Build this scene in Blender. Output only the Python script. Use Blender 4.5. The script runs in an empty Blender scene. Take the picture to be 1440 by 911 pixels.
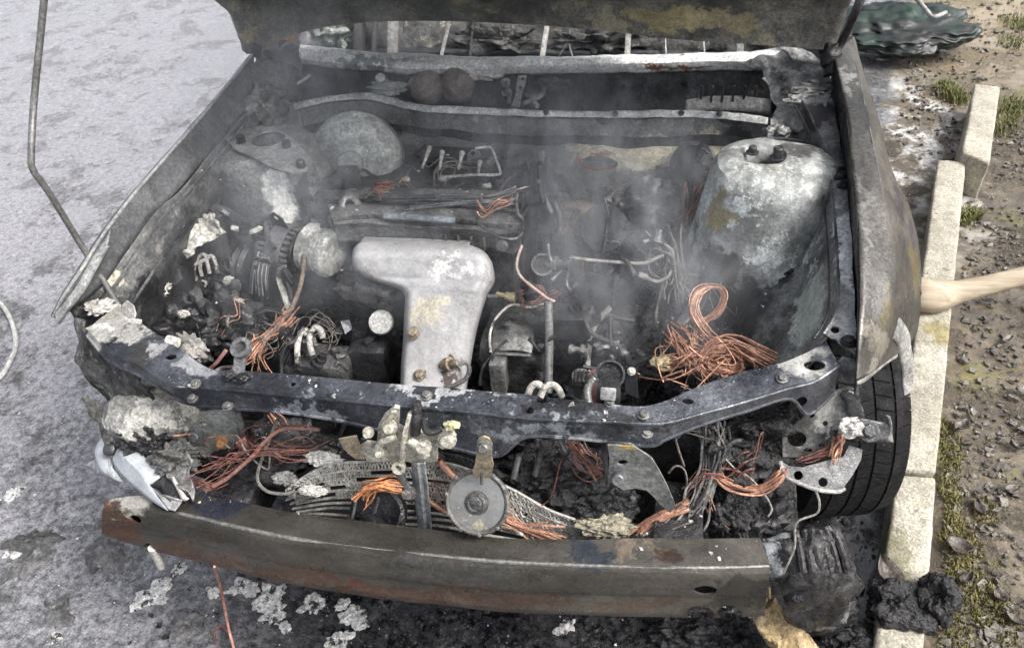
import bpy, bmesh, math, random
from mathutils import Vector, Matrix, noise, geometry

R = math.radians
V = Vector
scene = bpy.context.scene
COL = scene.collection

# ------------------------------------------------------------------ camera
cam_data = bpy.data.cameras.new("camera")
cam = bpy.data.objects.new("camera", cam_data)
COL.objects.link(cam)
cam_data.sensor_width = 36.0
cam_data.lens = 29.325
cam_data.clip_start = 0.02
cam_data.clip_end = 2000.0
cam.matrix_world = Matrix((
    (0.98338798, -0.06336692, 0.17009618, 0.3773),
    (0.17072486, 0.64117678, -0.74816132, -0.8002),
    (-0.06165304, 0.7647725, 0.64134385, 1.7843),
    (0, 0, 0, 1)))
scene.camera = cam

# ------------------------------------------------------------------ world and sun (overcast daylight)
world = bpy.data.worlds.new("World")
scene.world = world
world.use_nodes = True
wn = world.node_tree
wn.nodes.clear()
w_out = wn.nodes.new("ShaderNodeOutputWorld")
w_bg = wn.nodes.new("ShaderNodeBackground")
w_sky = wn.nodes.new("ShaderNodeTexSky")
w_sky.sky_type = 'NISHITA'
w_sky.sun_disc = False
SUN_EL, SUN_AZ = R(52), R(104)          # azimuth measured from +Y towards +X
w_sky.sun_elevation = SUN_EL
w_sky.sun_rotation = SUN_AZ
w_sky.air_density = 1.0
w_sky.dust_density = 6.0
w_sky.ozone_density = 1.0
w_hsv = wn.nodes.new("ShaderNodeHueSaturation")
w_hsv.inputs["Saturation"].default_value = 0.35
wn.links.new(w_sky.outputs[0], w_hsv.inputs["Color"])
wn.links.new(w_hsv.outputs[0], w_bg.inputs[0])
wn.links.new(w_bg.outputs[0], w_out.inputs[0])
w_bg.inputs[1].default_value = 0.15

sun_data = bpy.data.lights.new("sun", 'SUN')
sun_data.energy = 1.5
sun_data.angle = R(18)
sun_data.color = (1.0, 0.96, 0.9)
sun = bpy.data.objects.new("sun", sun_data)
COL.objects.link(sun)
sd = V((math.sin(SUN_AZ) * math.cos(SUN_EL), math.cos(SUN_AZ) * math.cos(SUN_EL), math.sin(SUN_EL)))
sun.rotation_euler = sd.to_track_quat('Z', 'Y').to_euler()
sun.location = sd * 20

scene.view_settings.view_transform = 'Standard'
scene.view_settings.look = 'None'
scene.view_settings.gamma = 1.0
scene.view_settings.exposure = 0.95
scene.view_settings.use_curve_mapping = False
scene.render.engine = 'CYCLES'
scene.cycles.use_denoising = True
scene.cycles.volume_step_rate = 3.0
scene.cycles.volume_max_steps = 48
scene.cycles.use_adaptive_sampling = True
scene.cycles.adaptive_threshold = 0.035
scene.cycles.adaptive_min_samples = 16
scene.cycles.max_bounces = 5
scene.cycles.diffuse_bounces = 3
scene.cycles.glossy_bounces = 3
scene.cycles.caustics_reflective = False
scene.cycles.caustics_refractive = False
scene.cycles.volume_bounces = 2

# ------------------------------------------------------------------ node helpers
class N:
    def __init__(self, name):
        self.m = bpy.data.materials.new(name)
        self.m.use_nodes = True
        self.t = self.m.node_tree
        self.t.nodes.clear()
        self.out = self.t.nodes.new("ShaderNodeOutputMaterial")
        self.pos = self.t.nodes.new("ShaderNodeNewGeometry").outputs["Position"]

    def link(self, a, b):
        if isinstance(a, bpy.types.NodeSocket):
            self.t.links.new(a, b)
        elif a is not None:
            if hasattr(b.default_value, '__len__') and not hasattr(a, '__len__'):
                a = (a,) * len(b.default_value)
            if hasattr(a, '__len__') and len(a) == 3 and len(b.default_value) == 4:
                a = (*a, 1)
            b.default_value = a

    def noise(self, scale, detail=6, rough=.6, vec=None, dist=0, col=False, lac=2.0):
        n = self.t.nodes.new("ShaderNodeTexNoise")
        n.inputs["Scale"].default_value = scale
        n.inputs["Detail"].default_value = detail
        n.inputs["Roughness"].default_value = rough
        n.inputs["Distortion"].default_value = dist
        n.inputs["Lacunarity"].default_value = lac
        self.link(vec or self.pos, n.inputs["Vector"])
        return n.outputs["Color" if col else "Fac"]

    def voro(self, scale, feature='F1', vec=None, rnd=1, out="Distance"):
        n = self.t.nodes.new("ShaderNodeTexVoronoi")
        n.feature = feature
        n.inputs["Scale"].default_value = scale
        n.inputs["Randomness"].default_value = rnd
        self.link(vec or self.pos, n.inputs["Vector"])
        return n.outputs[out]

    def math(self, op, a, b=None, clamp=False):
        n = self.t.nodes.new("ShaderNodeMath")
        n.operation = op
        n.use_clamp = clamp
        self.link(a, n.inputs[0])
        if b is not None:
            self.link(b, n.inputs[1])
        return n.outputs[0]

    def vmath(self, op, a, b=None, out=0):
        n = self.t.nodes.new("ShaderNodeVectorMath")
        n.operation = op
        self.link(a, n.inputs[0])
        if b is not None:
            self.link(b, n.inputs[1])
        return n.outputs[out]

    def scale(self, v, s):
        n = self.t.nodes.new("ShaderNodeVectorMath")
        n.operation = 'SCALE'
        self.link(v, n.inputs[0])
        self.link(s, n.inputs["Scale"])
        return n.outputs[0]

    def step(self, v, lo, hi, a=0., b=1.):
        n = self.t.nodes.new("ShaderNodeMapRange")
        n.interpolation_type = 'SMOOTHSTEP'
        self.link(v, n.inputs[0])
        for i, x in enumerate((lo, hi, a, b)):
            self.link(x, n.inputs[i + 1])
        return n.outputs[0]

    def mix(self, f, a, b, mode='MIX'):
        n = self.t.nodes.new("ShaderNodeMix")
        n.data_type = 'RGBA'
        n.blend_type = mode
        self.link(f, n.inputs[0])
        self.link(a, n.inputs[6])
        self.link(b, n.inputs[7])
        return n.outputs[2]

    def sep(self, v):
        n = self.t.nodes.new("ShaderNodeSeparateXYZ")
        self.link(v, n.inputs[0])
        return n.outputs

    def bump(self, h, strength=.4, dist=.01, prev=None):
        n = self.t.nodes.new("ShaderNodeBump")
        self.link(strength, n.inputs["Strength"])
        n.inputs["Distance"].default_value = dist
        self.link(h, n.inputs["Height"])
        if prev is not None:
            self.link(prev, n.inputs["Normal"])
        return n.outputs[0]

    def bsdf(self, color, rough, metal=0., normal=None, **kw):
        n = self.t.nodes.new("ShaderNodeBsdfPrincipled")
        self.link(color, n.inputs["Base Color"])
        self.link(rough, n.inputs["Roughness"])
        self.link(metal, n.inputs["Metallic"])
        if normal is not None:
            self.link(normal, n.inputs["Normal"])
        for k, v in kw.items():
            self.link(v, n.inputs[k.replace('_', ' ')])
        self.link(n.outputs[0], self.out.inputs["Surface"])
        return self.m

    def blob(self, c, r, amp=.06, nscale=14):
        """0..1 mask of a stain or painted sheen round the point c with radius r (number or xyz)."""
        key = (nscale, amp)
        self.jit = getattr(self, 'jit', {})
        if key not in self.jit:
            j = self.noise(nscale, 4, .7, col=True)
            self.jit[key] = self.vmath('ADD', self.pos, self.scale(self.vmath('SUBTRACT', j, (.5, .5, .5)), amp * 3))
        p = self.jit[key]
        d = self.vmath('SUBTRACT', p, c)
        rr = r if hasattr(r, '__len__') else (r, r, r)
        d = self.vmath('DIVIDE', d, rr)
        l = self.vmath('LENGTH', d, out=1)
        return self.step(l, 1.1, .35)


def burnt(name, c1, c2, s=7., ash=None, ash_t=.62, ash_s=16., rust=None, rust_t=.62, rust_s=9.,
          rough=(.35, .8), metal=0., bump=.35, bs=90., fleck=.0, blobs=(), coarse=0., spec=.5, var=.55, grime=.6, stretch=None):
    """Heat-stained surface: two soot tones, ash crust, rust, flecks, placed stains and painted sheen."""
    k = N(name)
    sp = k.vmath('MULTIPLY', k.pos, stretch) if stretch else None
    a = k.noise(s, 5, .7, vec=sp)
    c = k.mix(k.step(a, .36, .64), c1, c2)
    v = k.noise(s * 5.3, 4, .75, vec=sp)
    c = k.mix(var, c, k.mix(k.step(v, .3, .7), (.45, .45, .47), (1.55, 1.53, 1.5)), 'MULTIPLY')
    gri = k.noise(150, 2, .85)
    c = k.mix(grime, c, k.mix(k.step(gri, .30, .70), (.40, .40, .41), (1.6, 1.59, 1.57)), 'MULTIPLY')
    if rust:
        c = k.mix(k.step(k.noise(rust_s, 6, .76, vec=sp), rust_t - .01, rust_t + .07), c, k.mix(v, rust, tuple(x * .4 for x in rust)))
    crust = None
    if ash:
        crust = k.step(k.noise(ash_s, 6, .78, vec=sp), ash_t - .01, ash_t + .075)
        c = k.mix(crust, c, k.mix(k.step(gri, .3, .7), tuple(x * .55 for x in ash), tuple(x * 1.1 for x in ash)))
    mott = k.math('MULTIPLY', k.math('SUBTRACT', k.noise(42, 5, .8), .5), 1.5) if blobs else None
    for b in blobs:
        cen, r, colr = b[:3]
        st = b[3] if len(b) > 3 else 1.
        amp = b[4] if len(b) > 4 else .05
        msk = k.blob(cen, r, amp)
        msk = k.step(k.math('ADD', msk, k.math('MULTIPLY', mott, k.step(msk, .0, .25))), .22, .80, 0., min(st, 1.))
        c = k.mix(msk, c, k.mix(k.step(k.math('ADD', k.math('MULTIPLY', v, .5), k.math('MULTIPLY', gri, .5)), .36, .64), tuple(x * .55 for x in colr), tuple(x * 1.2 for x in colr)))
    if fleck:
        f = k.math('MULTIPLY', k.step(k.noise(330, 1, .6), .72 - fleck * .08, .80 - fleck * .08), k.step(v, .40, .62))
        c = k.mix(k.math('MULTIPLY', f, .7), c, (.50, .49, .47))
    ro = k.step(k.noise(s * 2.7, 3, .65), .3, .7, rough[0], rough[1])
    if crust is not None:
        ro = k.math('ADD', ro, k.math('MULTIPLY', crust, .25), clamp=True)
    h = k.noise(bs, 3, .8)
    nrm = k.bump(h, bump, .006)
    if coarse:
        nrm = k.bump(k.noise(bs * .22, 2, .6), coarse, .02, nrm)
    if crust is not None:
        nrm = k.bump(crust, .25, .004, nrm)
    return k.bsdf(c, ro, metal, nrm, Specular_IOR_Level=spec)


# ------------------------------------------------------------------ mesh helpers
def finish(name, me, mat, parent=None, smooth=40, label=None, kind=None, cat=None, group=None):
    if mat is not None and len(me.materials) == 0:
        me.materials.append(mat)
    for p in me.polygons:
        p.use_smooth = smooth is not None
    if smooth is not None:
        me.set_sharp_from_angle(angle=R(smooth))
    o = bpy.data.objects.new(name, me)
    COL.objects.link(o)
    if parent is not None:
        o.parent = parent
        if parent.type == 'EMPTY':
            o.matrix_parent_inverse = Matrix.Translation(-parent.location)
    else:
        n = len(me.vertices)
        if n and kind != 'structure':
            xs = [v.co for v in me.vertices]
            b = V(((min(p.x for p in xs) + max(p.x for p in xs)) / 2, (min(p.y for p in xs) + max(p.y for p in xs)) / 2, min(p.z for p in xs)))
            me.transform(Matrix.Translation(-b))
            o.location = b
    if label: o["label"] = label
    if kind: o["kind"] = kind
    if cat: o["category"] = cat
    if group: o["group"] = group
    return o


def mesh(name, vs, fs, mat, parent=None, **kw):
    me = bpy.data.meshes.new(name)
    me.from_pydata([tuple(v) for v in vs], [], fs)
    me.validate()
    me.update()
    return finish(name, me, mat, parent, **kw)


def bmesh_obj(name, bm, mat, parent=None, **kw):
    bmesh.ops.recalc_face_normals(bm, faces=bm.faces)
    me = bpy.data.meshes.new(name)
    bm.to_mesh(me)
    bm.free()
    return finish(name, me, mat, parent, **kw)


def cr(pts, n, closed=False):
    """n points along a Catmull-Rom curve whose parameter follows the control index."""
    P = [V(p) for p in pts]
    m = len(P)
    out = []
    segs = m if closed else m - 1
    for i in range(n):
        t = i / (n if closed else n - 1) * segs
        k = min(int(t), segs - 1)
        f = t - k
        g = (lambda j: P[j % m]) if closed else (lambda j: P[max(0, min(m - 1, j))])
        a, b, c, d = g(k - 1), g(k), g(k + 1), g(k + 2)
        out.append(.5 * (2 * b + (c - a) * f + (2 * a - 5 * b + 4 * c - d) * f * f + (3 * b - a - 3 * c + d) * f ** 3))
    return out


def crumple(p, amp, sc, seed=0.):
    return p + noise.turbulence_vector(p * sc + V((seed, seed * .7, -seed)), 3, False) * amp


def loft(lines, n, cross=1, closed=False, ring=False, dent=0., dsc=8., seed=0.):
    """verts, faces of a surface through matched control polylines; ring closes across the lines."""
    rows = [cr(l, n, closed) for l in lines]
    full = []
    m = len(rows)
    for i in range(m if ring else m - 1):
        a, b = rows[i], rows[(i + 1) % m]
        for j in range(cross):
            f = j / cross
            full.append([p.lerp(q, f) for p, q in zip(a, b)])
    if not ring:
        full.append(rows[-1])
    vs = [crumple(p, dent, dsc, seed) if dent else p for r in full for p in r]
    fs = []
    M = len(full)
    for i in range(M if ring else M - 1):
        for j in range(n if closed else n - 1):
            a, b = i * n + j, i * n + (j + 1) % n
            c, d = ((i + 1) % M) * n + (j + 1) % n, ((i + 1) % M) * n + j
            fs.append((a, b, c, d))
    return vs, fs


def sheet(name, lines, n, mat, parent, thick=.003, cross=2, cutters=(), **kw):
    sm = {k: kw.pop(k) for k in list(kw) if k in ('dent', 'dsc', 'seed', 'closed', 'ring')}
    vs, fs = loft(lines, n, cross, **sm)
    o = mesh(name, vs, fs, mat, parent, **kw)
    if thick:
        m = o.modifiers.new("thickness", 'SOLIDIFY')
        m.thickness = thick
        m.offset = 0
    if cutters:
        cut(o, cutters)
    return o


def cut(o, cutters):
    """punch real holes: boolean with temporary prisms, then bake and delete them."""
    bm = bmesh.new()
    for (c, ax, r, ln) in cutters:
        q = V(ax).to_track_quat('Z', 'Y').to_matrix().to_4x4()
        rr = r if hasattr(r, '__len__') else (r, r)
        mat = Matrix.Translation(c) @ q @ Matrix.Diagonal((rr[0], rr[1], 1, 1))
        bmesh.ops.create_cone(bm, cap_ends=True, segments=18, radius1=1, radius2=1, depth=ln, matrix=mat)
    me = bpy.data.meshes.new("cutter")
    bm.to_mesh(me)
    bm.free()
    c = bpy.data.objects.new("cutter", me)
    COL.objects.link(c)
    m = o.modifiers.new("holes", 'BOOLEAN')
    m.object = c
    m.operation = 'DIFFERENCE'
    m.solver = 'EXACT'
    bake(o)
    bpy.data.objects.remove(c)
    bpy.data.meshes.remove(me)


def bake(o):
    dg = bpy.context.evaluated_depsgraph_get()
    dg.update()
    me = bpy.data.meshes.new_from_object(o.evaluated_get(dg))
    o.modifiers.clear()
    old = o.data
    o.data = me
    for p in me.polygons:
        p.use_smooth = True
    me.set_sharp_from_angle(angle=R(35))
    bpy.data.meshes.remove(old)


def tube_geo(pts, r, seg=8, n=None, taper=None, flat=1., cap=True):
    if n is None:
        n = max(2, (len(pts) - 1) * 7 + 1)
    P = cr(pts, n) if len(pts) > 2 else [V(pts[0]).lerp(V(pts[1]), i / (n - 1)) for i in range(n)]
    vs, fs = [], []
    up = None
    for i, p in enumerate(P):
        d = (P[min(i + 1, n - 1)] - P[max(i - 1, 0)])
        d = d.normalized() if d.length > 1e-9 else V((0, 0, 1))
        if up is None:
            up = d.orthogonal().normalized()
        up = (up - d * up.dot(d))
        up = up.normalized() if up.length > 1e-6 else d.orthogonal().normalized()
        s = d.cross(up)
        rad = r if taper is None else cr1(taper, i / (n - 1)) * r
        for j in range(seg):
            a = 2 * math.pi * j / seg
            vs.append(p + up * (rad * math.cos(a)) + s * (rad * flat * math.sin(a)))
    for i in range(n - 1):
        for j in range(seg):
            fs.append((i * seg + j, i * seg + (j + 1) % seg, (i + 1) * seg + (j + 1) % seg, (i + 1) * seg + j))
    if cap:
        fs.append(tuple(reversed(range(seg))))
        fs.append(tuple((n - 1) * seg + j for j in range(seg)))
    return vs, fs


def cr1(vals, t):
    k = t * (len(vals) - 1)
    i = min(int(k), len(vals) - 2)
    return vals[i] + (vals[i + 1] - vals[i]) * (k - i)


def tube(name, pts, r, mat, parent=None, **kw):
    g = {k: kw.pop(k) for k in list(kw) if k in ('seg', 'n', 'taper', 'flat', 'cap')}
    return mesh(name, *tube_geo(pts, r, **g), mat, parent, **kw)


def merge(parts):
    vs, fs = [], []
    for v, f in parts:
        o = len(vs)
        vs += v
        fs += [tuple(i + o for i in x) for x in f]
    return vs, fs


def wires(name, path, count, spread, r, mat, parent=None, seed=1, fray=1., seg=5, n=None, kind='stuff', jit=.5, **kw):
    """a loom of thin strands wandering round a common path."""
    rnd = random.Random(seed)
    P = [V(p) for p in path]
    out = []
    for i in range(count):
        off = V((rnd.gauss(0, 1), rnd.gauss(0, 1), rnd.gauss(0, 1))) * spread
        Q = []
        for j, p in enumerate(P):
            t = j / (len(P) - 1)
            w = 1 + fray * abs(t - .5) * 2
            off2 = off * w + V((rnd.gauss(0, 1), rnd.gauss(0, 1), rnd.gauss(0, 1))) * spread * jit * w
            Q.append(p + off2)
        a, b = rnd.random() * .12, 1 - rnd.random() * .12
        nn = n or (len(P) - 1) * 5 + 1
        C = cr(Q, nn)
        C = C[int(a * nn):max(int(b * nn), int(a * nn) + 3)]
        out.append(tube_geo(C, r * rnd.uniform(.6, 1.25), seg, n=len(C), cap=False))
    return mesh(name, *merge(out), mat, parent, kind=kind, **kw)


def lathe_geo(prof, c, ax, seg=32, arc=None):
    """prof: (radius, height) pairs turned round the axis ax through c."""
    q = V(ax).normalized().to_track_quat('Z', 'Y').to_matrix()
    vs, fs = [], []
    for (r, h) in prof:
        for j in range(seg):
            a = 2 * math.pi * j / seg
            vs.append(V(c) + q @ V((r * math.cos(a), r * math.sin(a), h)))
    for i in range(len(prof) - 1):
        for j in range(seg):
            fs.append((i * seg + j, i * seg + (j + 1) % seg, (i + 1) * seg + (j + 1) % seg, (i + 1) * seg + j))
    fs.append(tuple(reversed(range(seg))))
    fs.append(tuple((len(prof) - 1) * seg + j for j in range(seg)))
    return vs, fs


def lathe(name, prof, c, ax, mat, parent=None, seg=32, dent=0., dsc=10., **kw):
    vs, fs = lathe_geo(prof, c, ax, seg)
    if dent:
        vs = [crumple(v, dent, dsc) for v in vs]
    return mesh(name, vs, fs, mat, parent, **kw)


def box_bm(bm, c, size, rot=None, bevel=.003):
    m = Matrix.Translation(c) @ (rot.to_4x4() if rot else Matrix.Identity(4)) @ Matrix.Diagonal((*size, 1))
    r = bmesh.ops.create_cube(bm, size=1, matrix=m)
    if bevel:
        es = list({e for v in r['verts'] for e in v.link_edges})
        bmesh.ops.bevel(bm, geom=es, offset=bevel, segments=2, profile=.6, affect='EDGES')
    return bm


def box(name, c, size, mat, parent=None, rz=0, rx=0, ry=0, bevel=.004, dent=0., dsc=12., **kw):
    bm = bmesh.new()
    from mathutils import Euler
    box_bm(bm, V(c), size, Euler((rx, ry, rz)).to_matrix(), bevel)
    if dent:
        bmesh.ops.subdivide_edges(bm, edges=[e for e in bm.edges if e.calc_length() > .02], cuts=4, use_grid_fill=True)
        for v in bm.verts:
            v.co = crumple(v.co, dent, dsc)
    return bmesh_obj(name, bm, mat, parent, **kw)


def plate(name, outline, mat, parent=None, thick=.003, holes=(), bevel=0., dent=0., smoothn=0, **kw):
    """flat stamped plate from a 3-D outline; holes are (centre, radius) punched through it."""
    P = [V(p) for p in outline]
    c = sum(P, V()) / len(P)
    nrm = V()
    for i in range(len(P)):
        nrm += (P[i] - c).cross(P[(i + 1) % len(P)] - c)
    nrm.normalize()
    if nrm.y > 0: nrm = -nrm
    u = nrm.orthogonal().normalized()
    w = nrm.cross(u)
    if smoothn:
        P = cr(P, smoothn, True)
    loops = [P]
    for (hc, hr) in holes:
        h0 = V(hc)
        h0 = h0 - nrm * (h0 - c).dot(nrm)
        loops.append([h0 + u * hr * math.cos(a * math.pi / 7) + w * hr * math.sin(a * math.pi / 7) for a in range(14)])
    bm = bmesh.new()
    es = []
    for L in loops:
        vs = [bm.verts.new(p) for p in L]
        for i in range(len(vs)):
            es.append(bm.edges.new((vs[i], vs[(i + 1) % len(vs)])))
    bmesh.ops.triangle_fill(bm, edges=es, use_beauty=True)
    g = bmesh.ops.extrude_face_region(bm, geom=list(bm.faces))
    for v in g['geom']:
        if isinstance(v, bmesh.types.BMVert):
            v.co -= nrm * thick
    if dent:
        bmesh.ops.subdivide_edges(bm, edges=[e for e in bm.edges if e.calc_length() > .025], cuts=2)
        for v in bm.verts:
            v.co = crumple(v.co, dent, 14)
    return bmesh_obj(name, bm, mat, parent, smooth=30, **kw)


def lump_geo(c, r, seed=0, amp=.35, sc=2.2, sub=4, oct=5, ridge=False, rot=0.):
    bm = bmesh.new()
    bmesh.ops.create_icosphere(bm, subdivisions=sub, radius=1)
    sv = V((seed * 3.1, seed * 1.7, -seed * 2.3))
    m = Matrix.Rotation(rot, 3, 'Z')
    vs = []
    for v in bm.verts:
        p = v.co.copy()
        q = p * sc + sv
        if ridge:
            d = noise.ridged_multi_fractal(q, .9, 2.1, oct, 1.0, 2.0) * .5 - .5
        else:
            d = noise.fractal(q, 1.0, 2.1, oct)
        p = p * (1 + amp * d)
        vs.append(V(c) + m @ V((p.x * r[0], p.y * r[1], p.z * r[2])))
    fs = [tuple(x.index for x in f.verts) for f in bm.faces]
    bm.free()
    return vs, fs


def lump(name, c, r, mat, parent=None, seed=0, amp=.35, sc=2.2, sub=4, oct=5, ridge=False, rot=0., floor=None, **kw):
    vs, fs = lump_geo(c, r, seed, amp, sc, sub, oct, ridge, rot)
    if floor is not None:
        for v in vs:
            if v.z < floor: v.z = floor
    return mesh(name, vs, fs, mat, parent, smooth=kw.pop('smooth', 60), **kw)


def bolt(c, ax, r, mat, parent, h=.006):
    q = V(ax).normalized()
    prof = [(r * 1.5, -.002), (r * 1.5, .0015), (r, .002), (r, h), (r * .8, h * 1.15)]
    vs, fs = lathe_geo(prof, c, q, 6 * 2)
    return mesh("bolt", vs, fs, mat, parent, smooth=30)


def shards(bm_parts, centre, ext, count, size, rnd, zfn=None):
    for _ in range(count):
        p = V((centre[0] + rnd.uniform(-1, 1) * ext[0], centre[1] + rnd.uniform(-1, 1) * ext[1], centre[2] + rnd.uniform(-1, 1) * ext[2]))
        if zfn: p.z = zfn(p.x, p.y) + rnd.uniform(-.2, .6) * size
        s = size * rnd.uniform(.35, 1.3)
        k = []
        for sg in ((-1, -1, -1), (1, -1, -1), (1, 1, -1), (-1, 1, -1), (-1, -1, 1), (1, -1, 1), (1, 1, 1), (-1, 1, 1)):
            k.append(V((sg[0] * rnd.uniform(.3, 1), sg[1] * rnd.uniform(.2, .8), sg[2] * rnd.uniform(.1, .5))) * s)
        q = Matrix.Rotation(rnd.uniform(0, 6.3), 3, 'Z') @ Matrix.Rotation(rnd.uniform(-.7, .7), 3, 'X')
        bm_parts.append(([p + q @ a for a in k], [(3, 2, 1, 0), (4, 5, 6, 7), (0, 1, 5, 4), (1, 2, 6, 5), (2, 3, 7, 6), (3, 0, 4, 7)]))


def thing(name, loc, label, cat, group=None):
    o = bpy.data.objects.new(name, None)
    COL.objects.link(o)
    o.location = loc
    o.empty_display_size = .1
    o["label"] = label
    o["category"] = cat
    if group: o["group"] = group
    return o


# ------------------------------------------------------------------ materials
SOOT = burnt("soot_black", (.007, .007, .008), (.028, .028, .031), s=9, ash=(.22, .22, .21), ash_t=.67, fleck=.25, rough=(.2, .6), bump=.6, coarse=.4)
CHAR = burnt("char_crust", (.005, .005, .006), (.022, .022, .024), s=14, ash=(.20, .20, .195), ash_t=.68, ash_s=40, fleck=.4, rough=(.15, .5), bump=.9, bs=140, coarse=.7)
GREY = burnt("sooty_grey_steel", (.035, .037, .041), (.17, .172, .18), s=6, ash=(.45, .45, .44), ash_t=.65, rust=(.13, .065, .04), rust_t=.68, rough=(.2, .5), metal=.35, bump=.35, fleck=.2)
DGREY = burnt("dark_grey_steel", (.013, .014, .016), (.06, .062, .067), s=7, ash=(.34, .34, .33), ash_t=.66, rough=(.28, .65), metal=.2, bump=.35, fleck=.25)
ASH = burnt("white_ash", (.55, .54, .51), (.36, .35, .33), s=11, rough=(.8, 1.), bump=.8, bs=110, coarse=.5, rust=(.10, .09, .08), rust_t=.64, rust_s=24)
COPPER = burnt("bare_copper_wire", (.50, .285, .20), (.34, .175, .12), s=30, rough=(.4, .65), metal=.35, bump=.1, ash=(.60, .44, .33), ash_t=.6, ash_s=60)
WIRE_RED = burnt("red_brown_wire", (.26, .115, .09), (.13, .065, .055), s=25, rough=(.45, .7), metal=.2, bump=.1)
WIRE_GREY = burnt("grey_wire", (.22, .20, .18), (.10, .09, .085), s=25, rough=(.5, .8), metal=.2, bump=.1)
BOLT = burnt("bolt_steel", (.22, .22, .21), (.12, .12, .12), s=30, rough=(.35, .6), metal=.5, bump=.2)

# ------------------------------------------------------------------ ground
def ground_height(x, y):
    return noise.fractal(V((x * .9, y * .9, 3.1)), .8, 2, 3) * .012 + noise.fractal(V((x * 7, y * 7, 0)), .8, 2, 4) * .006


def axis_steps(lo, hi, fine, far):
    a = [lo + i * fine for i in range(int((hi - lo) / fine) + 1)]
    g, s, p, q = [], fine, lo, a[-1]
    pre, post = [], []
    while p > -far or q < far:
        s *= 1.6
        p -= s; q += s
        pre.insert(0, p); post.append(q)
    return pre + a + post


gk = N("lot_surface")
px_, py_, pz_ = gk.sep(gk.pos)
# kerb line: left of it tarmac, right of it mud with stones
side = gk.math('SUBTRACT', gk.math('SUBTRACT', px_, gk.step(py_, 1.0, 2.0, 1.0, .74)), gk.math('MULTIPLY', gk.math('SUBTRACT', py_, .67), .255))
side = gk.math('ADD', side, gk.math('MULTIPLY', gk.math('SUBTRACT', gk.noise(5, 6, .65), .5), .35))
mud_m = gk.step(side, -.03, .10)
n_l = gk.noise(1.3, 4, .65)
n_m = gk.noise(6.5, 5, .72)
n_f = gk.noise(42, 5, .78)
n_g = gk.noise(160, 3, .75)
n_b = gk.noise(2.8, 5, .72, dist=.4)
tar = gk.mix(gk.step(gk.math('ADD', gk.math('MULTIPLY', n_f, .6), gk.math('MULTIPLY', n_g, .4)), .36, .64), (.045, .046, .05), (.17, .17, .177))
agg = gk.step(gk.voro(150), .12, .42)
tar = gk.mix(gk.math('MULTIPLY', gk.math('SUBTRACT', 1., agg), .5), tar, (.20, .20, .20))
# film of dried foam and ash, thicker to the upper left; also paints in sky reflection
far_left = gk.math('ADD', gk.math('MULTIPLY', px_, -.18), gk.math('MULTIPLY', py_, .10))
film = gk.math('ADD', gk.math('MULTIPLY', far_left, .85), .13)
for nn, wt in ((n_b, 1.1), (n_m, .75), (n_f, 1.1)):
    film = gk.math('ADD', film, gk.math('MULTIPLY', gk.math('SUBTRACT', nn, .5), wt))
film_m = gk.step(film, .16, .60)
tar = gk.mix(gk.math('MULTIPLY', film_m, .88), tar, gk.mix(gk.step(n_g, .3, .7), gk.mix(gk.step(n_f, .3, .7), (.12, .12, .128), (.25, .248, .264)), gk.mix(gk.step(n_f, .3, .7), (.25, .247, .266), (.43, .425, .452))))
# burnt ground under and before the car
b1 = gk.blob((.22, .22, 0), (1.15, .66, 1), .16, 3)
b2 = gk.blob((.35, .9, 0), (1.0, 1.3, 1), .14, 4)
bm_ = gk.math('MAXIMUM', b1, b2)
burn = gk.mix(gk.step(n_f, .38, .66), (.006, .006, .007), (.05, .05, .053))
burn = gk.mix(gk.step(gk.noise(85, 4, .8), .60, .70), burn, (.30, .30, .30))
burn = gk.mix(gk.math('MULTIPLY', gk.step(gk.noise(9, 7, .7), .56, .68), .6), burn, (.11, .11, .115))
tar = gk.mix(bm_, tar, burn)
mud = gk.mix(gk.step(n_m, .35, .65), (.085, .066, .044), (.20, .165, .118))
mud = gk.mix(gk.step(n_f, .4, .72), mud, (.06, .055, .05))
mud = gk.mix(gk.step(gk.noise(90, 4, .8), .58, .70), mud, (.24, .22, .195))
warm = gk.math('MULTIPLY', gk.step(py_, 2.4, 4.2), .7)
mud = gk.mix(warm, mud, gk.mix(n_f, (.44, .36, .235), (.23, .185, .125)))
mossy = gk.math('MULTIPLY', gk.step(gk.noise(5.5, 5, .75), .54, .66), gk.step(px_, 2.6, 1.2, .2, .75))
mud = gk.mix(mossy, mud, gk.mix(gk.step(n_f, .35, .65), (.10, .10, .03), (.25, .225, .085)))
foam = gk.math('MULTIPLY', gk.blob((1.28, 2.75, 0), (.42, 1.1, 1), .2, 4), gk.step(n_m, .46, .6))
mud = gk.mix(foam, mud, (.60, .60, .60))
col = gk.mix(mud_m, tar, mud)
wet_t = gk.step(gk.math('ADD', gk.math('MULTIPLY', n_m, .6), gk.math('MULTIPLY', n_b, .6)), .46, .64, .42, .09)
wet_m = gk.step(gk.noise(2.6, 4, .65), .40, .58, .55, .07)
rough_ = gk.math('ADD', gk.math('MULTIPLY', wet_t, gk.math('SUBTRACT', 1., mud_m)), gk.math('MULTIPLY', wet_m, mud_m))
hgt = gk.math('ADD', gk.math('MULTIPLY', n_f, .6), gk.math('MULTIPLY', n_g, .3))
pud = gk.step(rough_, .12, .34, .06, 1.)
nn_ = gk.bump(gk.math('ADD', hgt, gk.math('MULTIPLY', n_m, .8)), pud, .03)
GROUND = gk.bsdf(col, rough_, 0., nn_, Specular_IOR_Level=.5)

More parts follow.
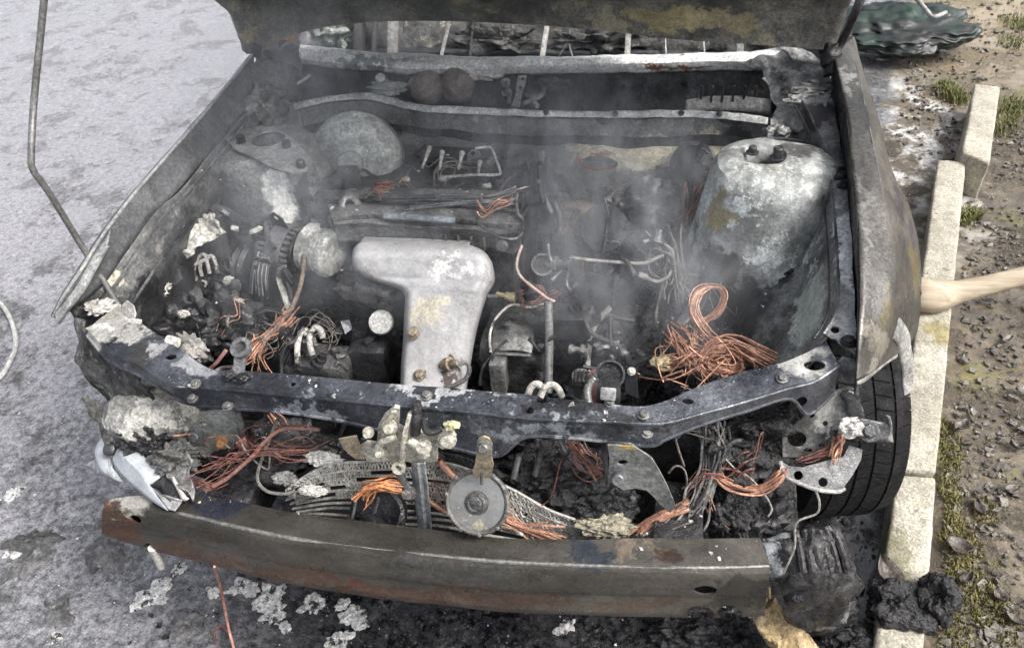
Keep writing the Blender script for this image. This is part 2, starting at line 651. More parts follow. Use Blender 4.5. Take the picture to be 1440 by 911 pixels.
xs = axis_steps(-4.6, 3.2, .025, 420)
ys = axis_steps(-.5, 5.2, .025, 420)
gv, gf = [], []
for j, y in enumerate(ys):
    for i, x in enumerate(xs):
        gv.append((x, y, ground_height(x, y) - .004 if abs(x) < 9 and abs(y) < 9 else 0.))
nx = len(xs)
for j in range(len(ys) - 1):
    for i in range(nx - 1):
        gf.append((j * nx + i, j * nx + i + 1, (j + 1) * nx + i + 1, (j + 1) * nx + i))
mesh("ground", gv, gf, GROUND, kind="structure", smooth=180)

# ------------------------------------------------------------------ the car: root and sheet metal
CAR_AT = V((0, 1.9, 0))
CAR = thing("burnt_car", CAR_AT, "burnt-out car with its bonnet open and the stripped engine bay smoking", "car")

# --- radiator support bar across the front of the bay
A = [(-0.7051, 0.3579, 0.7720), (-0.6242, 0.3072, 0.7720), (-0.5478, 0.2659, 0.7700), (-0.4894, 0.2331, 0.7700), (-0.4321, 0.2072, 0.7650), (-0.3808, 0.2069, 0.7650), (-0.2760, 0.2067, 0.7650), (-0.1704, 0.2050, 0.7650), (-0.0657, 0.2017, 0.7650), (0.0376, 0.2040, 0.7650), (0.1143, 0.2019, 0.7650), (0.1641, 0.2038, 0.7650), (0.2263, 0.2004, 0.7650), (0.2997, 0.1949, 0.7650), (0.3651, 0.1972, 0.7650), (0.4116, 0.2192, 0.7650), (0.4643, 0.2547, 0.7680), (0.5379, 0.2981, 0.7680), (0.5965, 0.3185, 0.7750), (0.6394, 0.3489, 0.7750), (0.6748, 0.3733, 0.7850)]
B = [(-0.7288, 0.2884, 0.7680), (-0.6353, 0.2221, 0.7680), (-0.5712, 0.2042, 0.7650), (-0.4865, 0.1596, 0.7650), (-0.4460, 0.1650, 0.7550), (-0.3562, 0.1674, 0.7550), (-0.2548, 0.1641, 0.7550), (-0.1585, 0.1641, 0.7550), (-0.0495, 0.1622, 0.7550), (0.0460, 0.1626, 0.7550), (0.1252, 0.1598, 0.7550), (0.1709, 0.1583, 0.7550), (0.2312, 0.1602, 0.7550), (0.3142, 0.1664, 0.7550), (0.3786, 0.1689, 0.7550), (0.4133, 0.1777, 0.7550), (0.4650, 0.2004, 0.7580), (0.5295, 0.2326, 0.7580), (0.6072, 0.2682, 0.7650), (0.6483, 0.2883, 0.7650), (0.6910, 0.3231, 0.7750)]
C = [(-0.7350, 0.2847, 0.7520), (-0.6482, 0.2202, 0.7520), (-0.5822, 0.2001, 0.7420), (-0.5021, 0.1662, 0.7350), (-0.4613, 0.1578, 0.7200), (-0.3742, 0.1596, 0.7150), (-0.2762, 0.1597, 0.7170), (-0.1659, 0.1578, 0.7080), (-0.0600, 0.1539, 0.6880), (0.0394, 0.1512, 0.6700), (0.1170, 0.1481, 0.6650), (0.1643, 0.1539, 0.7110), (0.2306, 0.1578, 0.7170), (0.3151, 0.1626, 0.7100), (0.3810, 0.1658, 0.7060), (0.4073, 0.1742, 0.7180), (0.4648, 0.1995, 0.7330), (0.5353, 0.2326, 0.7380), (0.6070, 0.2673, 0.7420), (0.6470, 0.2752, 0.7000), (0.6902, 0.3126, 0.7200)]
A2 = [tuple(V(p) + V((0, .012, -.045))) for p in A]
SUP = burnt("support_steel", (.018, .021, .028), (.088, .095, .112), s=5, ash=(.36, .38, .41), ash_t=.605, ash_s=13, rough=(.18, .45), metal=.35, bump=.3, fleck=.3,
            blobs=[((-0.7131, 0.3030, 0.7700), .085, (.52, .51, .47), .9), ((-0.6291, 0.2788, 0.7700), .055, (.52, .51, .48), .85), ((-0.5502, 0.2450, 0.7700), .04, (.48, .48, .48), .7),
                   ((-0.4607, 0.2100, 0.7650), .04, (.40, .41, .43), .7), ((0.0400, 0.1937, 0.7650), (.16, .014, .03), (.50, .51, .52), .8), ((-0.1190, 0.2032, 0.7650), (.06, .010, .03), (.5, .5, .5), .8),
                   ((0.1927, 0.1655, 0.7200), (.16, .03, .03), (.36, .39, .41), .7), ((0.6333, 0.3334, 0.7750), .05, (.42, .42, .40)), ((-0.5648, 0.2295, 0.7680), .035, (.05, .05, .05)),
                   ((-0.2312, 0.1512, 0.7200), (.10, .03, .025), (.28, .30, .33), .7), ((0.2654, 0.1775, 0.7600), (.20, .016, .03), (.03, .03, .032), .9), ((-0.2730, 0.1788, 0.7600), (.14, .014, .03), (.03, .03, .034), .9)])
dn = (0, 0, 1)
sup = sheet("radiator_support", [A2, A, B, C], 150, SUP, CAR, thick=.003, cross=5, dent=.002, dsc=9,
            cutters=[((-0.5150, 0.2233, 0.7620), dn, (.011, .007), .1), ((-0.2588, 0.1877, 0.7600), dn, .005, .1), ((0.1924, 0.1961, 0.7620), dn, .008, .1),
                     ((0.1750, 0.1723, 0.7600), dn, .007, .1), ((0.6508, 0.3224, 0.7700), dn, (.018, .011), .1), ((0.4377, 0.2184, 0.7620), dn, (.010, .006), .1), ((0.6311, 0.2632, 0.7350), (0, -1, .35), .010, .1),
                     ((-0.7269, 0.3285, 0.7700), dn, (.013, .008), .1)])
tube("lip", C, .0042, SUP, sup, seg=8, n=150)
tube("crease", [tuple(V(p) + V((0, -.001, .0005))) for p in B], .0035, SUP, sup, seg=8, n=150)
for p in ((0.3660, 0.1791, 0.7650), (0.3738, 0.1660, 0.7350), (-0.4486, 0.1552, 0.7370), (-0.3829, 0.1543, 0.7250), (0.7038, 0.3743, 0.7900), (-0.4392, 0.1658, 0.7640), (0.5945, 0.2839, 0.7720), (-0.0087, 0.1830, 0.7650)):
    bolt(V(p), (0, -.25, 1), .007, BOLT, sup)
# lumpy ash crust on the left corner
lump("ash_crust", (-0.7423, 0.3568, 0.7700), (.030, .024, .009), ASH, sup, seed=3, amp=.5, sub=4)
lump("ash_crust", (-0.6950, 0.2953, 0.7650), (.036, .022, .007), ASH, sup, seed=5, amp=.4, sub=4)
lump("ash_crust", (-0.6414, 0.2833, 0.7650), (.026, .026, .006), ASH, sup, seed=8, amp=.4, sub=4)
# pale round tab and torn flap beside the prop rod
plate("tab", [(-0.6788, 0.3338, 0.7750), (-0.6778, 0.3426, 0.7900), (-0.6645, 0.3428, 0.8000), (-0.6427, 0.3290, 0.8000), (-0.6405, 0.3230, 0.7850), (-0.6441, 0.3170, 0.7750)], ASH, sup, thick=.003)
plate("tab", [(-0.6659, 0.3204, 0.7760), (-0.6269, 0.3175, 0.7760), (-0.6173, 0.2948, 0.7720), (-0.6483, 0.3004, 0.7720)], ASH, sup, thick=.003)
# torn end plate and crusted post under the left corner
sheet("corner_post", [[(-0.8028, 0.3423, 0.7450), (-0.7807, 0.3330, 0.7450), (-0.7422, 0.2950, 0.7500), (-0.6939, 0.2569, 0.7500), (-0.6453, 0.2267, 0.7500), (-0.5806, 0.1984, 0.7400)],
                      [(-0.8053, 0.3197, 0.7000), (-0.7794, 0.3045, 0.7000), (-0.7532, 0.2812, 0.6900), (-0.7050, 0.2544, 0.6900), (-0.6576, 0.2327, 0.6900), (-0.5749, 0.2014, 0.7000)],
                      [(-0.8186, 0.3073, 0.6600), (-0.7900, 0.2775, 0.6600), (-0.7601, 0.2698, 0.6500), (-0.7119, 0.2436, 0.6500), (-0.6667, 0.2260, 0.6500), (-0.5884, 0.2127, 0.6600)],
                      [(-0.8124, 0.3347, 0.6000), (-0.7739, 0.2989, 0.6000), (-0.7485, 0.2689, 0.5900), (-0.7146, 0.2408, 0.5800), (-0.6818, 0.2337, 0.5700), (-0.6150, 0.2278, 0.5800)]], 40, burnt("crusted_post", (.03, .03, .03), (.12, .12, .115), s=12, ash=(.36, .36, .33), ash_t=.58, ash_s=26, rough=(.6, .95), bump=.9, coarse=.8, fleck=.3), CAR, cross=6, dent=.012, dsc=22, thick=.005)

# --- bumper reinforcement beam
BA = [(-0.6555, 0.0642, 0.5220), (-0.5993, 0.0816, 0.5220), (-0.5222, 0.0946, 0.5220), (-0.4209, 0.0968, 0.5220), (-0.2882, 0.0845, 0.5220), (-0.1653, 0.0785, 0.5220), (-0.0139, 0.0785, 0.5220), (0.1194, 0.0783, 0.5220), (0.2478, 0.0872, 0.5220), (0.3732, 0.1033, 0.5220), (0.4971, 0.1208, 0.5220), (0.5843, 0.1350, 0.5220)]
BB = [(-0.6549, 0.0501, 0.5180), (-0.5941, 0.0560, 0.5180), (-0.4970, 0.0546, 0.5180), (-0.3970, 0.0424, 0.5180), (-0.2630, 0.0290, 0.5180), (-0.1373, 0.0250, 0.5180), (-0.0010, 0.0260, 0.5180), (0.1283, 0.0295, 0.5180), (0.2536, 0.0386, 0.5180), (0.3763, 0.0504, 0.5180), (0.4970, 0.0648, 0.5180), (0.5950, 0.0806, 0.5180)]
BD = [(-0.6976, 0.0487, 0.4250), (-0.6378, 0.0429, 0.4150), (-0.5641, 0.0340, 0.4100), (-0.4443, 0.0215, 0.4100), (-0.2924, 0.0065, 0.4100), (-0.1470, -0.0003, 0.4100), (-0.0083, -0.0012, 0.4100), (0.1254, 0.0023, 0.4100), (0.2549, 0.0112, 0.4100), (0.3818, 0.0227, 0.4100), (0.5065, 0.0397, 0.4100), (0.5992, 0.0551, 0.4100)]
def between(P, Q, f, off=(0, 0, 0)):
    return [V(a).lerp(V(b), f) + V(off) for a, b in zip(P, Q)]
BB2 = between(BB, BD, .08, (0, -.004, 0))
BS1 = between(BB, BD, .50, (0, -.003, 0))
BS2 = between(BB, BD, .58, (0, -.0005, 0))
BS3 = between(BB, BD, .78, (0, -.001, 0))
BS4 = between(BB, BD, .90, (0, -.0025, 0))
BE = [V(p) + V((0, .06, .0)) for p in BD]
rust_blobs = [((-0.4469, 0.0305, 0.4250), (.22, .04, .035), (.115, .062, .041), .6), ((-0.2306, 0.0078, 0.4300), (.20, .05, .04), (.115, .060, .04), .6), ((-0.0604, 0.0001, 0.4300), (.2, .05, .03), (.11, .058, .04), .6),
              ((-0.6536, 0.0592, 0.4700), (.075, .06, .09), (.12, .058, .036), .8), ((0.1262, 0.0100, 0.4400), (.2, .05, .03), (.10, .058, .04), .55), ((0.3554, 0.0298, 0.4300), (.16, .04, .02), (.10, .06, .04), .5),
              ((-0.6076, 0.0712, 0.5250), .05, (.42, .40, .36)), ((-0.4280, 0.0884, 0.5250), (.09, .06, .02), (.03, .034, .05)), ((0.2880, 0.0683, 0.5220), (.06, .05, .02), (.05, .06, .075)),
              ((0.3741, 0.0884, 0.5220), (.07, .04, .02), (.25, .20, .15), .7), ((0.0510, 0.0146, 0.4900), (.20, .03, .035), (.10, .10, .095), .6), ((0.5498, 0.0592, 0.4700), (.10, .05, .06), (.03, .03, .03), .7), ((0.4239, 0.0814, 0.5200), (.03, .03, .02), (.05, .03, .02), .8)]
BEAM = burnt("beam_steel", (.05, .047, .041), (.105, .098, .086), stretch=(.35, 1, 1), s=5, rust=(.13, .07, .045), rust_t=.63, rust_s=9, rough=(.2, .42), metal=.5, bump=.15, fleck=.12, blobs=rust_blobs, var=.4, grime=.25)
beam = sheet("bumper_beam", [BA, BB, BB2, BS1, BS2, BS3, BS4, BD, BE], 130, BEAM, CAR, thick=.004, cross=3, dent=.0038, dsc=4,
             cutters=[((0.4911, 0.0581, 0.4750), (0, -1, .1), (.020, .0105), .08), ((-0.5963, 0.0494, 0.4950), (-.1, -1, .2), (.011, .012), .08),
                      ((0.4872, 0.0379, 0.4180), (0, -.6, .8), (.024, .014), .06), ((0.5379, 0.0462, 0.4180), (0, -.6, .8), (.022, .013), .06), ((-0.5918, 0.0374, 0.4120), (0, -.5, 1), (.012, .01), .06)])
tube("crease", [V(p) + V((0, .0015, -.0005)) for p in BB], .0042, burnt("beam_edge_highlight", (.24, .235, .22), (.14, .138, .128), s=6, rough=(.25, .45), metal=.5, bump=.15), beam, seg=8, n=130)  # crease highlight put into the bead's paler steel colour
sheet("hole_shade_back", [[V(p) + V((0, .002, -.006)) for p in BA], [V(p) + V((0, -.004, .004)) for p in BE]], 60, SOOT, beam, cross=2, thick=.002)  # dark sheet added inside the beam so its punched holes look shaded
sheet("hole_shade_web", [between(BB, BD, .1, (0, .03, 0)), between(BB, BD, .95, (0, .03, 0))], 60, SOOT, beam, cross=2, thick=.002)  # another added dark sheet, keeps the view through the holes shaded
# beam mounts behind
for x in (-.42, .44):
    box("beam_mount", (x, .17, .47), (.09, .16, .09), SOOT, beam, dent=.004)
tube("tow_stub", [(-0.5835, 0.0362, 0.4200), (-0.5936, 0.0442, 0.3700), (-0.6039, 0.0512, 0.3300)], .0085, burnt("pale_stub", (.5, .49, .46), (.4, .39, .37), rough=(.6, .9)), beam, seg=10)

# --- left wing (car's right): top edge, inner flange, outer skin
LT = [(-0.6722, 1.1114, 0.9850), (-0.6733, 0.8654, 0.9650), (-0.6975, 0.6594, 0.9350), (-0.7140, 0.5438, 0.9150), (-0.7346, 0.4459, 0.8850), (-0.7579, 0.3642, 0.8450), (-0.7916, 0.3313, 0.8050), (-0.8284, 0.3239, 0.7600)]
LG = [(-0.6291, 0.9716, 0.9300), (-0.6472, 0.7893, 0.9050), (-0.6742, 0.6395, 0.8800), (-0.6960, 0.5519, 0.8650), (-0.7152, 0.4559, 0.8350), (-0.7378, 0.3954, 0.8050), (-0.7671, 0.3708, 0.7850), (-0.8217, 0.3600, 0.7500)]
WINGL = burnt("left_wing_steel", (.085, .088, .094), (.155, .158, .165), s=5, ash=(.4, .4, .39), ash_t=.67, rough=(.35, .6), metal=.3, bump=.15, fleck=.1)
EDGEL = burnt("left_wing_edge", (.42, .43, .42), (.28, .29, .29), s=9, rough=(.4, .7), metal=.25, bump=.2)
LT1 = [V(p) + V((-.012, 0, .001)) for p in LT]
LFADE = (1, 1, .8, .5, .2, .08, .03, .02)
LO = [[V(p) + V((dx, 0, dz)) * f for p, f in zip(LT, LFADE)] for dx, dz in ((-.035, -.025), (-.055, -.10), (-.07, -.22), (-.07, -.42))]
wl = sheet("front_wing", [LG, LT, LT1, *LO], 90, WINGL, CAR, cross=4, dent=.003, dsc=5, label="grey left front wing with a pale edge")
tube("edge", [V(p) + V((-.004, 0, .003)) for p in LT], .006, EDGEL, wl, seg=8, n=90, flat=.6)  # narrow edge highlight put into this bead's pale colour
tip = sheet("torn_tip", [[(-0.8253, 0.3212, 0.7700), (-0.7861, 0.3423, 0.8150), (-0.7471, 0.3856, 0.8600), (-0.7242, 0.4503, 0.8930)], [(-0.8158, 0.3085, 0.7550), (-0.7733, 0.3165, 0.8000), (-0.7347, 0.3497, 0.8450), (-0.7149, 0.4093, 0.8800)], [(-0.8142, 0.3123, 0.7500), (-0.7731, 0.3227, 0.7950), (-0.7347, 0.3564, 0.8400), (-0.7177, 0.4212, 0.8750)]], 30, EDGEL, wl, cross=3, dent=.003)
# gutter and inner apron wall
GR = burnt("gutter_soot", (.02, .02, .022), (.06, .06, .063), s=8, rough=(.4, .7), bump=.4)
L1 = [V(p) + V((.004, 0, -.020)) for p in LG]
L2 = [V(p) + V((.016, -.003, -.012)) for p in LG]
L3 = [V(p) + V((.018, -.003, -.06)) for p in LG]
L4 = [V(p) + V((.0, 0, -.20)) for p in LG]
L5 = [V(p) + V((.0, 0, -.42)) for p in LG]
LAP = burnt("left_apron_steel", (.055, .057, .061), (.17, .172, .172), s=6, ash=(.4, .4, .37), ash_t=.62, ash_s=14, rough=(.4, .8), metal=.1, bump=.5, coarse=.3, fleck=.25,
            blobs=[((-0.7182, 0.3917, 0.8000), .035, (.55, .52, .42)), ((-0.7384, 0.4695, 0.7000), .12, (.02, .02, .022)), ((-0.7040, 0.5768, 0.6600), .14, (.02, .02, .022)), ((-0.7179, 0.5322, 0.8000), .06, (.28, .27, .25))])
sheet("inner_apron", [LG, L1, L2, L3, L4, L5], 70, LAP, CAR, cross=5, dent=.006, dsc=9)
tube("seam", [V(p) + V((.016, -.003, -.010)) for p in LG], .004, GREY, CAR, seg=6, n=80)
tube("seam", [V(p) + V((.018, -.004, -.075)) for p in LG[2:7]], .0035, GREY, CAR, seg=6, n=60)

# --- right wing
F0 = [(0.7382, 1.1585, 0.9850), (0.7421, 1.0522, 0.9720), (0.7407, 0.9091, 0.9570), (0.7361, 0.7830, 0.9420), (0.7291, 0.6274, 0.9220), (0.7230, 0.4989, 0.8980), (0.7167, 0.4068, 0.8730), (0.7128, 0.3347, 0.8380), (0.7110, 0.2777, 0.7850)]
F1 = [(0.7729, 1.2135, 0.9850), (0.7830, 1.0944, 0.9740), (0.7818, 0.9334, 0.9590), (0.7799, 0.7797, 0.9420), (0.7818, 0.6582, 0.9210), (0.7824, 0.5294, 0.8880), (0.7781, 0.4357, 0.8550), (0.7657, 0.3762, 0.8150), (0.7388, 0.3104, 0.7700)]
F2 = [(0.8047, 1.3086, 0.9650), (0.8139, 1.1306, 0.9350), (0.8258, 0.9918, 0.9050), (0.8322, 0.8426, 0.8750), (0.8697, 0.7622, 0.8200), (0.8888, 0.6984, 0.7650), (0.8907, 0.6152, 0.7150), (0.8750, 0.5333, 0.6850), (0.8190, 0.4398, 0.7100)]
FM = []
for a, b, i in zip(F1, F2, range(9)):
    FM.append(V(a).lerp(V(b), .55) + V((.003, 0, .004)))
F3 = [V(p) + V((-.004, .02, -.09)) for p in F2]
F4 = [V(p) + V((-.01, .03, -.30)) for p in F2]
WINGR = burnt("right_wing_steel", (.05, .048, .044), (.105, .10, .092), s=5, rust=(.13, .105, .06), rust_t=.66, rust_s=7, rough=(.25, .5), metal=.35, stretch=(1, .35, 1), bump=.25, fleck=.15,
              blobs=[((0.8520, 0.6303, 0.7800), (.04, .10, .07), (.16, .13, .06), .8), ((0.7721, 0.4142, 0.8400), (.035, .07, .05), (.14, .12, .065), .7), ((0.7384, 0.5821, 0.9200), (.012, .30, .06), (.20, .195, .185), .8),
                     ((0.8275, 0.7058, 0.8700), (.03, .10, .04), (.055, .05, .055)), ((0.8573, 0.6877, 0.8000), (.03, .06, .04), (.075, .06, .08)), ((0.7459, 0.3519, 0.8100), (.05, .05, .05), (.24, .22, .18), .8), ((0.7383, 0.3209, 0.7800), (.03, .03, .03), (.30, .285, .25)),
                     ((0.7542, 1.0458, 0.9750), (.018, .10, .04), (.26, .26, .25), .8), ((0.7586, 0.4686, 0.8600), (.018, .16, .05), (.12, .115, .11))])
wr = sheet("front_wing", [F0, F1, FM, F2], 90, WINGR, CAR, cross=6, dent=.003, dsc=6, label="scorched grey-brown right front wing")
sheet("outer_skin", [F2[:7], F3[:7], F4[:7]], 40, WINGR, wr, cross=3, dent=.003)
tube("crease", [V(p) + V((0, 0, .0002)) for p in F1[:5]], .0016, GREY, wr, seg=6, n=60)
F0d = [V(p) + V((.004, 0, -.035)) for p in F0]
F0e = [V(p) + V((.012, 0, -.12 if i < 6 else -.045)) for i, p in enumerate(F0)]
sheet("inner_flange", [F0, F0d, F0e], 60, SOOT, wr, cross=3)
lipm = burnt("pale_arch_lip", (.34, .34, .325), (.17, .17, .165), s=10, rough=(.5, .8), metal=.1, bump=.3)
sheet("arch_lip", [[(0.7643, 0.3841, 0.8000), (0.7931, 0.4064, 0.7700), (0.8190, 0.4398, 0.7100), (0.8386, 0.4609, 0.6600), (0.8545, 0.4657, 0.6100), (0.8631, 0.4605, 0.5850)], [(0.7985, 0.4362, 0.8000), (0.8254, 0.4567, 0.7600), (0.8503, 0.4782, 0.7000), (0.8649, 0.4745, 0.6500), (0.8761, 0.4780, 0.6100), (0.8731, 0.4645, 0.5900)]], 34, lipm, wr, cross=4, dent=.004, dsc=14)
sheet("arch_edge", [[(0.7114, 0.2781, 0.7830), (0.7353, 0.3149, 0.7620), (0.7821, 0.3872, 0.7350), (0.8186, 0.4420, 0.7080)], [(0.7149, 0.2772, 0.7760), (0.7389, 0.3138, 0.7550), (0.7845, 0.3856, 0.7280), (0.8202, 0.4411, 0.7000)]], 20, lipm, wr, cross=1, thick=.004)
sheet("arch_liner", [[(0.7218, 0.2859, 0.7700), (0.7634, 0.3575, 0.7400), (0.8196, 0.4450, 0.7000)], [tuple(V(p) + V((0, .10, -.01))) for p in [(0.7218, 0.2859, 0.7700), (0.7634, 0.3575, 0.7400), (0.8196, 0.4450, 0.7000)]], [tuple(V(p) + V((0, .3, .02))) for p in [(0.7218, 0.2859, 0.7700), (0.7634, 0.3575, 0.7400), (0.8196, 0.4450, 0.7000)]]], 20, SOOT, wr, cross=3)

# --- right bonnet rail and apron
RI = [(0.6747, 1.0776, 0.9050), (0.7015, 0.9679, 0.8850), (0.7117, 0.8196, 0.8720), (0.7080, 0.6770, 0.8580), (0.7027, 0.5457, 0.8400), (0.6951, 0.4459, 0.8250), (0.6833, 0.4008, 0.8150), (0.6649, 0.3683, 0.8050)]
RO = [(0.7381, 1.1034, 0.9150), (0.7417, 0.9602, 0.8900), (0.7414, 0.8145, 0.8760), (0.7347, 0.6728, 0.8620), (0.7264, 0.5407, 0.8450), (0.7190, 0.4418, 0.8300), (0.7164, 0.3808, 0.8150), (0.7139, 0.3326, 0.7950)]
RO2 = [V(p) + V((.006, 0, -.05)) for p in RO]
RI2 = [V(p) + V((-.008, 0, -.03)) for p in RI]
RAIL = burnt("rail_steel", (.08, .08, .088), (.26, .265, .28), s=6, ash=(.55, .57, .60), ash_t=.58, ash_s=8, rough=(.2, .5), metal=.35, bump=.25, fleck=.3,
             blobs=[((0.7168, 0.5701, 0.8480), (.03, .20, .05), (.78, .80, .84), 1.3), ((0.7327, 0.8063, 0.8720), .035, (.02, .02, .02)), ((0.7053, 0.4127, 0.8200), (.03, .08, .04), (.40, .41, .43)), ((0.7046, 1.0241, 0.9000), .06, (.05, .05, .055))])  # long near-white patch paints in the wet rail's reflection
rail = sheet("bonnet_rail", [RI2, RI, RO, RO2], 90, RAIL, CAR, cross=5, dent=.0025, dsc=14,
             cutters=[((0.6842, 0.3763, 0.8080), dn, .0075, .08), ((0.6802, 0.3525, 0.8020), dn, .0075, .08)])
tube("seam", RI, .003, GREY, rail, seg=6, n=90)
tube("seam", [V(p) + V((-.014, 0, -.012)) for p in RI], .0022, DGREY, rail, seg=6, n=90)
for p in ((0.7337, 0.7943, 0.8740), (0.7329, 0.7597, 0.8710), (0.7039, 0.3522, 0.8060)):
    bolt(V(p), (0, 0, 1), .009, DGREY, rail, h=.008)
plate("corner_tab", [(0.6928, 0.3323, 0.7900), (0.7151, 0.3255, 0.7900), (0.7190, 0.3171, 0.7700), (0.7085, 0.3139, 0.7500), (0.6928, 0.3232, 0.7650), (0.6860, 0.3280, 0.7800)], GREY, rail, thick=.003, dent=.003)

RAP = burnt("right_apron_steel", (.05, .052, .053), (.20, .207, .205), s=5, ash=(.58, .62, .60), ash_t=.57, ash_s=7, rough=(.4, .75), bump=.35, coarse=.2, fleck=.2,
            blobs=[((0.5427, 0.7694, 0.6000), (.14, .16, .14), (.018, .018, .02)), ((0.5868, 0.6461, 0.5800), (.12, .12, .12), (.03, .03, .034)), ((0.6331, 0.6962, 0.7000), .05, (.015, .015, .016)),
                   ((0.6724, 0.5320, 0.7200), (.05, .12, .10), (.46, .50, .46)), ((0.6000, 0.7588, 0.7000), (.10, .04, .05), (.05, .05, .052), .8), ((0.6149, 0.5448, 0.5500), .12, (.012, .012, .013))])
W0 = [V(p) + V((-.004, 0, -.022)) for p in RI]
W1 = [V(p) + V((-.015, -.005, -.07)) for p in RI]
W2 = [V(p) + V((-.045, -.01, -.15)) for p in RI]
W3 = [V(p) + V((-.12, -.01, -.22)) for p in RI]
W4 = [V(p) + V((-.18, 0, -.34)) for p in RI]
W5 = [V(p) + V((-.20, 0, -.46)) for p in RI]
sheet("inner_apron", [W0, W1, W2, W3, W4, W5], 80, RAP, CAR, cross=6, dent=.008, dsc=7, seed=2,
      cutters=[((0.6774, 0.7232, 0.7000), (-1, -.3, .6), .007, .1)])

# ------------------------------------------------------------------ suspension towers
def ring(c, ax, ay, z, n=40, p=2.3, skew=(0, 0)):
    out = []
    for i in range(n):
        a = 2 * math.pi * i / n
        ca, sa = math.cos(a), math.sin(a)
        d = (abs(ca) ** p + abs(sa) ** p) ** (-1 / p)
        out.append(V((c[0] + skew[0] + ax * d * ca, c[1] + skew[1] + ay * d * sa, z)))
    return out


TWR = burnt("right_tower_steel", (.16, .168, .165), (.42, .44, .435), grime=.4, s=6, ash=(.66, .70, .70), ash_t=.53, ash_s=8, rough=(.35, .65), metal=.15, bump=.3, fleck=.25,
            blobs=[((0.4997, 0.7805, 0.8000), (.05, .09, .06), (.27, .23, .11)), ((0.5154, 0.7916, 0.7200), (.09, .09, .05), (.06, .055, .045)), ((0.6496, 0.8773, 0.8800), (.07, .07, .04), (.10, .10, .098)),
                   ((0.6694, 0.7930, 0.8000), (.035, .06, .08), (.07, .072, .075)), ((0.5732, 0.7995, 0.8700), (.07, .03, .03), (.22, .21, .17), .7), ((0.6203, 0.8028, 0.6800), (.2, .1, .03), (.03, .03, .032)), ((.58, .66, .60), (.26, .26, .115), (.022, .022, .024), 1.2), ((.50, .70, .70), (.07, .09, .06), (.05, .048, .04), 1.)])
tc = V((0.5828, 0.8518, 0.8850))
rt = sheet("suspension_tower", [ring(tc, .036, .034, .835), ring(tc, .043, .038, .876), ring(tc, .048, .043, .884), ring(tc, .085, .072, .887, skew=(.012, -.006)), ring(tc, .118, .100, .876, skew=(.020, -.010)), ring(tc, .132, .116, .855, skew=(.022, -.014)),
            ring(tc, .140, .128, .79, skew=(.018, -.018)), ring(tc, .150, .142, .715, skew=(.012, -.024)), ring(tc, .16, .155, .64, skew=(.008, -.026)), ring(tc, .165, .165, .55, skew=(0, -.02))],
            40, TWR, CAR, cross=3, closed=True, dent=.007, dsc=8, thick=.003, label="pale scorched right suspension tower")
lathe("strut_top", [(.03, -.03), (.034, -.01), (.02, 0), (.012, .012), (.008, .014)], tc + V((.004, .004, -.03)), (0, 0, 1), DGREY, rt, seg=20)
bolt(V((0.6066, 0.8403, 0.8870)), (0, 0, 1), .011, GREY, rt, h=.022)
bolt(V((0.5566, 0.8621, 0.8870)), (0, 0, 1), .009, DGREY, rt, h=.012)
tube("seam", ring(tc + V((.03, .0, 0)), .10, .10, .874)[36:] + ring(tc + V((.03, 0, 0)), .10, .10, .874)[:14], .003, DGREY, rt, seg=6)

TWL = burnt("left_tower_steel", (.10, .104, .106), (.22, .225, .222), s=6, ash=(.44, .44, .42), ash_t=.63, ash_s=10, rough=(.45, .75), metal=.1, bump=.35, fleck=.2,
            blobs=[((-0.4464, 0.7600, 0.7983), (.025, .08, .08), (.05, .05, .05)), ((-0.6500, 0.8247, 0.8000), (.06, .08, .10), (.10, .10, .105)), ((-0.6972, 0.8503, 0.6800), (.12, .1, .06), (.03, .03, .033)), ((-0.5007, 0.7350, 0.8357), (.034, .12, .062), (.85, .84, .80), 1.6, .012), ((-0.4853, 0.7300, 0.7786), (.032, .12, .048), (.85, .84, .80), 1.6, .012)])
lc = V((-0.5466, 0.8436, 0.8920))
lt = sheet("suspension_tower", [ring(lc, .034, .036, .845), ring(lc, .044, .044, .888), ring(lc, .10, .095, .886, skew=(-.012, 0)), ring(lc, .116, .11, .87, skew=(-.012, 0)), ring(lc, .132, .128, .79, skew=(-.008, -.005)),
            ring(lc, .142, .142, .70, skew=(0, -.008)), ring(lc, .15, .15, .62, skew=(.0, -.01)), ring(lc, .16, .16, .50, skew=(0, -.01))], 40, TWL, CAR, cross=3, closed=True, dent=.007, dsc=9, thick=.003, label="grey left suspension tower with a white ash streak")
lathe("strut_top", [(.028, -.03), (.03, -.008), (.016, 0), (.010, .012)], lc + V((-.012, 0, -.026)), (0, 0, 1), DGREY, lt, seg=20)
plate("top_plate", [(-0.6468, 0.8338, 0.8980), (-0.6177, 0.8782, 0.8980), (-0.5827, 0.8946, 0.8980), (-0.5526, 0.8924, 0.8980), (-0.4825, 0.8426, 0.8980), (-0.4149, 0.7657, 0.8980), (-0.3906, 0.7319, 0.8980), (-0.3943, 0.6974, 0.8980), (-0.4218, 0.6833, 0.8980), (-0.4740, 0.7015, 0.8980), (-0.5179, 0.7336, 0.8980), (-0.5557, 0.7573, 0.8980), (-0.6013, 0.7812, 0.8980)], burnt("tower_plate", (.17, .18, .175), (.27, .275, .265), s=9, rough=(.5, .8), bump=.4, fleck=.25), lt, thick=.004, holes=[((-0.5401, 0.8360, 0.8980), .040), ((-0.4125, 0.7148, 0.8980), .008), ((-0.6009, 0.8119, 0.8980), .010)])
for p in ((-0.4784, 0.7980, 0.9000), (-0.4107, 0.7114, 0.9000), (-0.5982, 0.8152, 0.9000)):
    bolt(V(p), (0, 0, 1), .010, DGREY, lt, h=.016)
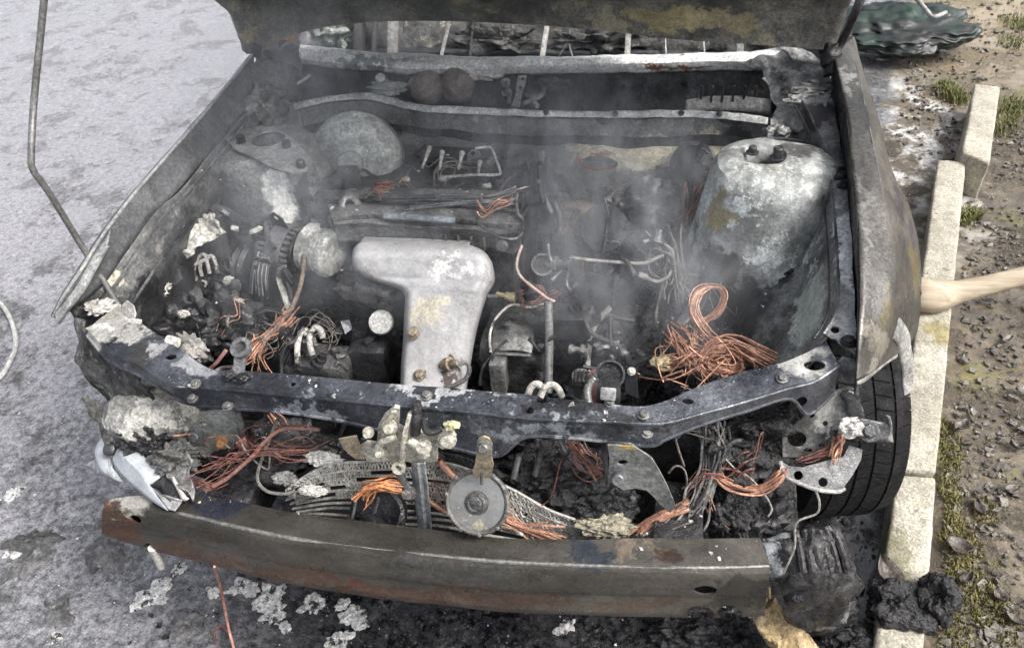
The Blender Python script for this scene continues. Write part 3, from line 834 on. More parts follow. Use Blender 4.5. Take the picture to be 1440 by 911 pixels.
tube("brake_pipe", [(-0.4050, 0.7598, 0.8800), (-0.4090, 0.7729, 0.8300), (-0.4131, 0.7753, 0.8000), (-0.4289, 0.7664, 0.7700), (-0.4433, 0.7690, 0.7500)], .003, GREY, lt, seg=6)
# crumpled hinge bracket behind the left tower
sheet("hinge_bracket", [[(-0.6486, 0.9395, 0.9300), (-0.6295, 0.9684, 0.9500), (-0.6038, 0.9986, 0.9550), (-0.5596, 1.0088, 0.9400), (-0.5410, 0.9964, 0.9200)], [(-0.6552, 0.9432, 0.9000), (-0.6089, 0.9335, 0.9300), (-0.5951, 0.9823, 0.9200), (-0.5399, 0.9442, 0.9300), (-0.5459, 0.9869, 0.9000)], [(-0.6589, 0.9365, 0.8900), (-0.6216, 0.9459, 0.8900), (-0.5801, 0.9265, 0.9100), (-0.5713, 0.9660, 0.8850), (-0.5626, 0.9881, 0.8800)], [(-0.6411, 0.9196, 0.8800), (-0.6273, 0.9550, 0.8700), (-0.5823, 0.9202, 0.8850), (-0.5799, 0.9498, 0.8700), (-0.5809, 0.9924, 0.8600)]], 40, burnt("crumpled_grey", (.07, .07, .07), (.22, .22, .21), s=14, ash=(.5, .5, .46), ash_t=.6, rough=(.5, .9), bump=.7, coarse=.6, fleck=.5), CAR, cross=7, dent=.016, dsc=26, thick=.003)
sheet("cowl_corner", [[(-0.6608, 1.0629, 0.9850), (-0.6491, 1.1255, 0.9850), (-0.6377, 1.2063, 0.9750), (-0.6157, 1.2637, 0.9600)], [(-0.6484, 1.0356, 0.9600), (-0.6209, 1.0791, 0.9600), (-0.6048, 1.1381, 0.9500), (-0.5785, 1.1805, 0.9400)], [(-0.6265, 0.9982, 0.9400), (-0.5957, 1.0238, 0.9400), (-0.5776, 1.0716, 0.9300), (-0.5603, 1.1203, 0.9200)], [(-0.5684, 1.0056, 0.9000), (-0.5522, 1.0222, 0.9000), (-0.5539, 1.0595, 0.8900), (-0.5560, 1.1100, 0.8800)]], 30, GREY, CAR, cross=5, dent=.012, dsc=18)

# ------------------------------------------------------------------ cowl, windscreen frame, firewall
WT = [(-0.6714, 1.2708, 0.9450), (-0.5860, 1.2776, 0.9350), (-0.4656, 1.2754, 0.9250), (-0.3454, 1.2711, 0.9200), (-0.1678, 1.2613, 0.9180), (0.0027, 1.2607, 0.9180), (0.2041, 1.2697, 0.9200), (0.4000, 1.2756, 0.9250), (0.5553, 1.2709, 0.9320), (0.6588, 1.2764, 0.9450)]
WBm = [(-0.6525, 1.2522, 0.9250), (-0.5818, 1.2540, 0.9150), (-0.4618, 1.2524, 0.9050), (-0.3408, 1.2442, 0.9000), (-0.1662, 1.2445, 0.8980), (0.0028, 1.2537, 0.8980), (0.2048, 1.2635, 0.9000), (0.4016, 1.2658, 0.9050), (0.5575, 1.2625, 0.9100), (0.6458, 1.2328, 0.9200)]
FRM = burnt("windscreen_frame_steel", (.48, .49, .49), (.66, .67, .67), s=9, rough=(.45, .75), metal=.1, bump=.4, rust=(.16, .09, .06), rust_t=.68, ash=(.74, .74, .72), ash_t=.50, ash_s=20,
            blobs=[((-0.4265, 1.2674, 0.9050), (.16, .05, .02), (.20, .22, .22), .9), ((0.3842, 1.2683, 0.9000), (.14, .05, .012), (.25, .13, .08))])
WT2 = [V(p) + V((0, .03, -.004)) for p in WT]
WB2 = [V(p) + V((0, .012, -.02)) for p in WBm]
wf = sheet("windscreen_frame", [WT2, WT, between(WT, WBm, .5, (0, -.006, 0)), WBm, WB2], 120, FRM, CAR, cross=3, dent=.004, dsc=16)
for i, p in enumerate(((-0.3412, 1.2591, 0.9250), (-0.2900, 1.2509, 0.9250), (-0.3818, 1.2629, 0.9250), (-0.2589, 1.2444, 0.9280), (-0.4677, 1.2728, 0.9300))):
    lump("ash_scrap", p, (.020, .010, .005), ASH, wf, seed=i + 11, amp=.5, sub=3)
# cowl trough back wall (under the screen frame) and floor
TR = burnt("trough_soot", (.015, .017, .019), (.075, .078, .083), s=9, ash=(.30, .31, .29), ash_t=.66, ash_s=18, rough=(.35, .8), bump=.6, coarse=.4, fleck=.35, rust=(.10, .075, .05), rust_t=.66)
KT = [(-0.5858, 1.0862, 0.8650), (-0.5395, 1.1110, 0.8680), (-0.4774, 1.1303, 0.8700), (-0.4045, 1.1459, 0.8700), (-0.3329, 1.1299, 0.8650), (-0.2527, 1.1108, 0.8580), (-0.1591, 1.1089, 0.8550), (0.0245, 1.1033, 0.8520), (0.2192, 1.1042, 0.8520), (0.4077, 1.1104, 0.8550), (0.5244, 1.1002, 0.8570), (0.6056, 1.0821, 0.8550)]
KB = [(-0.5808, 1.0783, 0.8570), (-0.5383, 1.1028, 0.8600), (-0.4762, 1.1221, 0.8620), (-0.4020, 1.1335, 0.8620), (-0.3315, 1.1199, 0.8560), (-0.2514, 1.1012, 0.8490), (-0.1580, 1.0995, 0.8460), (0.0248, 1.0982, 0.8430), (0.2197, 1.0995, 0.8430), (0.4085, 1.1042, 0.8450), (0.5253, 1.0944, 0.8470), (0.6064, 1.0730, 0.8450)]
WX = cr(WT, 12)
t1 = [V(p) + V((0, .03, -.03)) for p in WX]
t2 = [V(p) + V((0, .03, -.17)) for p in WX]
t3 = [V((p[0], p[1] + .015, p[2] - .10)) for p in KT]
t4 = [V((p[0], p[1] + .012, p[2] - .004)) for p in KT]
sheet("cowl_trough", [t1, t2, t3, t4], 110, TR, CAR, cross=7, dent=.008, dsc=12)
for i in range(9):      # row of small pressed panels along the trough floor
    u = .56 + i * .045
    a = cr(KT, 101)[int(u * 100)]
    box("trough_panel", a + V((0, .035, -.03)), (.036, .012, .03), DGREY if i % 3 else GREY, CAR, dent=.003, bevel=.002)
for i in range(6):      # bars across the dark slot on the right
    a = V((0.4498, 1.1430, 0.8550)).lerp(V((0.5795, 1.1486, 0.8550)), i / 5)
    box("slot_bar", a + V((0, .04, .0)), (.006, .006, .07), SOOT, CAR, bevel=.001)
sheet("slot_panel", [[(0.4149, 1.1705, 0.8600), (0.4751, 1.1889, 0.8600), (0.5436, 1.1915, 0.8600), (0.6188, 1.1786, 0.8600)], [(0.4172, 1.1621, 0.8300), (0.4777, 1.1727, 0.8300), (0.5462, 1.1718, 0.8300), (0.6215, 1.1559, 0.8300)]], 20, burnt("slot_grey", (.13, .13, .13), (.26, .26, .25), s=14, rough=(.6, .9), bump=.5), CAR, cross=3, dent=.004)
KO = burnt("cowl_lip_steel", (.52, .53, .52), (.32, .33, .33), s=9, rough=(.4, .7), metal=.2, bump=.35, rust=(.12, .11, .07), rust_t=.62, ash=(.6, .6, .58), ash_t=.58, ash_s=20)
kl = sheet("cowl_lip", [[V(p) + V((0, .012, -.012)) for p in KT], [V(p) + V((0, .004, .001)) for p in KT], KT, KB, [V(p) + V((0, .012, -.006)) for p in KB]], 120, KO, CAR, cross=2, dent=.003, dsc=18)
for p in ((0.0752, 1.0996, 0.8530), (0.2457, 1.0995, 0.8530), (0.4043, 1.1044, 0.8560), (0.4946, 1.1006, 0.8580)):
    bolt(V(p), (0, -.6, 1), .005, DGREY, kl)
k1 = [V(p) + V((0, .014, -.008)) for p in KB]
k2 = [V(p) + V((0, .010, -.055)) for p in KB]
k3 = [V(p) + V((0, .035, -.062)) for p in KB]
k4 = [V(p) + V((0, .035, -.085)) for p in KB]
k5 = [V(p) + V((0, -.01, -.10)) for p in KB]
k6 = [V(p) + V((0, -.02, -.24)) for p in KB]
k7 = [V(p) + V((0, -.03, -.50)) for p in KB]
FW = burnt("firewall_steel", (.085, .087, .09), (.21, .21, .20), s=5, ash=(.38, .36, .30), ash_t=.6, ash_s=9, rust=(.20, .10, .06), rust_t=.66, rough=(.4, .8), bump=.45, coarse=.3, fleck=.3,
           blobs=[((0.3096, 1.1055, 0.7450), (.22, .08, .06), (.58, .54, .42)), ((0.2036, 1.0898, 0.7300), (.07, .06, .03), (.26, .10, .06)), ((0.2040, 1.0873, 0.6800), (.12, .08, .07), (.16, .16, .15)), ((-0.1588, 1.0980, 0.8350), (.12, .03, .03), (.30, .31, .30)),
                  ((0.4654, 1.1230, 0.7700), (.10, .1, .05), (.54, .50, .39)), ((0.3936, 1.0343, 0.5500), (.25, .2, .12), (.03, .03, .035)), ((0.5486, 1.1442, 0.8000), (.10, .08, .05), (.01, .01, .01))])
fw = sheet("firewall", [k1, k2, k3, k4, k5, k6, k7], 120, FW, CAR, cross=6, dent=.008, dsc=7,
           cutters=[((0.2059, 1.1050, 0.7155), (0, -1, .3), (.05, .02), .12)])
tube("hole_rim", [V((0.2063, 1.1000, 0.7183)) + V((.052 * math.cos(a * .3927), 0, .022 * math.sin(a * .3927))) for a in range(17)], .005, burnt("rust_rim", (.30, .12, .07), (.2, .08, .05), rough=(.6, .9)), fw, seg=6)
for p in ((0.1436, 1.1185, 0.8280), (0.1758, 1.1168, 0.8180), (0.2792, 1.1271, 0.8250), (0.3146, 1.1234, 0.8200), (0.2459, 1.1104, 0.7900)):
    bolt(V(p), (0, -1, .3), .007, GREY, fw)
# air duct flange with hanging charred loom
hc = V((0.4421, 1.0600, 0.7408))
lathe("duct_flange", [(.056, -.02), (.058, .004), (.05, .010), (.044, .004), (.042, -.03)], hc, (-.1, -1, .35), DGREY, CAR, seg=30, dent=.002)
tube("charred_loom", [(0.4557, 1.0800, 0.7829), (0.4651, 1.0300, 0.7720), (0.4543, 1.0000, 0.7403), (0.4503, 0.9700, 0.7090), (0.4483, 0.9500, 0.6714), (0.4395, 0.9300, 0.6331)], .020, CHAR, CAR, seg=12, taper=[.6, 1.2, .9, .8, .6, .3], n=30)
wires("red_wire_tail", [(0.4516, 0.9700, 0.7345), (0.4476, 0.9500, 0.7014), (0.4358, 0.9300, 0.6836), (0.4310, 0.9200, 0.6597), (0.4426, 0.9100, 0.6404)], 8, .007, .0026, WIRE_RED, CAR, seed=4)
# dash bits, wiper mechanism, blower bulges in the trough
sheet("wiper_bracket", [[(-0.0117, 1.2160, 0.8950), (0.0104, 1.2167, 0.8950)], [(-0.0118, 1.1910, 0.8850), (0.0102, 1.1918, 0.8850)], [(-0.0120, 1.1633, 0.8650), (0.0040, 1.1557, 0.8650)], [(-0.0158, 1.1190, 0.8570), (0.0065, 1.1159, 0.8570)]], 8, lipm, CAR, cross=4, thick=.003,
      cutters=[((0.0009, 1.2058, 0.8920), (0, -.5, 1), .005, .05), ((-0.0013, 1.1813, 0.8800), (0, -.5, 1), .005, .05)])
lathe("wiper_motor", [(.026, -.01), (.028, .004), (.022, .010), (.016, .012), (.015, .016), (.001, .016)], V((0.0377, 1.1752, 0.8700)), (0, -.5, 1), GREY, CAR, seg=24)
lathe("linkage_pivot", [(.010, -.01), (.012, .004), (.007, .008), (.001, .008)], V((-0.0428, 1.1986, 0.8850)), (0, -.4, 1), lipm, CAR, seg=18)
lathe("linkage_pivot", [(.012, -.01), (.014, .005), (.009, .010), (.001, .010)], V((-0.0349, 1.1684, 0.8680)), (0, -.4, 1), GREY, CAR, seg=18)
tube("linkage_arm", [(-0.0395, 1.1830, 0.8920), (-0.0306, 1.1592, 0.8800), (-0.0235, 1.1325, 0.8600)], .005, GREY, CAR, seg=8)
tube("linkage_arm", [(0.0134, 1.1300, 0.8600), (0.0332, 1.1428, 0.8620), (0.0507, 1.1218, 0.8570)], .006, lipm, CAR, seg=8)
BRN = burnt("brown_casing", (.12, .105, .095), (.20, .175, .16), s=8, rough=(.6, .9), bump=.3, fleck=.1)
for i, (c, r, s_) in enumerate((((-0.2677, 1.2160, 0.8500), (.052, .035, .045), 4), ((-0.1838, 1.2168, 0.8550), (.045, .035, .05), 6))):
    lump("blower_casing", V(c) + V((0, .03, 0)), r, BRN, CAR, seed=s_, amp=.18, sc=1.2, sub=4)
lathe("pale_ring", [(.008, -.003), (.013, -.003), (.013, .003), (.008, .003)], V((-0.3794, 1.2027, 0.8900)), (0, -.6, .8), ASH, CAR, seg=18)
lump("trough_debris", (-0.3545, 1.1865, 0.8700), (.045, .02, .015), burnt("pale_debris", (.25, .26, .25), (.12, .12, .12), s=20, rough=(.7, 1)), CAR, seed=21, amp=.7, sub=4)
plate("trough_bracket", [(-0.5370, 1.2884, 0.8950), (-0.4699, 1.2711, 0.8950), (-0.4563, 1.2590, 0.8600), (-0.4470, 1.2027, 0.8450), (-0.4957, 1.2096, 0.8450), (-0.5196, 1.2528, 0.8700)], DGREY, CAR, thick=.003, dent=.006)
for pts in ([(-0.5923, 1.1184, 0.9300), (-0.5754, 1.0939, 0.9200), (-0.5653, 1.0959, 0.9250)], [(-0.5658, 1.0943, 0.9200), (-0.5491, 1.1094, 0.9250), (-0.5381, 1.1244, 0.9300)]):
    tube("bent_strip", pts, .004, ASH, CAR, seg=6)
lump("trough_debris", (0.0674, 1.2494, 0.8600), (.05, .015, .012), GREY, CAR, seed=22, amp=.7, sub=4)
lump("trough_debris", (-0.1347, 1.2509, 0.8800), (.06, .01, .012), ASH, CAR, seed=25, amp=.7, sub=4)

# crumpled right cowl corner
CRM = burnt("crumpled_corner", (.10, .10, .102), (.30, .31, .30), s=10, ash=(.48, .48, .46), ash_t=.6, ash_s=14, rough=(.35, .7), metal=.15, bump=.5, coarse=.4, fleck=.25)
sheet("cowl_corner", [[(0.5397, 1.2589, 0.9150), (0.5958, 1.2524, 0.9400), (0.6438, 1.2514, 0.9550), (0.6904, 1.2180, 0.9550), (0.7299, 1.1928, 0.9450)], [(0.5946, 1.2410, 0.9050), (0.6222, 1.2280, 0.9200), (0.6606, 1.1966, 0.9250), (0.7014, 1.1889, 0.9200), (0.7364, 1.1551, 0.9300)],
                      [(0.6173, 1.1859, 0.8750), (0.6408, 1.1849, 0.8850), (0.6680, 1.1412, 0.9000), (0.7087, 1.1551, 0.9050), (0.7402, 1.1225, 0.9150)], [(0.6248, 1.1401, 0.8600), (0.6480, 1.1306, 0.8650), (0.6763, 1.1080, 0.8800), (0.7050, 1.1000, 0.8950), (0.7373, 1.0801, 0.9050)],
                      [(0.6101, 1.0924, 0.8500), (0.6402, 1.1049, 0.8500), (0.6679, 1.0839, 0.8700), (0.7001, 1.0721, 0.8800), (0.7250, 1.0278, 0.8900)], [(0.6094, 1.0348, 0.8300), (0.6381, 1.0443, 0.8350), (0.6685, 1.0246, 0.8550), (0.7027, 1.0241, 0.8650), (0.7210, 1.0024, 0.8800)]], 50, CRM, CAR, cross=6, dent=.012, dsc=18)
for p in ((0.6386, 1.1903, 0.9150), (0.6458, 1.1557, 0.8930)):
    bolt(V(p), (0, -.6, 1), .008, SOOT, CAR, h=.003)
sheet("torn_flap", [[(0.6209, 1.2263, 0.9650), (0.6484, 1.2317, 0.9700), (0.6815, 1.2275, 0.9650), (0.7166, 1.1971, 0.9500)], [(0.6420, 1.2255, 0.9550), (0.6623, 1.2042, 0.9500), (0.6876, 1.1876, 0.9450), (0.7202, 1.1926, 0.9450)]], 24, CRM, CAR, cross=4, dent=.008, dsc=30)
sheet("torn_flap", [[(0.5903, 1.2106, 0.9000), (0.6087, 1.2039, 0.8850), (0.6291, 1.1773, 0.8700)], [(0.6114, 1.2278, 0.9000), (0.6259, 1.2126, 0.8850), (0.6338, 1.1736, 0.8700)]], 16, lipm, CAR, cross=3, dent=.006)
lump("melted_bead", (0.6218, 1.0214, 0.8500), (.028, .02, .018), CRM, CAR, seed=31, amp=.5, sub=4)
for i, p in enumerate(((0.6887, 1.1201, 0.9100), (0.7117, 1.1298, 0.9200), (0.6960, 1.0965, 0.9000), (0.6733, 1.0987, 0.8950))):
    lump("crumpled_scrap", p, (.03, .014, .012), CRM, CAR, seed=35 + i, amp=.9, sub=3)

# ------------------------------------------------------------------ bonnet, hinges, prop rod
H0 = [(-0.6889, 1.1215, 0.9900), (-0.6276, 1.2135, 0.9950), (-0.5527, 1.2807, 0.9980), (-0.4265, 1.3219, 1.0000), (-0.2331, 1.3328, 1.0000), (-0.0008, 1.3086, 1.0000), (0.2036, 1.2666, 1.0000), (0.3792, 1.2134, 1.0000), (0.5602, 1.1810, 1.0000), (0.7400, 1.1628, 0.9950)]
up = V((0, -.755, .656))
def bonnet_rows():
    rows = []
    for k in range(30):
        s = (k / 29) ** 1.3
        row = []
        for i, p in enumerate(cr(H0, 61)):
            u = i / 60
            q = V(p)
            q.y += (1.30 - q.y) * min(1, s * 6) * .5
            x = q.x * (1 + .02 * s - .10 * s * s)
            d = s * 1.02
            # pressed inner frame: edge bead, then pockets
            b = .012 * math.exp(-((d - .012) / .012) ** 2)
            pock = 0.
            if .05 < d < .95:
                w = abs(math.sin(u * math.pi * 4.0))
                pock = -.022 * min(1, (d - .05) / .03) * min(1, max(0, (w - .25) * 3)) * (1 if d < .22 or d > .34 else .2)
            crown = -.05 * (2 * u - 1) ** 2 * 1.
            nrm = V((0, -up.z, up.y))
            nrm = V((0, -.656, -.755))
            row.append(V((x, q.y, q.z)) + up * d + nrm * (b + pock + crown * .3 * s))
        rows.append(row)
    return rows
HOOD = burnt("bonnet_underside", (.09, .09, .088), (.24, .236, .21), s=6, ash=(.42, .38, .26), ash_t=.575, ash_s=8, rough=(.45, .8), bump=.5, coarse=.3, fleck=.25, rust=(.11, .085, .04), rust_t=.6,
             blobs=[((0.3599, 1.1800, 1.0585), (.16, .10, .05), (.48, .42, .24)), ((0.5054, 1.1800, 1.0586), (.10, .08, .04), (.36, .32, .20)), ((0.2075, 1.2200, 1.0212), (.08, .08, .03), (.40, .37, .27)), ((0.0292, 1.2000, 1.0765), (.10, .05, .03), (.38, .36, .18)), ((0.6071, 1.2200, 1.0273), (.12, .06, .05), (.26, .235, .19)), ((-0.5673, 1.2000, 1.0593), (.16, .08, .06), (.18, .19, .18))])
rows = bonnet_rows()
hv, hf = [], []
for r in rows: hv += r
for i in range(len(rows) - 1):
    for j in range(60):
        hf.append((i * 61 + j, i * 61 + j + 1, (i + 1) * 61 + j + 1, (i + 1) * 61 + j))
hood = mesh("bonnet", hv, hf, HOOD, CAR, label="sooty underside of the raised bonnet")
hm = hood.modifiers.new("thickness", 'SOLIDIFY'); hm.thickness = .022; hm.offset = -1
hbase = [V(p) + V((0, .004, .004)) for p in H0]
tube("rear_edge", hbase, .009, burnt("bonnet_edge", (.03, .03, .032), (.07, .07, .07), s=8, rough=(.35, .6), bump=.3), hood, seg=8, n=100)
sheet("hinge_plate", [[(-0.7256, 1.1576, 1.0200), (-0.6958, 1.1390, 1.0200), (-0.6781, 1.1366, 1.0100), (-0.6565, 1.1342, 1.0000)], [(-0.7109, 1.1425, 1.0000), (-0.6956, 1.1336, 0.9850), (-0.6834, 1.1308, 0.9750), (-0.6692, 1.1370, 0.9650)]], 14, SOOT, hood, cross=3, thick=.006)
tube("hinge_arm", [(0.7892, 1.1933, 1.1400), (0.7709, 1.1530, 1.1000), (0.7624, 1.1552, 1.0600), (0.7533, 1.1671, 1.0100), (0.7377, 1.1544, 0.9850), (0.7316, 1.1376, 0.9650), (0.7289, 1.1171, 0.9500)], .0135, SOOT, hood, seg=10, n=50, flat=.55)
lump("hinge_knuckle", (0.7319, 1.1501, 0.9800), (.022, .022, .03), SOOT, hood, seed=41, amp=.4, sub=3)
sheet("bonnet_corner", [[(0.7029, 1.1747, 1.0000), (0.7289, 1.1836, 1.0000), (0.7542, 1.2010, 1.0100), (0.7726, 1.2180, 1.0400)], [(0.7089, 1.1617, 0.9750), (0.7282, 1.1578, 0.9700), (0.7440, 1.1750, 0.9800), (0.7545, 1.1668, 1.0200)]], 20, SOOT, hood, cross=3, thick=.008, dent=.006)
ROD = burnt("prop_rod_steel", (.11, .11, .11), (.19, .19, .185), s=10, rough=(.35, .6), metal=.4, bump=.15)
rodp = [(-0.7107, 0.3676, 0.7600), (-0.7339, 0.3855, 0.8000), (-0.7646, 0.4011, 0.9000), (-0.7653, 0.3863, 1.0200), (-0.7674, 0.3784, 1.0700), (-0.7654, 0.3904, 1.1000), (-0.7650, 0.4521, 1.1750), (-0.7360, 0.4999, 1.2750), (-0.7172, 0.5217, 1.3300), (-0.6924, 0.5431, 1.3950)]
tube("prop_rod", rodp, .0062, ROD, CAR, seg=10, n=90)

# ------------------------------------------------------------------ cabin seen through the empty windscreen, body shell behind
INT = burnt("cabin_char", (.015, .015, .016), (.08, .08, .076), s=9, ash=(.36, .33, .25), ash_t=.60, ash_s=20, rough=(.5, .9), bump=.8, coarse=.6, fleck=.4)
sheet("dash_remains", [[(-.66, 1.52, .99), (-.3, 1.56, .97), (.1, 1.56, .96), (.4, 1.55, .97), (.66, 1.52, .97)], [(-.66, 1.46, .88), (-.3, 1.48, .86), (.1, 1.47, .86), (.4, 1.47, .87), (.66, 1.45, .87)],
                       [(-.66, 1.40, .78), (-.3, 1.42, .76), (.1, 1.42, .76), (.4, 1.42, .77), (.66, 1.40, .77)]], 70, INT, CAR, cross=14, dent=.03, dsc=11, seed=4)
tube("dash_bar", [(-.66, 1.44, .86), (-.2, 1.45, .86), (.3, 1.45, .86), (.66, 1.43, .86)], .010, DGREY, CAR, seg=12)
struts = [((-0.6740, 1.4200, 0.8766), (-0.6450, 1.4700, 0.9409), .030, GREY), ((-0.5727, 1.4200, 0.8605), (-0.5641, 1.4600, 0.9489), .016, DGREY), ((-0.5151, 1.4200, 0.8568), (-0.5070, 1.4600, 0.9570), .018, DGREY), ((-0.4685, 1.4200, 0.8530), (-0.4626, 1.4600, 0.9571), .010, DGREY), ((-0.4150, 1.4200, 0.8535), (-0.4079, 1.4600, 0.9571), .017, lipm),
          ((-0.2722, 1.4200, 0.8507), (-0.2454, 1.4600, 0.9493), .006, lipm), ((-0.1871, 1.4200, 0.8515), (-0.1792, 1.4600, 0.9375), .004, DGREY), ((0.0210, 1.4000, 0.8579), (0.0330, 1.4500, 0.9495), .009, lipm), ((0.0618, 1.4200, 0.8540), (0.0906, 1.4500, 0.8985), .003, GREY), ((0.1053, 1.4200, 0.8544), (0.0906, 1.4500, 0.8945), .003, GREY),
          ((0.2546, 1.4000, 0.8642), (0.2533, 1.4500, 0.9306), .010, lipm), ((0.3587, 1.4200, 0.8569), (0.3524, 1.4600, 0.9116), .003, GREY), ((0.4600, 1.4200, 0.8618), (0.4546, 1.4600, 0.9043), .003, GREY), ((0.5505, 1.4000, 0.8749), (0.5482, 1.4300, 0.9050), .012, lipm)]
for a, b, w, m in struts:
    tube("dash_strut", [V(a) + V((0, 0, -.06)), V(a), V(b), V(b) + V((0, .02, .08))], w, m, CAR, seg=8, flat=.5, n=16)
lump("dash_lump", (-0.6073, 1.4500, 0.9113), (.06, .03, .04), burnt("pale_green_lump", (.30, .34, .31), (.18, .20, .19), s=14, rough=(.6, .9), bump=.6), CAR, seed=51, amp=.6, sub=4)
lump("dash_lump", (0.1672, 1.4700, 0.8830), (.11, .03, .04), INT, CAR, seed=52, amp=.8, sub=5)
lump("dash_lump", (-0.1144, 1.4700, 0.8813), (.10, .03, .04), INT, CAR, seed=54, amp=.8, sub=5)
BODY = burnt("burnt_body", (.09, .085, .08), (.17, .16, .15), s=3, rust=(.20, .09, .05), rust_t=.56, rust_s=3, rough=(.5, .8), bump=.2)
for s in (-1, 1):
    sheet("body_side", [[(s * .72, 1.24, .96), (s * .73, 2.0, .97), (s * .73, 3.0, .98), (s * .70, 3.9, .96)], [(s * .79, 1.24, .80), (s * .82, 2.0, .80), (s * .82, 3.0, .80), (s * .78, 3.9, .78)],
                        [(s * .80, 1.24, .30), (s * .81, 2.0, .28), (s * .81, 3.0, .28), (s * .78, 3.9, .32)]], 40, BODY, CAR, cross=5, dent=.004, dsc=4)
    tube("windscreen_pillar", [(s * .66, 1.27, .95), (s * .62, 1.6, 1.18), (s * .56, 1.95, 1.38)], .03, BODY, CAR, seg=10, flat=.6)
    tube("rear_pillar", [(s * .56, 2.95, 1.38), (s * .62, 3.3, 1.15), (s * .66, 3.55, .98)], .035, BODY, CAR, seg=10, flat=.6)
sheet("roof", [[(-.57, 1.93, 1.38), (-.58, 2.4, 1.41), (-.57, 2.97, 1.38)], [(0, 1.88, 1.42), (0, 2.4, 1.45), (0, 3.0, 1.42)], [(.57, 1.93, 1.38), (.58, 2.4, 1.41), (.57, 2.97, 1.38)]], 30, BODY, CAR, cross=8, dent=.01, dsc=3)
sheet("cabin_floor", [[(-.78, 1.3, .22), (-.78, 3.9, .25)], [(.78, 1.3, .22), (.78, 3.9, .25)]], 8, SOOT, CAR, cross=6)

# ------------------------------------------------------------------ engine bay
rnd = random.Random(7)
def bay_h(x, y):
    n = noise.fractal(V((x * 5, y * 5, 1.7)), .75, 2, 5)
    return .40 + .05 * n - .10 * max(0, .45 - y) + (.05 * max(0, x - .25))
bv, bf = [], []
BX, BY = 110, 80
for j in range(BY):
    for i in range(BX):
        x = -.70 + 1.38 * i / (BX - 1)
        y = .26 + .86 * j / (BY - 1)
        bv.append((x, y, bay_h(x, y)))
for j in range(BY - 1):
    for i in range(BX - 1):
        bf.append((j * BX + i, j * BX + i + 1, (j + 1) * BX + i + 1, (j + 1) * BX + i))
mesh("charred_residue", bv, bf, CHAR, CAR, kind="stuff", smooth=70)
parts = []
shards(parts, (-.45, .5, .42), (.22, .22, 0), 260, .016, rnd, bay_h)
shards(parts, (.45, .55, .45), (.20, .22, 0), 320, .014, rnd, bay_h)
shards(parts, (.1, .45, .45), (.35, .12, 0), 160, .013, rnd, bay_h)
mesh("char_fragments", *merge(parts), CHAR, CAR, kind="stuff", smooth=None)

ALU = burnt("engine_alloy", (.075, .076, .078), (.23, .232, .228), s=7, ash=(.42, .42, .40), ash_t=.63, rough=(.25, .55), metal=.25, bump=.4, coarse=.2, fleck=.3)
ALUD = burnt("sooty_alloy", (.022, .022, .024), (.09, .091, .093), s=8, ash=(.36, .36, .34), ash_t=.65, rough=(.2, .5), metal=.15, bump=.45, coarse=.3, fleck=.3)
eng = box("engine_block", (-.20, .86, .55), (.50, .30, .40), ALUD, CAR, bevel=.015, dent=.006)
# valve cover: wavy lofted ridges
VR = lambda y0, z0: None
vc_rows = [[(-0.4273, 0.8092, 0.7750), (-0.2766, 0.8262, 0.7750), (-0.1046, 0.8319, 0.7750), (0.0621, 0.8424, 0.7700)], [(-0.4119, 0.7817, 0.8000), (-0.2608, 0.7902, 0.8050), (-0.0937, 0.7986, 0.8050), (0.0657, 0.8087, 0.8000)], [(-0.3952, 0.7453, 0.8000), (-0.2458, 0.7427, 0.8100), (-0.0824, 0.7514, 0.8100), (0.0734, 0.7610, 0.8000)],
           [(-0.3936, 0.7511, 0.7850), (-0.2541, 0.7593, 0.7900), (-0.0871, 0.7623, 0.7900), (0.0699, 0.7581, 0.7850)], [(-0.3729, 0.7183, 0.7950), (-0.2385, 0.7153, 0.8050), (-0.0765, 0.7205, 0.8000), (0.0731, 0.7301, 0.7900)], [(-0.3577, 0.6916, 0.7900), (-0.2305, 0.6857, 0.8000), (-0.0710, 0.6941, 0.7950), (0.0729, 0.7008, 0.7850)],
           [(-0.3558, 0.6896, 0.7800), (-0.2347, 0.6912, 0.7850), (-0.0739, 0.6999, 0.7800), (0.0700, 0.6962, 0.7750)], [(-0.3451, 0.6699, 0.7820), (-0.2284, 0.6714, 0.7870), (-0.0692, 0.6802, 0.7820), (0.0718, 0.6767, 0.7770)], [(-0.3514, 0.6779, 0.7650), (-0.2357, 0.6854, 0.7680), (-0.0730, 0.6886, 0.7650), (0.0699, 0.6825, 0.7600)], [(-0.3574, 0.6778, 0.7200), (-0.2443, 0.6871, 0.7200), (-0.0775, 0.6870, 0.7200), (0.0645, 0.6895, 0.7150)]]
vc = sheet("valve_cover", vc_rows, 90, ALU, eng, cross=3, dent=.006, dsc=14, thick=.003)
tube("cover_highlight", [(-0.2276, 0.6794, 0.8060), (-0.1782, 0.6775, 0.8060), (-0.1293, 0.6755, 0.8060), (-0.0661, 0.6765, 0.8030)], .008, burnt("blue_highlight", (.22, .25, .28), (.15, .165, .18), s=12, rough=(.3, .5), metal=.3), vc, seg=8, flat=.6)  # bluish highlight on the cover built as a pale strip
tube("cover_crack", [(-0.2810, 0.7384, 0.8130), (-0.2076, 0.7272, 0.8120), (-0.1092, 0.7270, 0.8110), (-0.0133, 0.7300, 0.8080), (0.0589, 0.7246, 0.8020)], .005, SOOT, vc, seg=6, flat=.5)
for x, y in ((622, 332), (640, 334), (655, 335), (668, 337), (685, 338)):
    pass
for i in range(6):
    a = V((-0.1229, 0.6883, 0.7550)).lerp(V((0.0228, 0.6851, 0.7500)), i / 5)
    box("rib", a + V((0, -.004, -.008)), (.005, .012, .035), ALU, vc, bevel=.001)
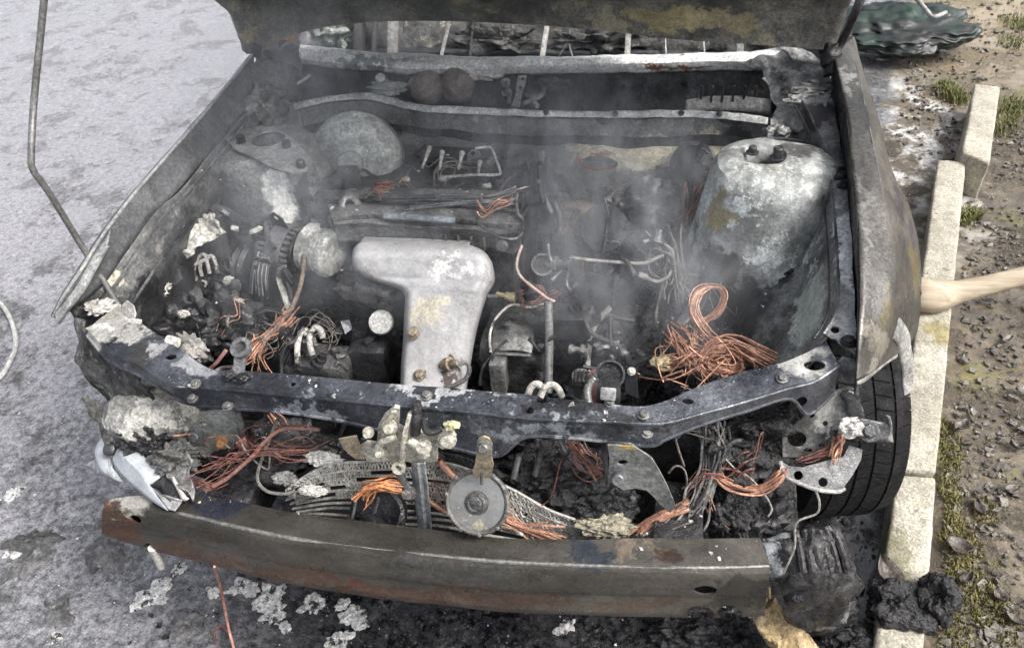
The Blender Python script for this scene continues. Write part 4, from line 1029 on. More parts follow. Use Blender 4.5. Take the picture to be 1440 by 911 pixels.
tube("cover_wire", [(-0.0068, 0.6634, 0.8000), (0.0170, 0.6509, 0.7950), (0.0421, 0.6388, 0.7900), (0.0672, 0.6428, 0.7850), (0.0803, 0.6655, 0.7850), (0.0768, 0.7076, 0.7900), (0.0644, 0.7195, 0.8000), (0.0564, 0.7532, 0.8150), (0.0552, 0.7809, 0.8200)], .004, GREY, vc, seg=6)
lathe("plug", [(.012, -.01), (.013, .004), (.008, .008), (.004, .008)], V((0.0393, 0.6574, 0.7550)), (0, -.8, .5), ALU, vc, seg=18)
plate("cover_end_bracket", [(0.0202, 0.6794, 0.7650), (0.0746, 0.6838, 0.7650), (0.0778, 0.6659, 0.7400), (0.0619, 0.6556, 0.7350), (0.0264, 0.6616, 0.7400)], ALUD, vc, thick=.004)
# lifting hook
tube("lifting_hook", [(-0.3103, 0.7188, 0.7400), (-0.3076, 0.7307, 0.7750), (-0.3090, 0.7392, 0.8000), (-0.3248, 0.7463, 0.8100), (-0.3394, 0.7391, 0.8100), (-0.3433, 0.7246, 0.8000), (-0.3376, 0.7168, 0.7900)], .009, ALU, eng, seg=8, flat=.5, n=40)
box("timing_cover", V((-0.3920, 0.7792, 0.7400)) + V((-.01, .02, -.03)), (.07, .14, .16), ALUD, eng, bevel=.01, dent=.006)
sheet("timing_flange", [[(-0.4176, 0.7916, 0.7900), (-0.4012, 0.7472, 0.7600), (-0.3892, 0.7188, 0.7200)], [(-0.3947, 0.7829, 0.8000), (-0.3766, 0.7333, 0.7700), (-0.3631, 0.7002, 0.7300)]], 20, ALU, eng, cross=3, dent=.004, thick=.006)
PALE0 = burnt("pale_grey_scrap", (.40, .40, .38), (.25, .25, .24), s=30, rough=(.7, 1.))
# inlet stubs behind the head
for a, b in (((-0.2117, 1.0180, 0.7900), (-0.2102, 0.9358, 0.7800)), ((-0.1737, 0.9982, 0.7900), (-0.1660, 0.9317, 0.7800)), ((-0.1226, 0.9976, 0.7900), (-0.1186, 0.9347, 0.7800)), ((-0.0710, 0.9635, 0.7850), (-0.0663, 0.9210, 0.7800))):
    tube("pale_stud", [a, V(a).lerp(V(b), .5), b], .0055, ASH, eng, seg=8, taper=[1.3, .7, .6])
tube("pale_wire_frame", [(-0.0903, 1.0027, 0.8000), (-0.0633, 1.0115, 0.8000), (-0.0470, 1.0015, 0.8000), (-0.0306, 0.9675, 0.7900), (-0.0144, 0.9257, 0.7850), (-0.0171, 0.9106, 0.7820), (-0.0685, 0.9073, 0.7820), (-0.1197, 0.9007, 0.7800), (-0.1536, 0.8951, 0.7800)], .0035, ASH, eng, seg=6)
box("inlet_manifold", V((-0.1499, 1.0139, 0.7400)) + V((0, .03, -.02)), (.24, .10, .07), ALUD, eng, bevel=.015, dent=.008)
for x in (560, 600, 650, 690):
    pass
for a in ((-0.2302, 0.8629, 0.7900), (-0.1452, 0.8771, 0.7850), (-0.0252, 0.8274, 0.8000), (-0.2695, 0.8405, 0.7900)):
    lump("ash_scrap", a, (.010, .006, .006), PALE0, eng, seed=int(abs(a[0]) * 100), amp=.35, sub=3)
wires("stray_wires", [(-0.2020, 0.7117, 0.8200), (-0.1082, 0.7274, 0.8200), (-0.0143, 0.7400, 0.8200), (0.0476, 0.7504, 0.8200), (0.0733, 0.7715, 0.8300)], 6, .006, .0022, GREY, eng, seed=12)

# brake booster
bc = V((-0.4002, 1.0000, 0.7656))
BST = burnt("booster_steel", (.26, .275, .27), (.44, .46, .445), s=7, ash=(.42, .44, .41), ash_t=.6, rough=(.4, .7), metal=.15, bump=.4, fleck=.25)
bo = lathe("brake_booster", [(.03, .075), (.032, .062), (.07, .058), (.098, .045), (.106, .03), (.114, .024), (.118, .015), (.118, .005), (.112, -.002), (.112, -.04), (.09, -.07)], bc, (.12, -.95, .32), BST, CAR, seg=48, dent=.004, dsc=12, label="round pale grey brake booster on the firewall")
box("master_cylinder", bc + V((.01, -.14, .01)), (.05, .13, .055), ALUD, bo, bevel=.012, dent=.006, rx=-.25)
lump("booster_char", bc + V((-.01, -.10, -.04)), (.05, .05, .035), CHAR, bo, seed=61, amp=.6, sub=4)
tube("thin_stem", [(-0.4975, 0.9500, 0.8237), (-0.5121, 0.9700, 0.8576), (-0.5160, 0.9800, 0.8888)], .0022, GREY, CAR, seg=5)
tube("thin_stem", [(-0.4965, 0.9500, 0.8198), (-0.5053, 0.9700, 0.8384), (-0.4913, 0.9800, 0.8665)], .0022, GREY, CAR, seg=5)

# exhaust heat shield, T shaped
SH = burnt("heat_shield_steel", (.33, .33, .338), (.42, .42, .425), s=5, rough=(.5, .75), metal=.1, bump=.22, coarse=.15, ash=(.62, .62, .61), ash_t=.635, ash_s=13, fleck=.4, var=.25, grime=.22,
           blobs=[((-0.1013, 0.5245, 0.6650), (.06, .05, .06), (.52, .48, .36), .8), ((-0.0285, 0.5613, 0.6900), (.03, .06, .05), (.35, .35, .35), .8), ((-0.2473, 0.5708, 0.7350), (.05, .03, .03), (.34, .32, .28), .7), ((-0.0502, 0.4414, 0.5700), (.028, .028, .028), (.07, .05, .04)),
                  ((-0.1129, 0.4378, 0.5650), (.016, .016, .016), (.10, .085, .07)), ((-0.0500, 0.5806, 0.7500), (.05, .03, .03), (.74, .74, .73), .9), ((-0.0438, 0.5363, 0.6400), (.007, .03, .03), (.12, .12, .12)), ((0.0067, 0.5886, 0.7100), (.012, .05, .04), (.30, .30, .29))])
left = [(-0.2820, 0.6501, 0.7550), (-0.2879, 0.6185, 0.7650), (-0.2827, 0.5867, 0.7630), (-0.2792, 0.5752, 0.7450), (-0.2636, 0.5684, 0.7300), (-0.2403, 0.5658, 0.7200), (-0.1987, 0.5583, 0.7150), (-0.1744, 0.5544, 0.7100), (-0.1617, 0.5435, 0.7000), (-0.1595, 0.5246, 0.6800), (-0.1590, 0.5009, 0.6500), (-0.1585, 0.4772, 0.6200), (-0.1595, 0.4531, 0.5900), (-0.1589, 0.4292, 0.5600), (-0.1559, 0.4018, 0.5400)]
right = [(-0.0348, 0.6566, 0.7550), (-0.0044, 0.6286, 0.7650), (0.0138, 0.6067, 0.7630), (0.0210, 0.5937, 0.7450), (0.0238, 0.5812, 0.7300), (0.0198, 0.5741, 0.7200), (0.0154, 0.5628, 0.7150), (0.0106, 0.5540, 0.7100), (0.0076, 0.5494, 0.7000), (0.0010, 0.5351, 0.6800), (-0.0081, 0.5135, 0.6500), (-0.0141, 0.4919, 0.6200), (-0.0182, 0.4680, 0.5900), (-0.0222, 0.4439, 0.5600), (-0.0239, 0.4142, 0.5400)]
left, right = cr(left, 60), cr(right, 60)
sv, sf = [], []
nrmv = V((0, -.6, .8))
for a, b in zip(left, right):
    w = (b - a).length
    for i in range(31):
        t = i / 30
        e = min(t, 1 - t) * w
        h = .024 * (1 - math.exp(-(e / .0095) ** 2.2)) - .021
        p = a.lerp(b, t) + nrmv * h
        sv.append(p + nrmv * .0025 * noise.fractal(p * 16, .8, 2, 3) + nrmv * .004 * noise.noise(p * 9))
for j in range(59):
    for i in range(30):
        sf.append((j * 31 + i, j * 31 + i + 1, (j + 1) * 31 + i + 1, (j + 1) * 31 + i))
# top edge rolls back, so the shield has depth
sh = mesh("heat_shield", sv, sf, SH, CAR, label="pale T-shaped exhaust heat shield in the middle of the bay", smooth=60)
sm_ = sh.modifiers.new("thickness", 'SOLIDIFY'); sm_.thickness = .004; sm_.offset = -1
sheet("shield_roll", [[V(p) + nrmv * -.02 for p in left[:26]], [V(p) + V((.006, .05, -.05)) for p in left[:26]]], 30, SH, sh, cross=3)
sheet("shield_roll", [[V(p) + nrmv * -.02 for p in right], [V(p) + V((-.004, .05, -.05)) for p in right]], 40, SH, sh, cross=3)
sheet("shield_roll", [[left[0].lerp(right[0], t / 8) + nrmv * -.003 for t in range(9)], [left[0].lerp(right[0], t / 8) + V((0, .03, -.01)) for t in range(9)], [left[0].lerp(right[0], t / 8) + V((0, .05, -.06)) for t in range(9)]], 30, SH, sh, cross=3, dent=.003)
RB = burnt("rusty_bolt", (.30, .27, .21), (.16, .12, .08), s=40, rough=(.5, .8), metal=.3, bump=.4)
for p, r in (((-0.1300, 0.4791, 0.6450), .0095), ((-0.1125, 0.4282, 0.5720), .0085)):
    bolt(V(p), (0, -.6, .8), r, RB, sh, h=.008)
lathe("oxygen_sensor", [(.010, -.03), (.012, -.01), (.015, -.008), (.015, .006), (.010, .008), (.009, .02), (.006, .03)], V((-0.0512, 0.4488, 0.5900)), (.8, -.3, .5), RB, sh, seg=12)
lump("rust_hole", (-0.0513, 0.4690, 0.5900), (.014, .010, .014), burnt("rust_dark", (.06, .04, .03), (.12, .07, .04), s=30, rough=(.7, 1)), sh, seed=66, amp=.5, sub=3)
tube("sensor_lead", [(-0.0266, 0.4405, 0.6000), (-0.0110, 0.4466, 0.6000), (-0.0051, 0.4413, 0.5850), (-0.0119, 0.4301, 0.5700), (-0.0336, 0.4186, 0.5600), (-0.0571, 0.4156, 0.5520)], .005, ALU, sh, seg=8)
# manifold side under the shield
lump("exhaust_manifold", (-0.2490, 0.6130, 0.6600), (.09, .05, .05), ALUD, CAR, seed=68, amp=.3, sub=4)

# alternator
al = V((-0.4857, 0.6815, 0.7000))
ALT = burnt("alternator_alloy", (.085, .087, .092), (.15, .152, .158), s=9, rough=(.5, .75), bump=.3, ash=(.35, .35, .34), ash_t=.68, fleck=.15)
axv = V((.97, -.20, -.1)).normalized()
at = lathe("alternator", [(.03, -.052), (.048, -.048), (.056, -.036), (.056, .034), (.050, .044), (.03, .048)], al, axv, SOOT, CAR, seg=36)
q = axv.to_track_quat('Z', 'Y').to_matrix()
bm = bmesh.new()
for i in range(26):
    a = 2 * math.pi * i / 26
    for h, ln in ((-.032, .018), (.030, .016)):
        rot = q @ Matrix.Rotation(a, 3, 'Z')
        box_bm(bm, al + rot @ V((.057, 0, h)), (.008, .007, ln), rot, .001)
bmesh_obj("cooling_fins", bm, ALT, at, kind="stuff")
lathe("casing", [(.057, -.022), (.060, -.020), (.060, .018), (.057, .020)], al, axv, ALT, at, seg=40, dent=.001)
lathe("end_ring", [(.040, -.054), (.058, -.046), (.060, -.040), (.056, -.038)], al, axv, ALT, at, seg=36)
wh = V((-0.3946, 0.6762, 0.7050))
lathe("pale_housing", [(.02, -.042), (.050, -.042), (.057, -.036), (.057, -.022), (.048, -.020), (.048, -.004), (.052, -.003), (.052, .003), (.048, .004), (.048, .014), (.057, .016), (.057, .030), (.050, .038), (.02, .038)], wh, V((.96, -.25, -.1)), burnt("pale_housing_alloy", (.20, .21, .20), (.36, .36, .34), s=10, ash=(.68, .67, .63), ash_t=.50, ash_s=9, rough=(.5, .85), bump=.5, coarse=.3, fleck=.2), at, seg=36, dent=.001, dsc=20, smooth=25)
tube("bracket_arm", [(-0.4706, 0.6081, 0.6850), (-0.4732, 0.5996, 0.6750), (-0.4681, 0.5914, 0.6550), (-0.4627, 0.5842, 0.6300), (-0.4582, 0.5790, 0.6050)], .010, burnt("pale_arm", (.46, .47, .42), (.3, .3, .28), s=12, rough=(.5, .8)), at, seg=8, flat=.45)
lathe("arm_boss", [(.012, -.01), (.013, .008), (.006, .012), (.001, .012)], V((-0.4666, 0.6044, 0.6880)), (-.2, -.6, .8), ALU, at, seg=16)
tube("bracket_arm", [(-0.4546, 0.5945, 0.6720), (-0.4519, 0.5914, 0.6500), (-0.4472, 0.5814, 0.6250)], .006, GREY, at, seg=6, flat=.5)
tube("down_lead", [(-0.4208, 0.6717, 0.7500), (-0.4181, 0.6306, 0.7100), (-0.4202, 0.5963, 0.6750), (-0.4303, 0.5682, 0.6450), (-0.4431, 0.5404, 0.6250), (-0.4725, 0.5121, 0.6000), (-0.4972, 0.4884, 0.5800)], .0052, burnt("brown_lead", (.15, .12, .10), (.25, .20, .16), s=14, rough=(.6, .9)), at, seg=8)
# copper strands at the foot of that lead
wires("copper_loom", [(-0.4403, 0.5519, 0.6200), (-0.4648, 0.5229, 0.6000), (-0.4889, 0.5007, 0.5850), (-0.5094, 0.4734, 0.5750), (-0.5166, 0.4486, 0.5600)], 16, .0045, .0020, COPPER, CAR, seed=21, fray=1.6)
wires("copper_loom", [(-0.4985, 0.4826, 0.5850), (-0.5018, 0.4620, 0.5600), (-0.4999, 0.4367, 0.5400)], 10, .006, .0014, COPPER, CAR, seed=23, fray=1.4)
wires("fine_wire_nest", [(-0.5206, 0.5108, 0.5800), (-0.5050, 0.5266, 0.5850), (-0.4760, 0.5261, 0.5750), (-0.4534, 0.5034, 0.5600), (-0.4709, 0.4763, 0.5500)], 14, .012, .0011, WIRE_GREY, CAR, seed=24)

# left side: belt strands, pale pipe claw, crumpled white sheet
for i in range(9):
    a = V((-0.5295, 0.5543, 0.6650)).lerp(V((-0.4879, 0.5553, 0.6550)), i / 8)
    b = V((-0.5136, 0.6091, 0.7450)).lerp(V((-0.4893, 0.6118, 0.7250)), i / 8)
    tube("belt_strand", [a + V((rnd.gauss(0, .004), 0, rnd.gauss(0, .004))), a.lerp(b, .5) + V((0, -.008, .005)), b], .0022, GREY if i % 2 else DGREY, CAR, seg=5)
lathe("crank_pulley", [(.03, -.03), (.055, -.028), (.058, -.018), (.050, -.01), (.058, 0), (.050, .01), (.058, .02), (.03, .024)], V((-0.5667, 0.6519, 0.6650)), (.97, -.2, 0), SOOT, CAR, seg=32)
PALE = burnt("pale_pipe", (.46, .45, .42), (.30, .29, .27), s=16, rough=(.7, .95), bump=.6, rust=(.05, .05, .05), rust_t=.54, rust_s=30)
for pts in ([(-0.7052, 0.5799, 0.6450), (-0.7097, 0.5916, 0.6650), (-0.6994, 0.5988, 0.6850), (-0.6761, 0.6054, 0.7000), (-0.6565, 0.6198, 0.7050), (-0.6450, 0.6251, 0.7100), (-0.6334, 0.6162, 0.7050), (-0.6269, 0.6009, 0.6800)], [(-0.6825, 0.5952, 0.6600), (-0.6839, 0.6002, 0.6850), (-0.6779, 0.6124, 0.7050), (-0.6651, 0.6220, 0.7150), (-0.6522, 0.6175, 0.7150)],
            [(-0.6688, 0.5996, 0.6700), (-0.6706, 0.6057, 0.6900), (-0.6681, 0.6145, 0.7000)], [(-0.6504, 0.6056, 0.6750), (-0.6522, 0.6116, 0.6950), (-0.6570, 0.6211, 0.7000)]):
    tube("pale_pipe", pts, .0046, PALE, CAR, seg=8)
tube("pale_wire", [(-0.6852, 0.5589, 0.6250), (-0.6797, 0.5725, 0.6400), (-0.6655, 0.5836, 0.6450), (-0.6596, 0.5928, 0.6550), (-0.6704, 0.5962, 0.6600)], .003, PALE, CAR, seg=6)
sheet("crumpled_sheet", [[(-0.7178, 0.5919, 0.7450), (-0.6799, 0.6137, 0.7750), (-0.6539, 0.6417, 0.8000), (-0.6356, 0.6649, 0.8050)], [(-0.7221, 0.5765, 0.7300), (-0.6704, 0.5951, 0.7650), (-0.6385, 0.6326, 0.7800), (-0.6048, 0.6491, 0.7900)], [(-0.7056, 0.5821, 0.7250), (-0.6588, 0.5969, 0.7450), (-0.6282, 0.6344, 0.7600), (-0.5955, 0.6493, 0.7750)]], 44, burnt("white_flaky_sheet", (.64, .63, .58), (.40, .39, .36), s=12, rough=(.7, 1.), bump=.9, coarse=.6, rust=(.06, .06, .05), rust_t=.60, rust_s=22), CAR, cross=9, dent=.020, dsc=26, thick=.003, label="white flaking crumpled sheet on the left of the bay")
sheet("dark_flap", [[(-0.6489, 0.6741, 0.8100), (-0.6153, 0.6806, 0.8150), (-0.5720, 0.6716, 0.8000), (-0.5396, 0.6520, 0.7800)], [(-0.6250, 0.6476, 0.7900), (-0.6000, 0.6613, 0.7900), (-0.5719, 0.6582, 0.7800), (-0.5435, 0.6465, 0.7700)]], 24, DGREY, CAR, cross=4, dent=.010, dsc=20)
tube("white_rim", [(-0.5807, 0.6429, 0.7800), (-0.5569, 0.6408, 0.7750), (-0.5344, 0.6368, 0.7750), (-0.5148, 0.6424, 0.7800), (-0.5118, 0.6466, 0.7850)], .006, ASH, CAR, seg=8)
for i, (p, r) in enumerate((((-0.7110, 0.5118, 0.7050), .020), ((-0.7178, 0.4982, 0.6950), .018), ((-0.6498, 0.4664, 0.6650), .014), ((-0.7312, 0.4840, 0.6850), .016), ((-0.5631, 0.5426, 0.6450), .016), ((-0.7230, 0.4743, 0.6650), .010), ((-0.7190, 0.5678, 0.6450), .008), ((-0.6017, 0.5904, 0.6650), .02))):
    lump("ash_scrap", p, (r, r * .6, r * .6), ASH, CAR, seed=70 + i, amp=.5, sub=4, sc=3.5)
plate("grey_bracket", [(-0.7288, 0.5487, 0.7100), (-0.7109, 0.5651, 0.7250), (-0.6828, 0.5513, 0.7250), (-0.6776, 0.5412, 0.7050), (-0.6937, 0.5318, 0.6950), (-0.7147, 0.5286, 0.7000)], GREY, CAR, thick=.004, dent=.004)
lump("melted_tank", (-0.6633, 0.6245, 0.6050), (.08, .07, .06), CHAR, CAR, seed=81, amp=.5, sub=5)
lump("melted_tank", (-0.6844, 0.4768, 0.5950), (.10, .06, .06), SOOT, CAR, seed=83, amp=.45, sub=5)
lump("melted_tank", (-0.5923, 0.5238, 0.5950), (.08, .06, .07), burnt("bay_char", (.012, .012, .014), (.04, .04, .045), s=12, rough=(.4, .8), bump=.8, fleck=.3), CAR, seed=85, amp=.5, sub=5)
lump("melted_tank", (-0.4181, 0.7471, 0.4700), (.09, .07, .05), CHAR, CAR, seed=87, amp=.4, sub=5)
lump("melted_hose", (-0.6830, 0.5183, 0.6450), (.05, .03, .03), SOOT, CAR, seed=88, amp=.5, sub=4)
# crusted lump and red scraps beside the bar
lump("crusted_fitting", (-0.5164, 0.2843, 0.7400), (.045, .022, .022), burnt("crusted_fitting_mat", (.30, .29, .27), (.16, .155, .15), s=20, rough=(.7, 1.), bump=.8), CAR, seed=90, amp=.5, sub=4, rot=-.6)
tube("pale_spigot", [(-0.5452, 0.2680, 0.7720), (-0.5230, 0.2643, 0.7700)], .010, ASH, CAR, seg=12)
# ring bracket with a hole, standing on the support bar
rc = V((-0.3691, 0.2319, 0.8000))
rb = mesh("ring_bracket", *lathe_geo([(.012, -.006), (.020, -.006), (.020, .004), (.012, .004), (.012, -.006)], rc, (-.1, -.5, 1), 26), GREY, CAR)
plate("stem", [(-0.3799, 0.2246, 0.7950), (-0.3571, 0.2270, 0.7950), (-0.3595, 0.2099, 0.7750), (-0.3539, 0.1895, 0.7680), (-0.3819, 0.1865, 0.7680), (-0.3818, 0.2095, 0.7750)], GREY, rb, thick=.004)
for p in ((-0.3813, 0.1880, 0.7720), (-0.3543, 0.1855, 0.7700)):
    lump("clip", p, (.010, .010, .008), SOOT, rb, seed=3, amp=.5, sub=3)
tube("red_lead", [(-0.4304, 0.2118, 0.7500), (-0.4201, 0.2265, 0.7500), (-0.3942, 0.2205, 0.7600)], .0035, WIRE_GREY, CAR, seg=6)
tube("red_lead", [(-0.4571, 0.2421, 0.7300), (-0.4442, 0.2527, 0.7400), (-0.4379, 0.2806, 0.7450)], .004, burnt("dull_red", (.14, .06, .055), (.20, .12, .10), s=12, rough=(.6, .9)), CAR, seg=6)

# pale disc, small foil square, pale hose arches
lathe("pale_cap", [(.018, -.012), (.027, -.008), (.029, 0), (.027, .006), (.02, .009), (.001, .010)], V((-0.2326, 0.5584, 0.6000)), (.05, -.65, .75), burnt("pale_cap_mat", (.66, .66, .64), (.54, .54, .52), s=60, rough=(.7, .95), bump=.6, bs=260), CAR, seg=32, label="round pale cap left of the heat shield")
plate("foil_scrap", [(-0.3250, 0.5518, 0.6000), (-0.3036, 0.5494, 0.6100), (-0.2964, 0.5415, 0.5900), (-0.3121, 0.5318, 0.5800)], burnt("foil", (.55, .56, .58), (.35, .35, .37), s=40, rough=(.3, .5), metal=.4), CAR, thick=.003, dent=.004)
for pts, m in (([(-0.3979, 0.4446, 0.5600), (-0.4027, 0.4683, 0.5850), (-0.4010, 0.4937, 0.6050), (-0.3901, 0.5036, 0.6100), (-0.3862, 0.4961, 0.6000)], PALE), ([(-0.3680, 0.4649, 0.5700), (-0.3771, 0.4805, 0.5850), (-0.3783, 0.4960, 0.6050), (-0.3668, 0.5074, 0.6150), (-0.3527, 0.5025, 0.6100), (-0.3472, 0.4904, 0.6000)], PALE),
               ([(0.1534, 0.2663, 0.7000), (0.1605, 0.2760, 0.7150), (0.1719, 0.2798, 0.7180), (0.1816, 0.2742, 0.7100)], PALE), ([(0.1773, 0.2653, 0.7000), (0.1845, 0.2739, 0.7160), (0.1971, 0.2786, 0.7200), (0.2093, 0.2739, 0.7150), (0.2160, 0.2696, 0.7000)], PALE)):
    tube("hose_arch", pts, .0068, m, CAR, seg=10)
for i in range(6):
    c = V((-0.4249, 0.4748, 0.5600)) + V((.006 * i - .015, 0, -.004 * i))
    lathe("corrugation", [(.018, -.0025), (.022, 0), (.018, .0025)], c, (1, -.2, -.5), ALUD, CAR, seg=20)
tube("dark_arc", [(-0.3118, 0.6151, 0.6000), (-0.2735, 0.6030, 0.6000), (-0.2308, 0.6061, 0.6050), (-0.2039, 0.6212, 0.6200)], .005, DGREY, CAR, seg=6)
box("lower_block", V((-0.3769, 0.4925, 0.5000)), (.14, .08, .10), ALUD, CAR, bevel=.012, dent=.01)
box("lower_block", V((-0.2670, 0.5529, 0.5000)), (.10, .10, .10), SOOT, CAR, bevel=.012, dent=.012)
wires("fine_wire_nest", [(-0.4107, 0.5335, 0.5700), (-0.3928, 0.5614, 0.5800), (-0.3568, 0.5514, 0.5700), (-0.3418, 0.5271, 0.5600), (-0.3724, 0.5108, 0.5500)], 10, .010, .0010, WIRE_GREY, CAR, seed=29)

# gearbox side
GBX = burnt("gearbox_alloy", (.05, .05, .052), (.15, .15, .148), s=8, ash=(.36, .36, .34), ash_t=.64, rough=(.25, .55), metal=.15, bump=.45, coarse=.3, fleck=.3)
bell_c = V((0.0401, 0.6370, 0.5200)) + V((.02, .07, -.10))
bell = lathe("bell_housing", [(.05, -.06), (.135, -.055), (.14, -.045), (.14, -.03), (.132, -.028), (.128, .01), (.118, .03), (.118, .04), (.095, .075), (.09, .11), (.095, .115), (.095, .125), (.06, .13)], bell_c, (1, -.12, 0), GBX, CAR, seg=44, dent=.002)
for k in range(11):
    an = .2 + k * .55
    bolt(bell_c + V((-.028, .140 * 0, 0)) + V((0, -math.cos(an) * .136, math.sin(an) * .136)), (1, 0, 0), .006, ALU, bell, h=.010)
for k in range(9):
    an = .3 + k * .33
    box("rib", bell_c + V((.05, -math.cos(an) * .112, math.sin(an) * .112)), (.07, .006, .02), GBX, bell, rx=an - math.pi / 2, bevel=.001)
fd = lathe("final_drive_casing", [(.03, -.05), (.08, -.045), (.095, -.03), (.095, .02), (.09, .022), (.09, .05), (.06, .06)], V((0.1828, 0.6243, 0.5000)) + V((.02, .07, -.06)), (1, -.1, 0), GBX, CAR, seg=40, dent=.002)
for k in range(8):
    an = .2 + k * .42
    box("rib", V((0.1828, 0.6243, 0.5000)) + V((.055, .07 - math.cos(an) * .086, -.06 + math.sin(an) * .086)), (.045, .006, .018), GBX, fd, rx=an - math.pi / 2, bevel=.001)
gb = box("gearbox_casing", V((0.0642, 0.5874, 0.5000)) + V((.0, .05, -.06)), (.16, .20, .24), ALUD, CAR, bevel=.03, dent=.008)
gcap = sheet("casing_cover", [[(0.0176, 0.5845, 0.5800), (0.0431, 0.5985, 0.5850), (0.0829, 0.6024, 0.5850), (0.1082, 0.5936, 0.5800)], [(0.0228, 0.5471, 0.5750), (0.0513, 0.5529, 0.5850), (0.0904, 0.5568, 0.5850), (0.1121, 0.5562, 0.5750)], [(0.0251, 0.5231, 0.5650), (0.0552, 0.5253, 0.5700), (0.0944, 0.5271, 0.5700), (0.1130, 0.5276, 0.5650)], [(0.0230, 0.5278, 0.5500), (0.0528, 0.5309, 0.5500), (0.0924, 0.5327, 0.5500), (0.1103, 0.5299, 0.5500)]], 24, ALU, gb, cross=4, dent=.004, thick=.004)
tube("cover_ridge", [(0.0284, 0.5154, 0.5680), (0.0650, 0.5147, 0.5700), (0.1129, 0.5184, 0.5670)], .004, ALU, gb, seg=6)
box("casing_foot", V((0.0428, 0.5044, 0.5200)), (.035, .05, .09), ALU, gb, bevel=.006, dent=.004)
tube("earth_strap", [(0.0249, 0.5175, 0.5700), (0.0210, 0.5420, 0.6000), (0.0288, 0.5675, 0.6200), (0.0457, 0.5853, 0.6350), (0.0655, 0.6010, 0.6400), (0.1017, 0.6007, 0.6350), (0.1393, 0.6155, 0.6400)], .003, PALE, gb, seg=6)
tube("dip_pipe", [(0.1446, 0.5934, 0.6600), (0.1491, 0.5611, 0.6150), (0.1516, 0.5302, 0.5600), (0.1554, 0.4766, 0.5000)], .0095, ALU, CAR, seg=12, n=24)
box("gearbox_end", V((0.2099, 0.6026, 0.5000)) + V((0, .06, -.05)), (.18, .20, .20), ALUD, CAR, bevel=.03, dent=.01)
box("mount_block", V((0.1873, 0.6022, 0.6000)), (.10, .06, .06), DGREY, CAR, bevel=.008, dent=.006)
lathe("selector_drum", [(.02, -.05), (.045, -.045), (.048, 0), (.045, .04), (.02, .045)], V((0.2567, 0.7030, 0.6000)), (.9, -.4, .1), DGREY, CAR, seg=28, dent=.004)
lathe("brass_fitting", [(.006, -.03), (.006, -.01), (.0095, -.008), (.0095, .004), (.011, .005), (.011, .015), (.008, .016)], V((0.0555, 0.6088, 0.6550)), (.97, -.2, 0), burnt("brass", (.42, .36, .22), (.3, .26, .17), s=30, rough=(.4, .7), metal=.5), CAR, seg=16)
tube("sensor_rod", [(-0.0029, 0.5995, 0.6600), (0.0311, 0.6040, 0.6570)], .005, GREY, CAR, seg=8)
wires("sensor_wires", [(0.0859, 0.6042, 0.6450), (0.1012, 0.6118, 0.6600), (0.1199, 0.6249, 0.6650), (0.1311, 0.6210, 0.6550), (0.1100, 0.6027, 0.6500), (0.0911, 0.6046, 0.6550)], 9, .006, .0017, WIRE_RED, CAR, seed=31)
tube("red_lead", [(0.0820, 0.6564, 0.7600), (0.0759, 0.6321, 0.7450), (0.0770, 0.6114, 0.7300), (0.0908, 0.5972, 0.7150), (0.1158, 0.5971, 0.6900), (0.1401, 0.5951, 0.6700), (0.1584, 0.5947, 0.6600)], .0033, burnt("pale_red", (.42, .20, .18), (.4, .36, .33), s=12, rough=(.6, .8)), CAR, seg=6)
mesh("clamp_ring", *lathe_geo([(.020, -.003), (.025, -.003), (.025, .003), (.020, .003), (.020, -.003)], V((0.1246, 0.6587, 0.7100)), (.1, -.75, .6), 30), ALU, CAR)
lathe("valve_body", [(.008, -.03), (.010, -.02), (.016, -.018), (.016, .0), (.010, .002), (.010, .016), (.014, .018), (.014, .03), (.006, .034)], V((0.1553, 0.6640, 0.7100)), (.95, -.2, .1), ALU, CAR, seg=16)
for pts in ([(0.1324, 0.6895, 0.7400), (0.1380, 0.6691, 0.7300), (0.1440, 0.6571, 0.7200)], [(0.1735, 0.6682, 0.7100), (0.1792, 0.6566, 0.6900), (0.1788, 0.6443, 0.6700), (0.1894, 0.6327, 0.6600)], [(0.1460, 0.6344, 0.6850), (0.1554, 0.6466, 0.6900), (0.1671, 0.6550, 0.7000)], [(0.1872, 0.6376, 0.6600), (0.1964, 0.6407, 0.6700), (0.2019, 0.6475, 0.6750)]):
    tube("broken_pipe", pts, .005, ALU, CAR, seg=8, taper=[1, .7, 1.1])
CBL = burnt("pale_cable", (.28, .27, .25), (.17, .165, .155), s=16, rough=(.6, .9))
tube("cable", [(0.1852, 0.6765, 0.7200), (0.2264, 0.6834, 0.7100), (0.2876, 0.6946, 0.7000), (0.3412, 0.7104, 0.6900), (0.3712, 0.7346, 0.6900), (0.4018, 0.7634, 0.6850), (0.4088, 0.7847, 0.6900)], .0042, CBL, CAR, seg=6)
tube("cable", [(0.3377, 0.7638, 0.7100), (0.3578, 0.7711, 0.7100), (0.3770, 0.7760, 0.7000), (0.4015, 0.7645, 0.6900), (0.4047, 0.7491, 0.6700), (0.4003, 0.7437, 0.6400)], .004, CBL, CAR, seg=6)
tube("cable", [(0.3381, 0.7032, 0.6600), (0.3539, 0.7074, 0.6500), (0.3746, 0.7120, 0.6400), (0.3943, 0.7163, 0.6500), (0.4042, 0.7304, 0.6600)], .004, CBL, CAR, seg=6)
lathe("cable_end", [(.004, -.012), (.007, -.010), (.007, .008), (.004, .012)], V((0.3412, 0.7035, 0.6600)), (.9, 0, -.3), CBL, CAR, seg=12)
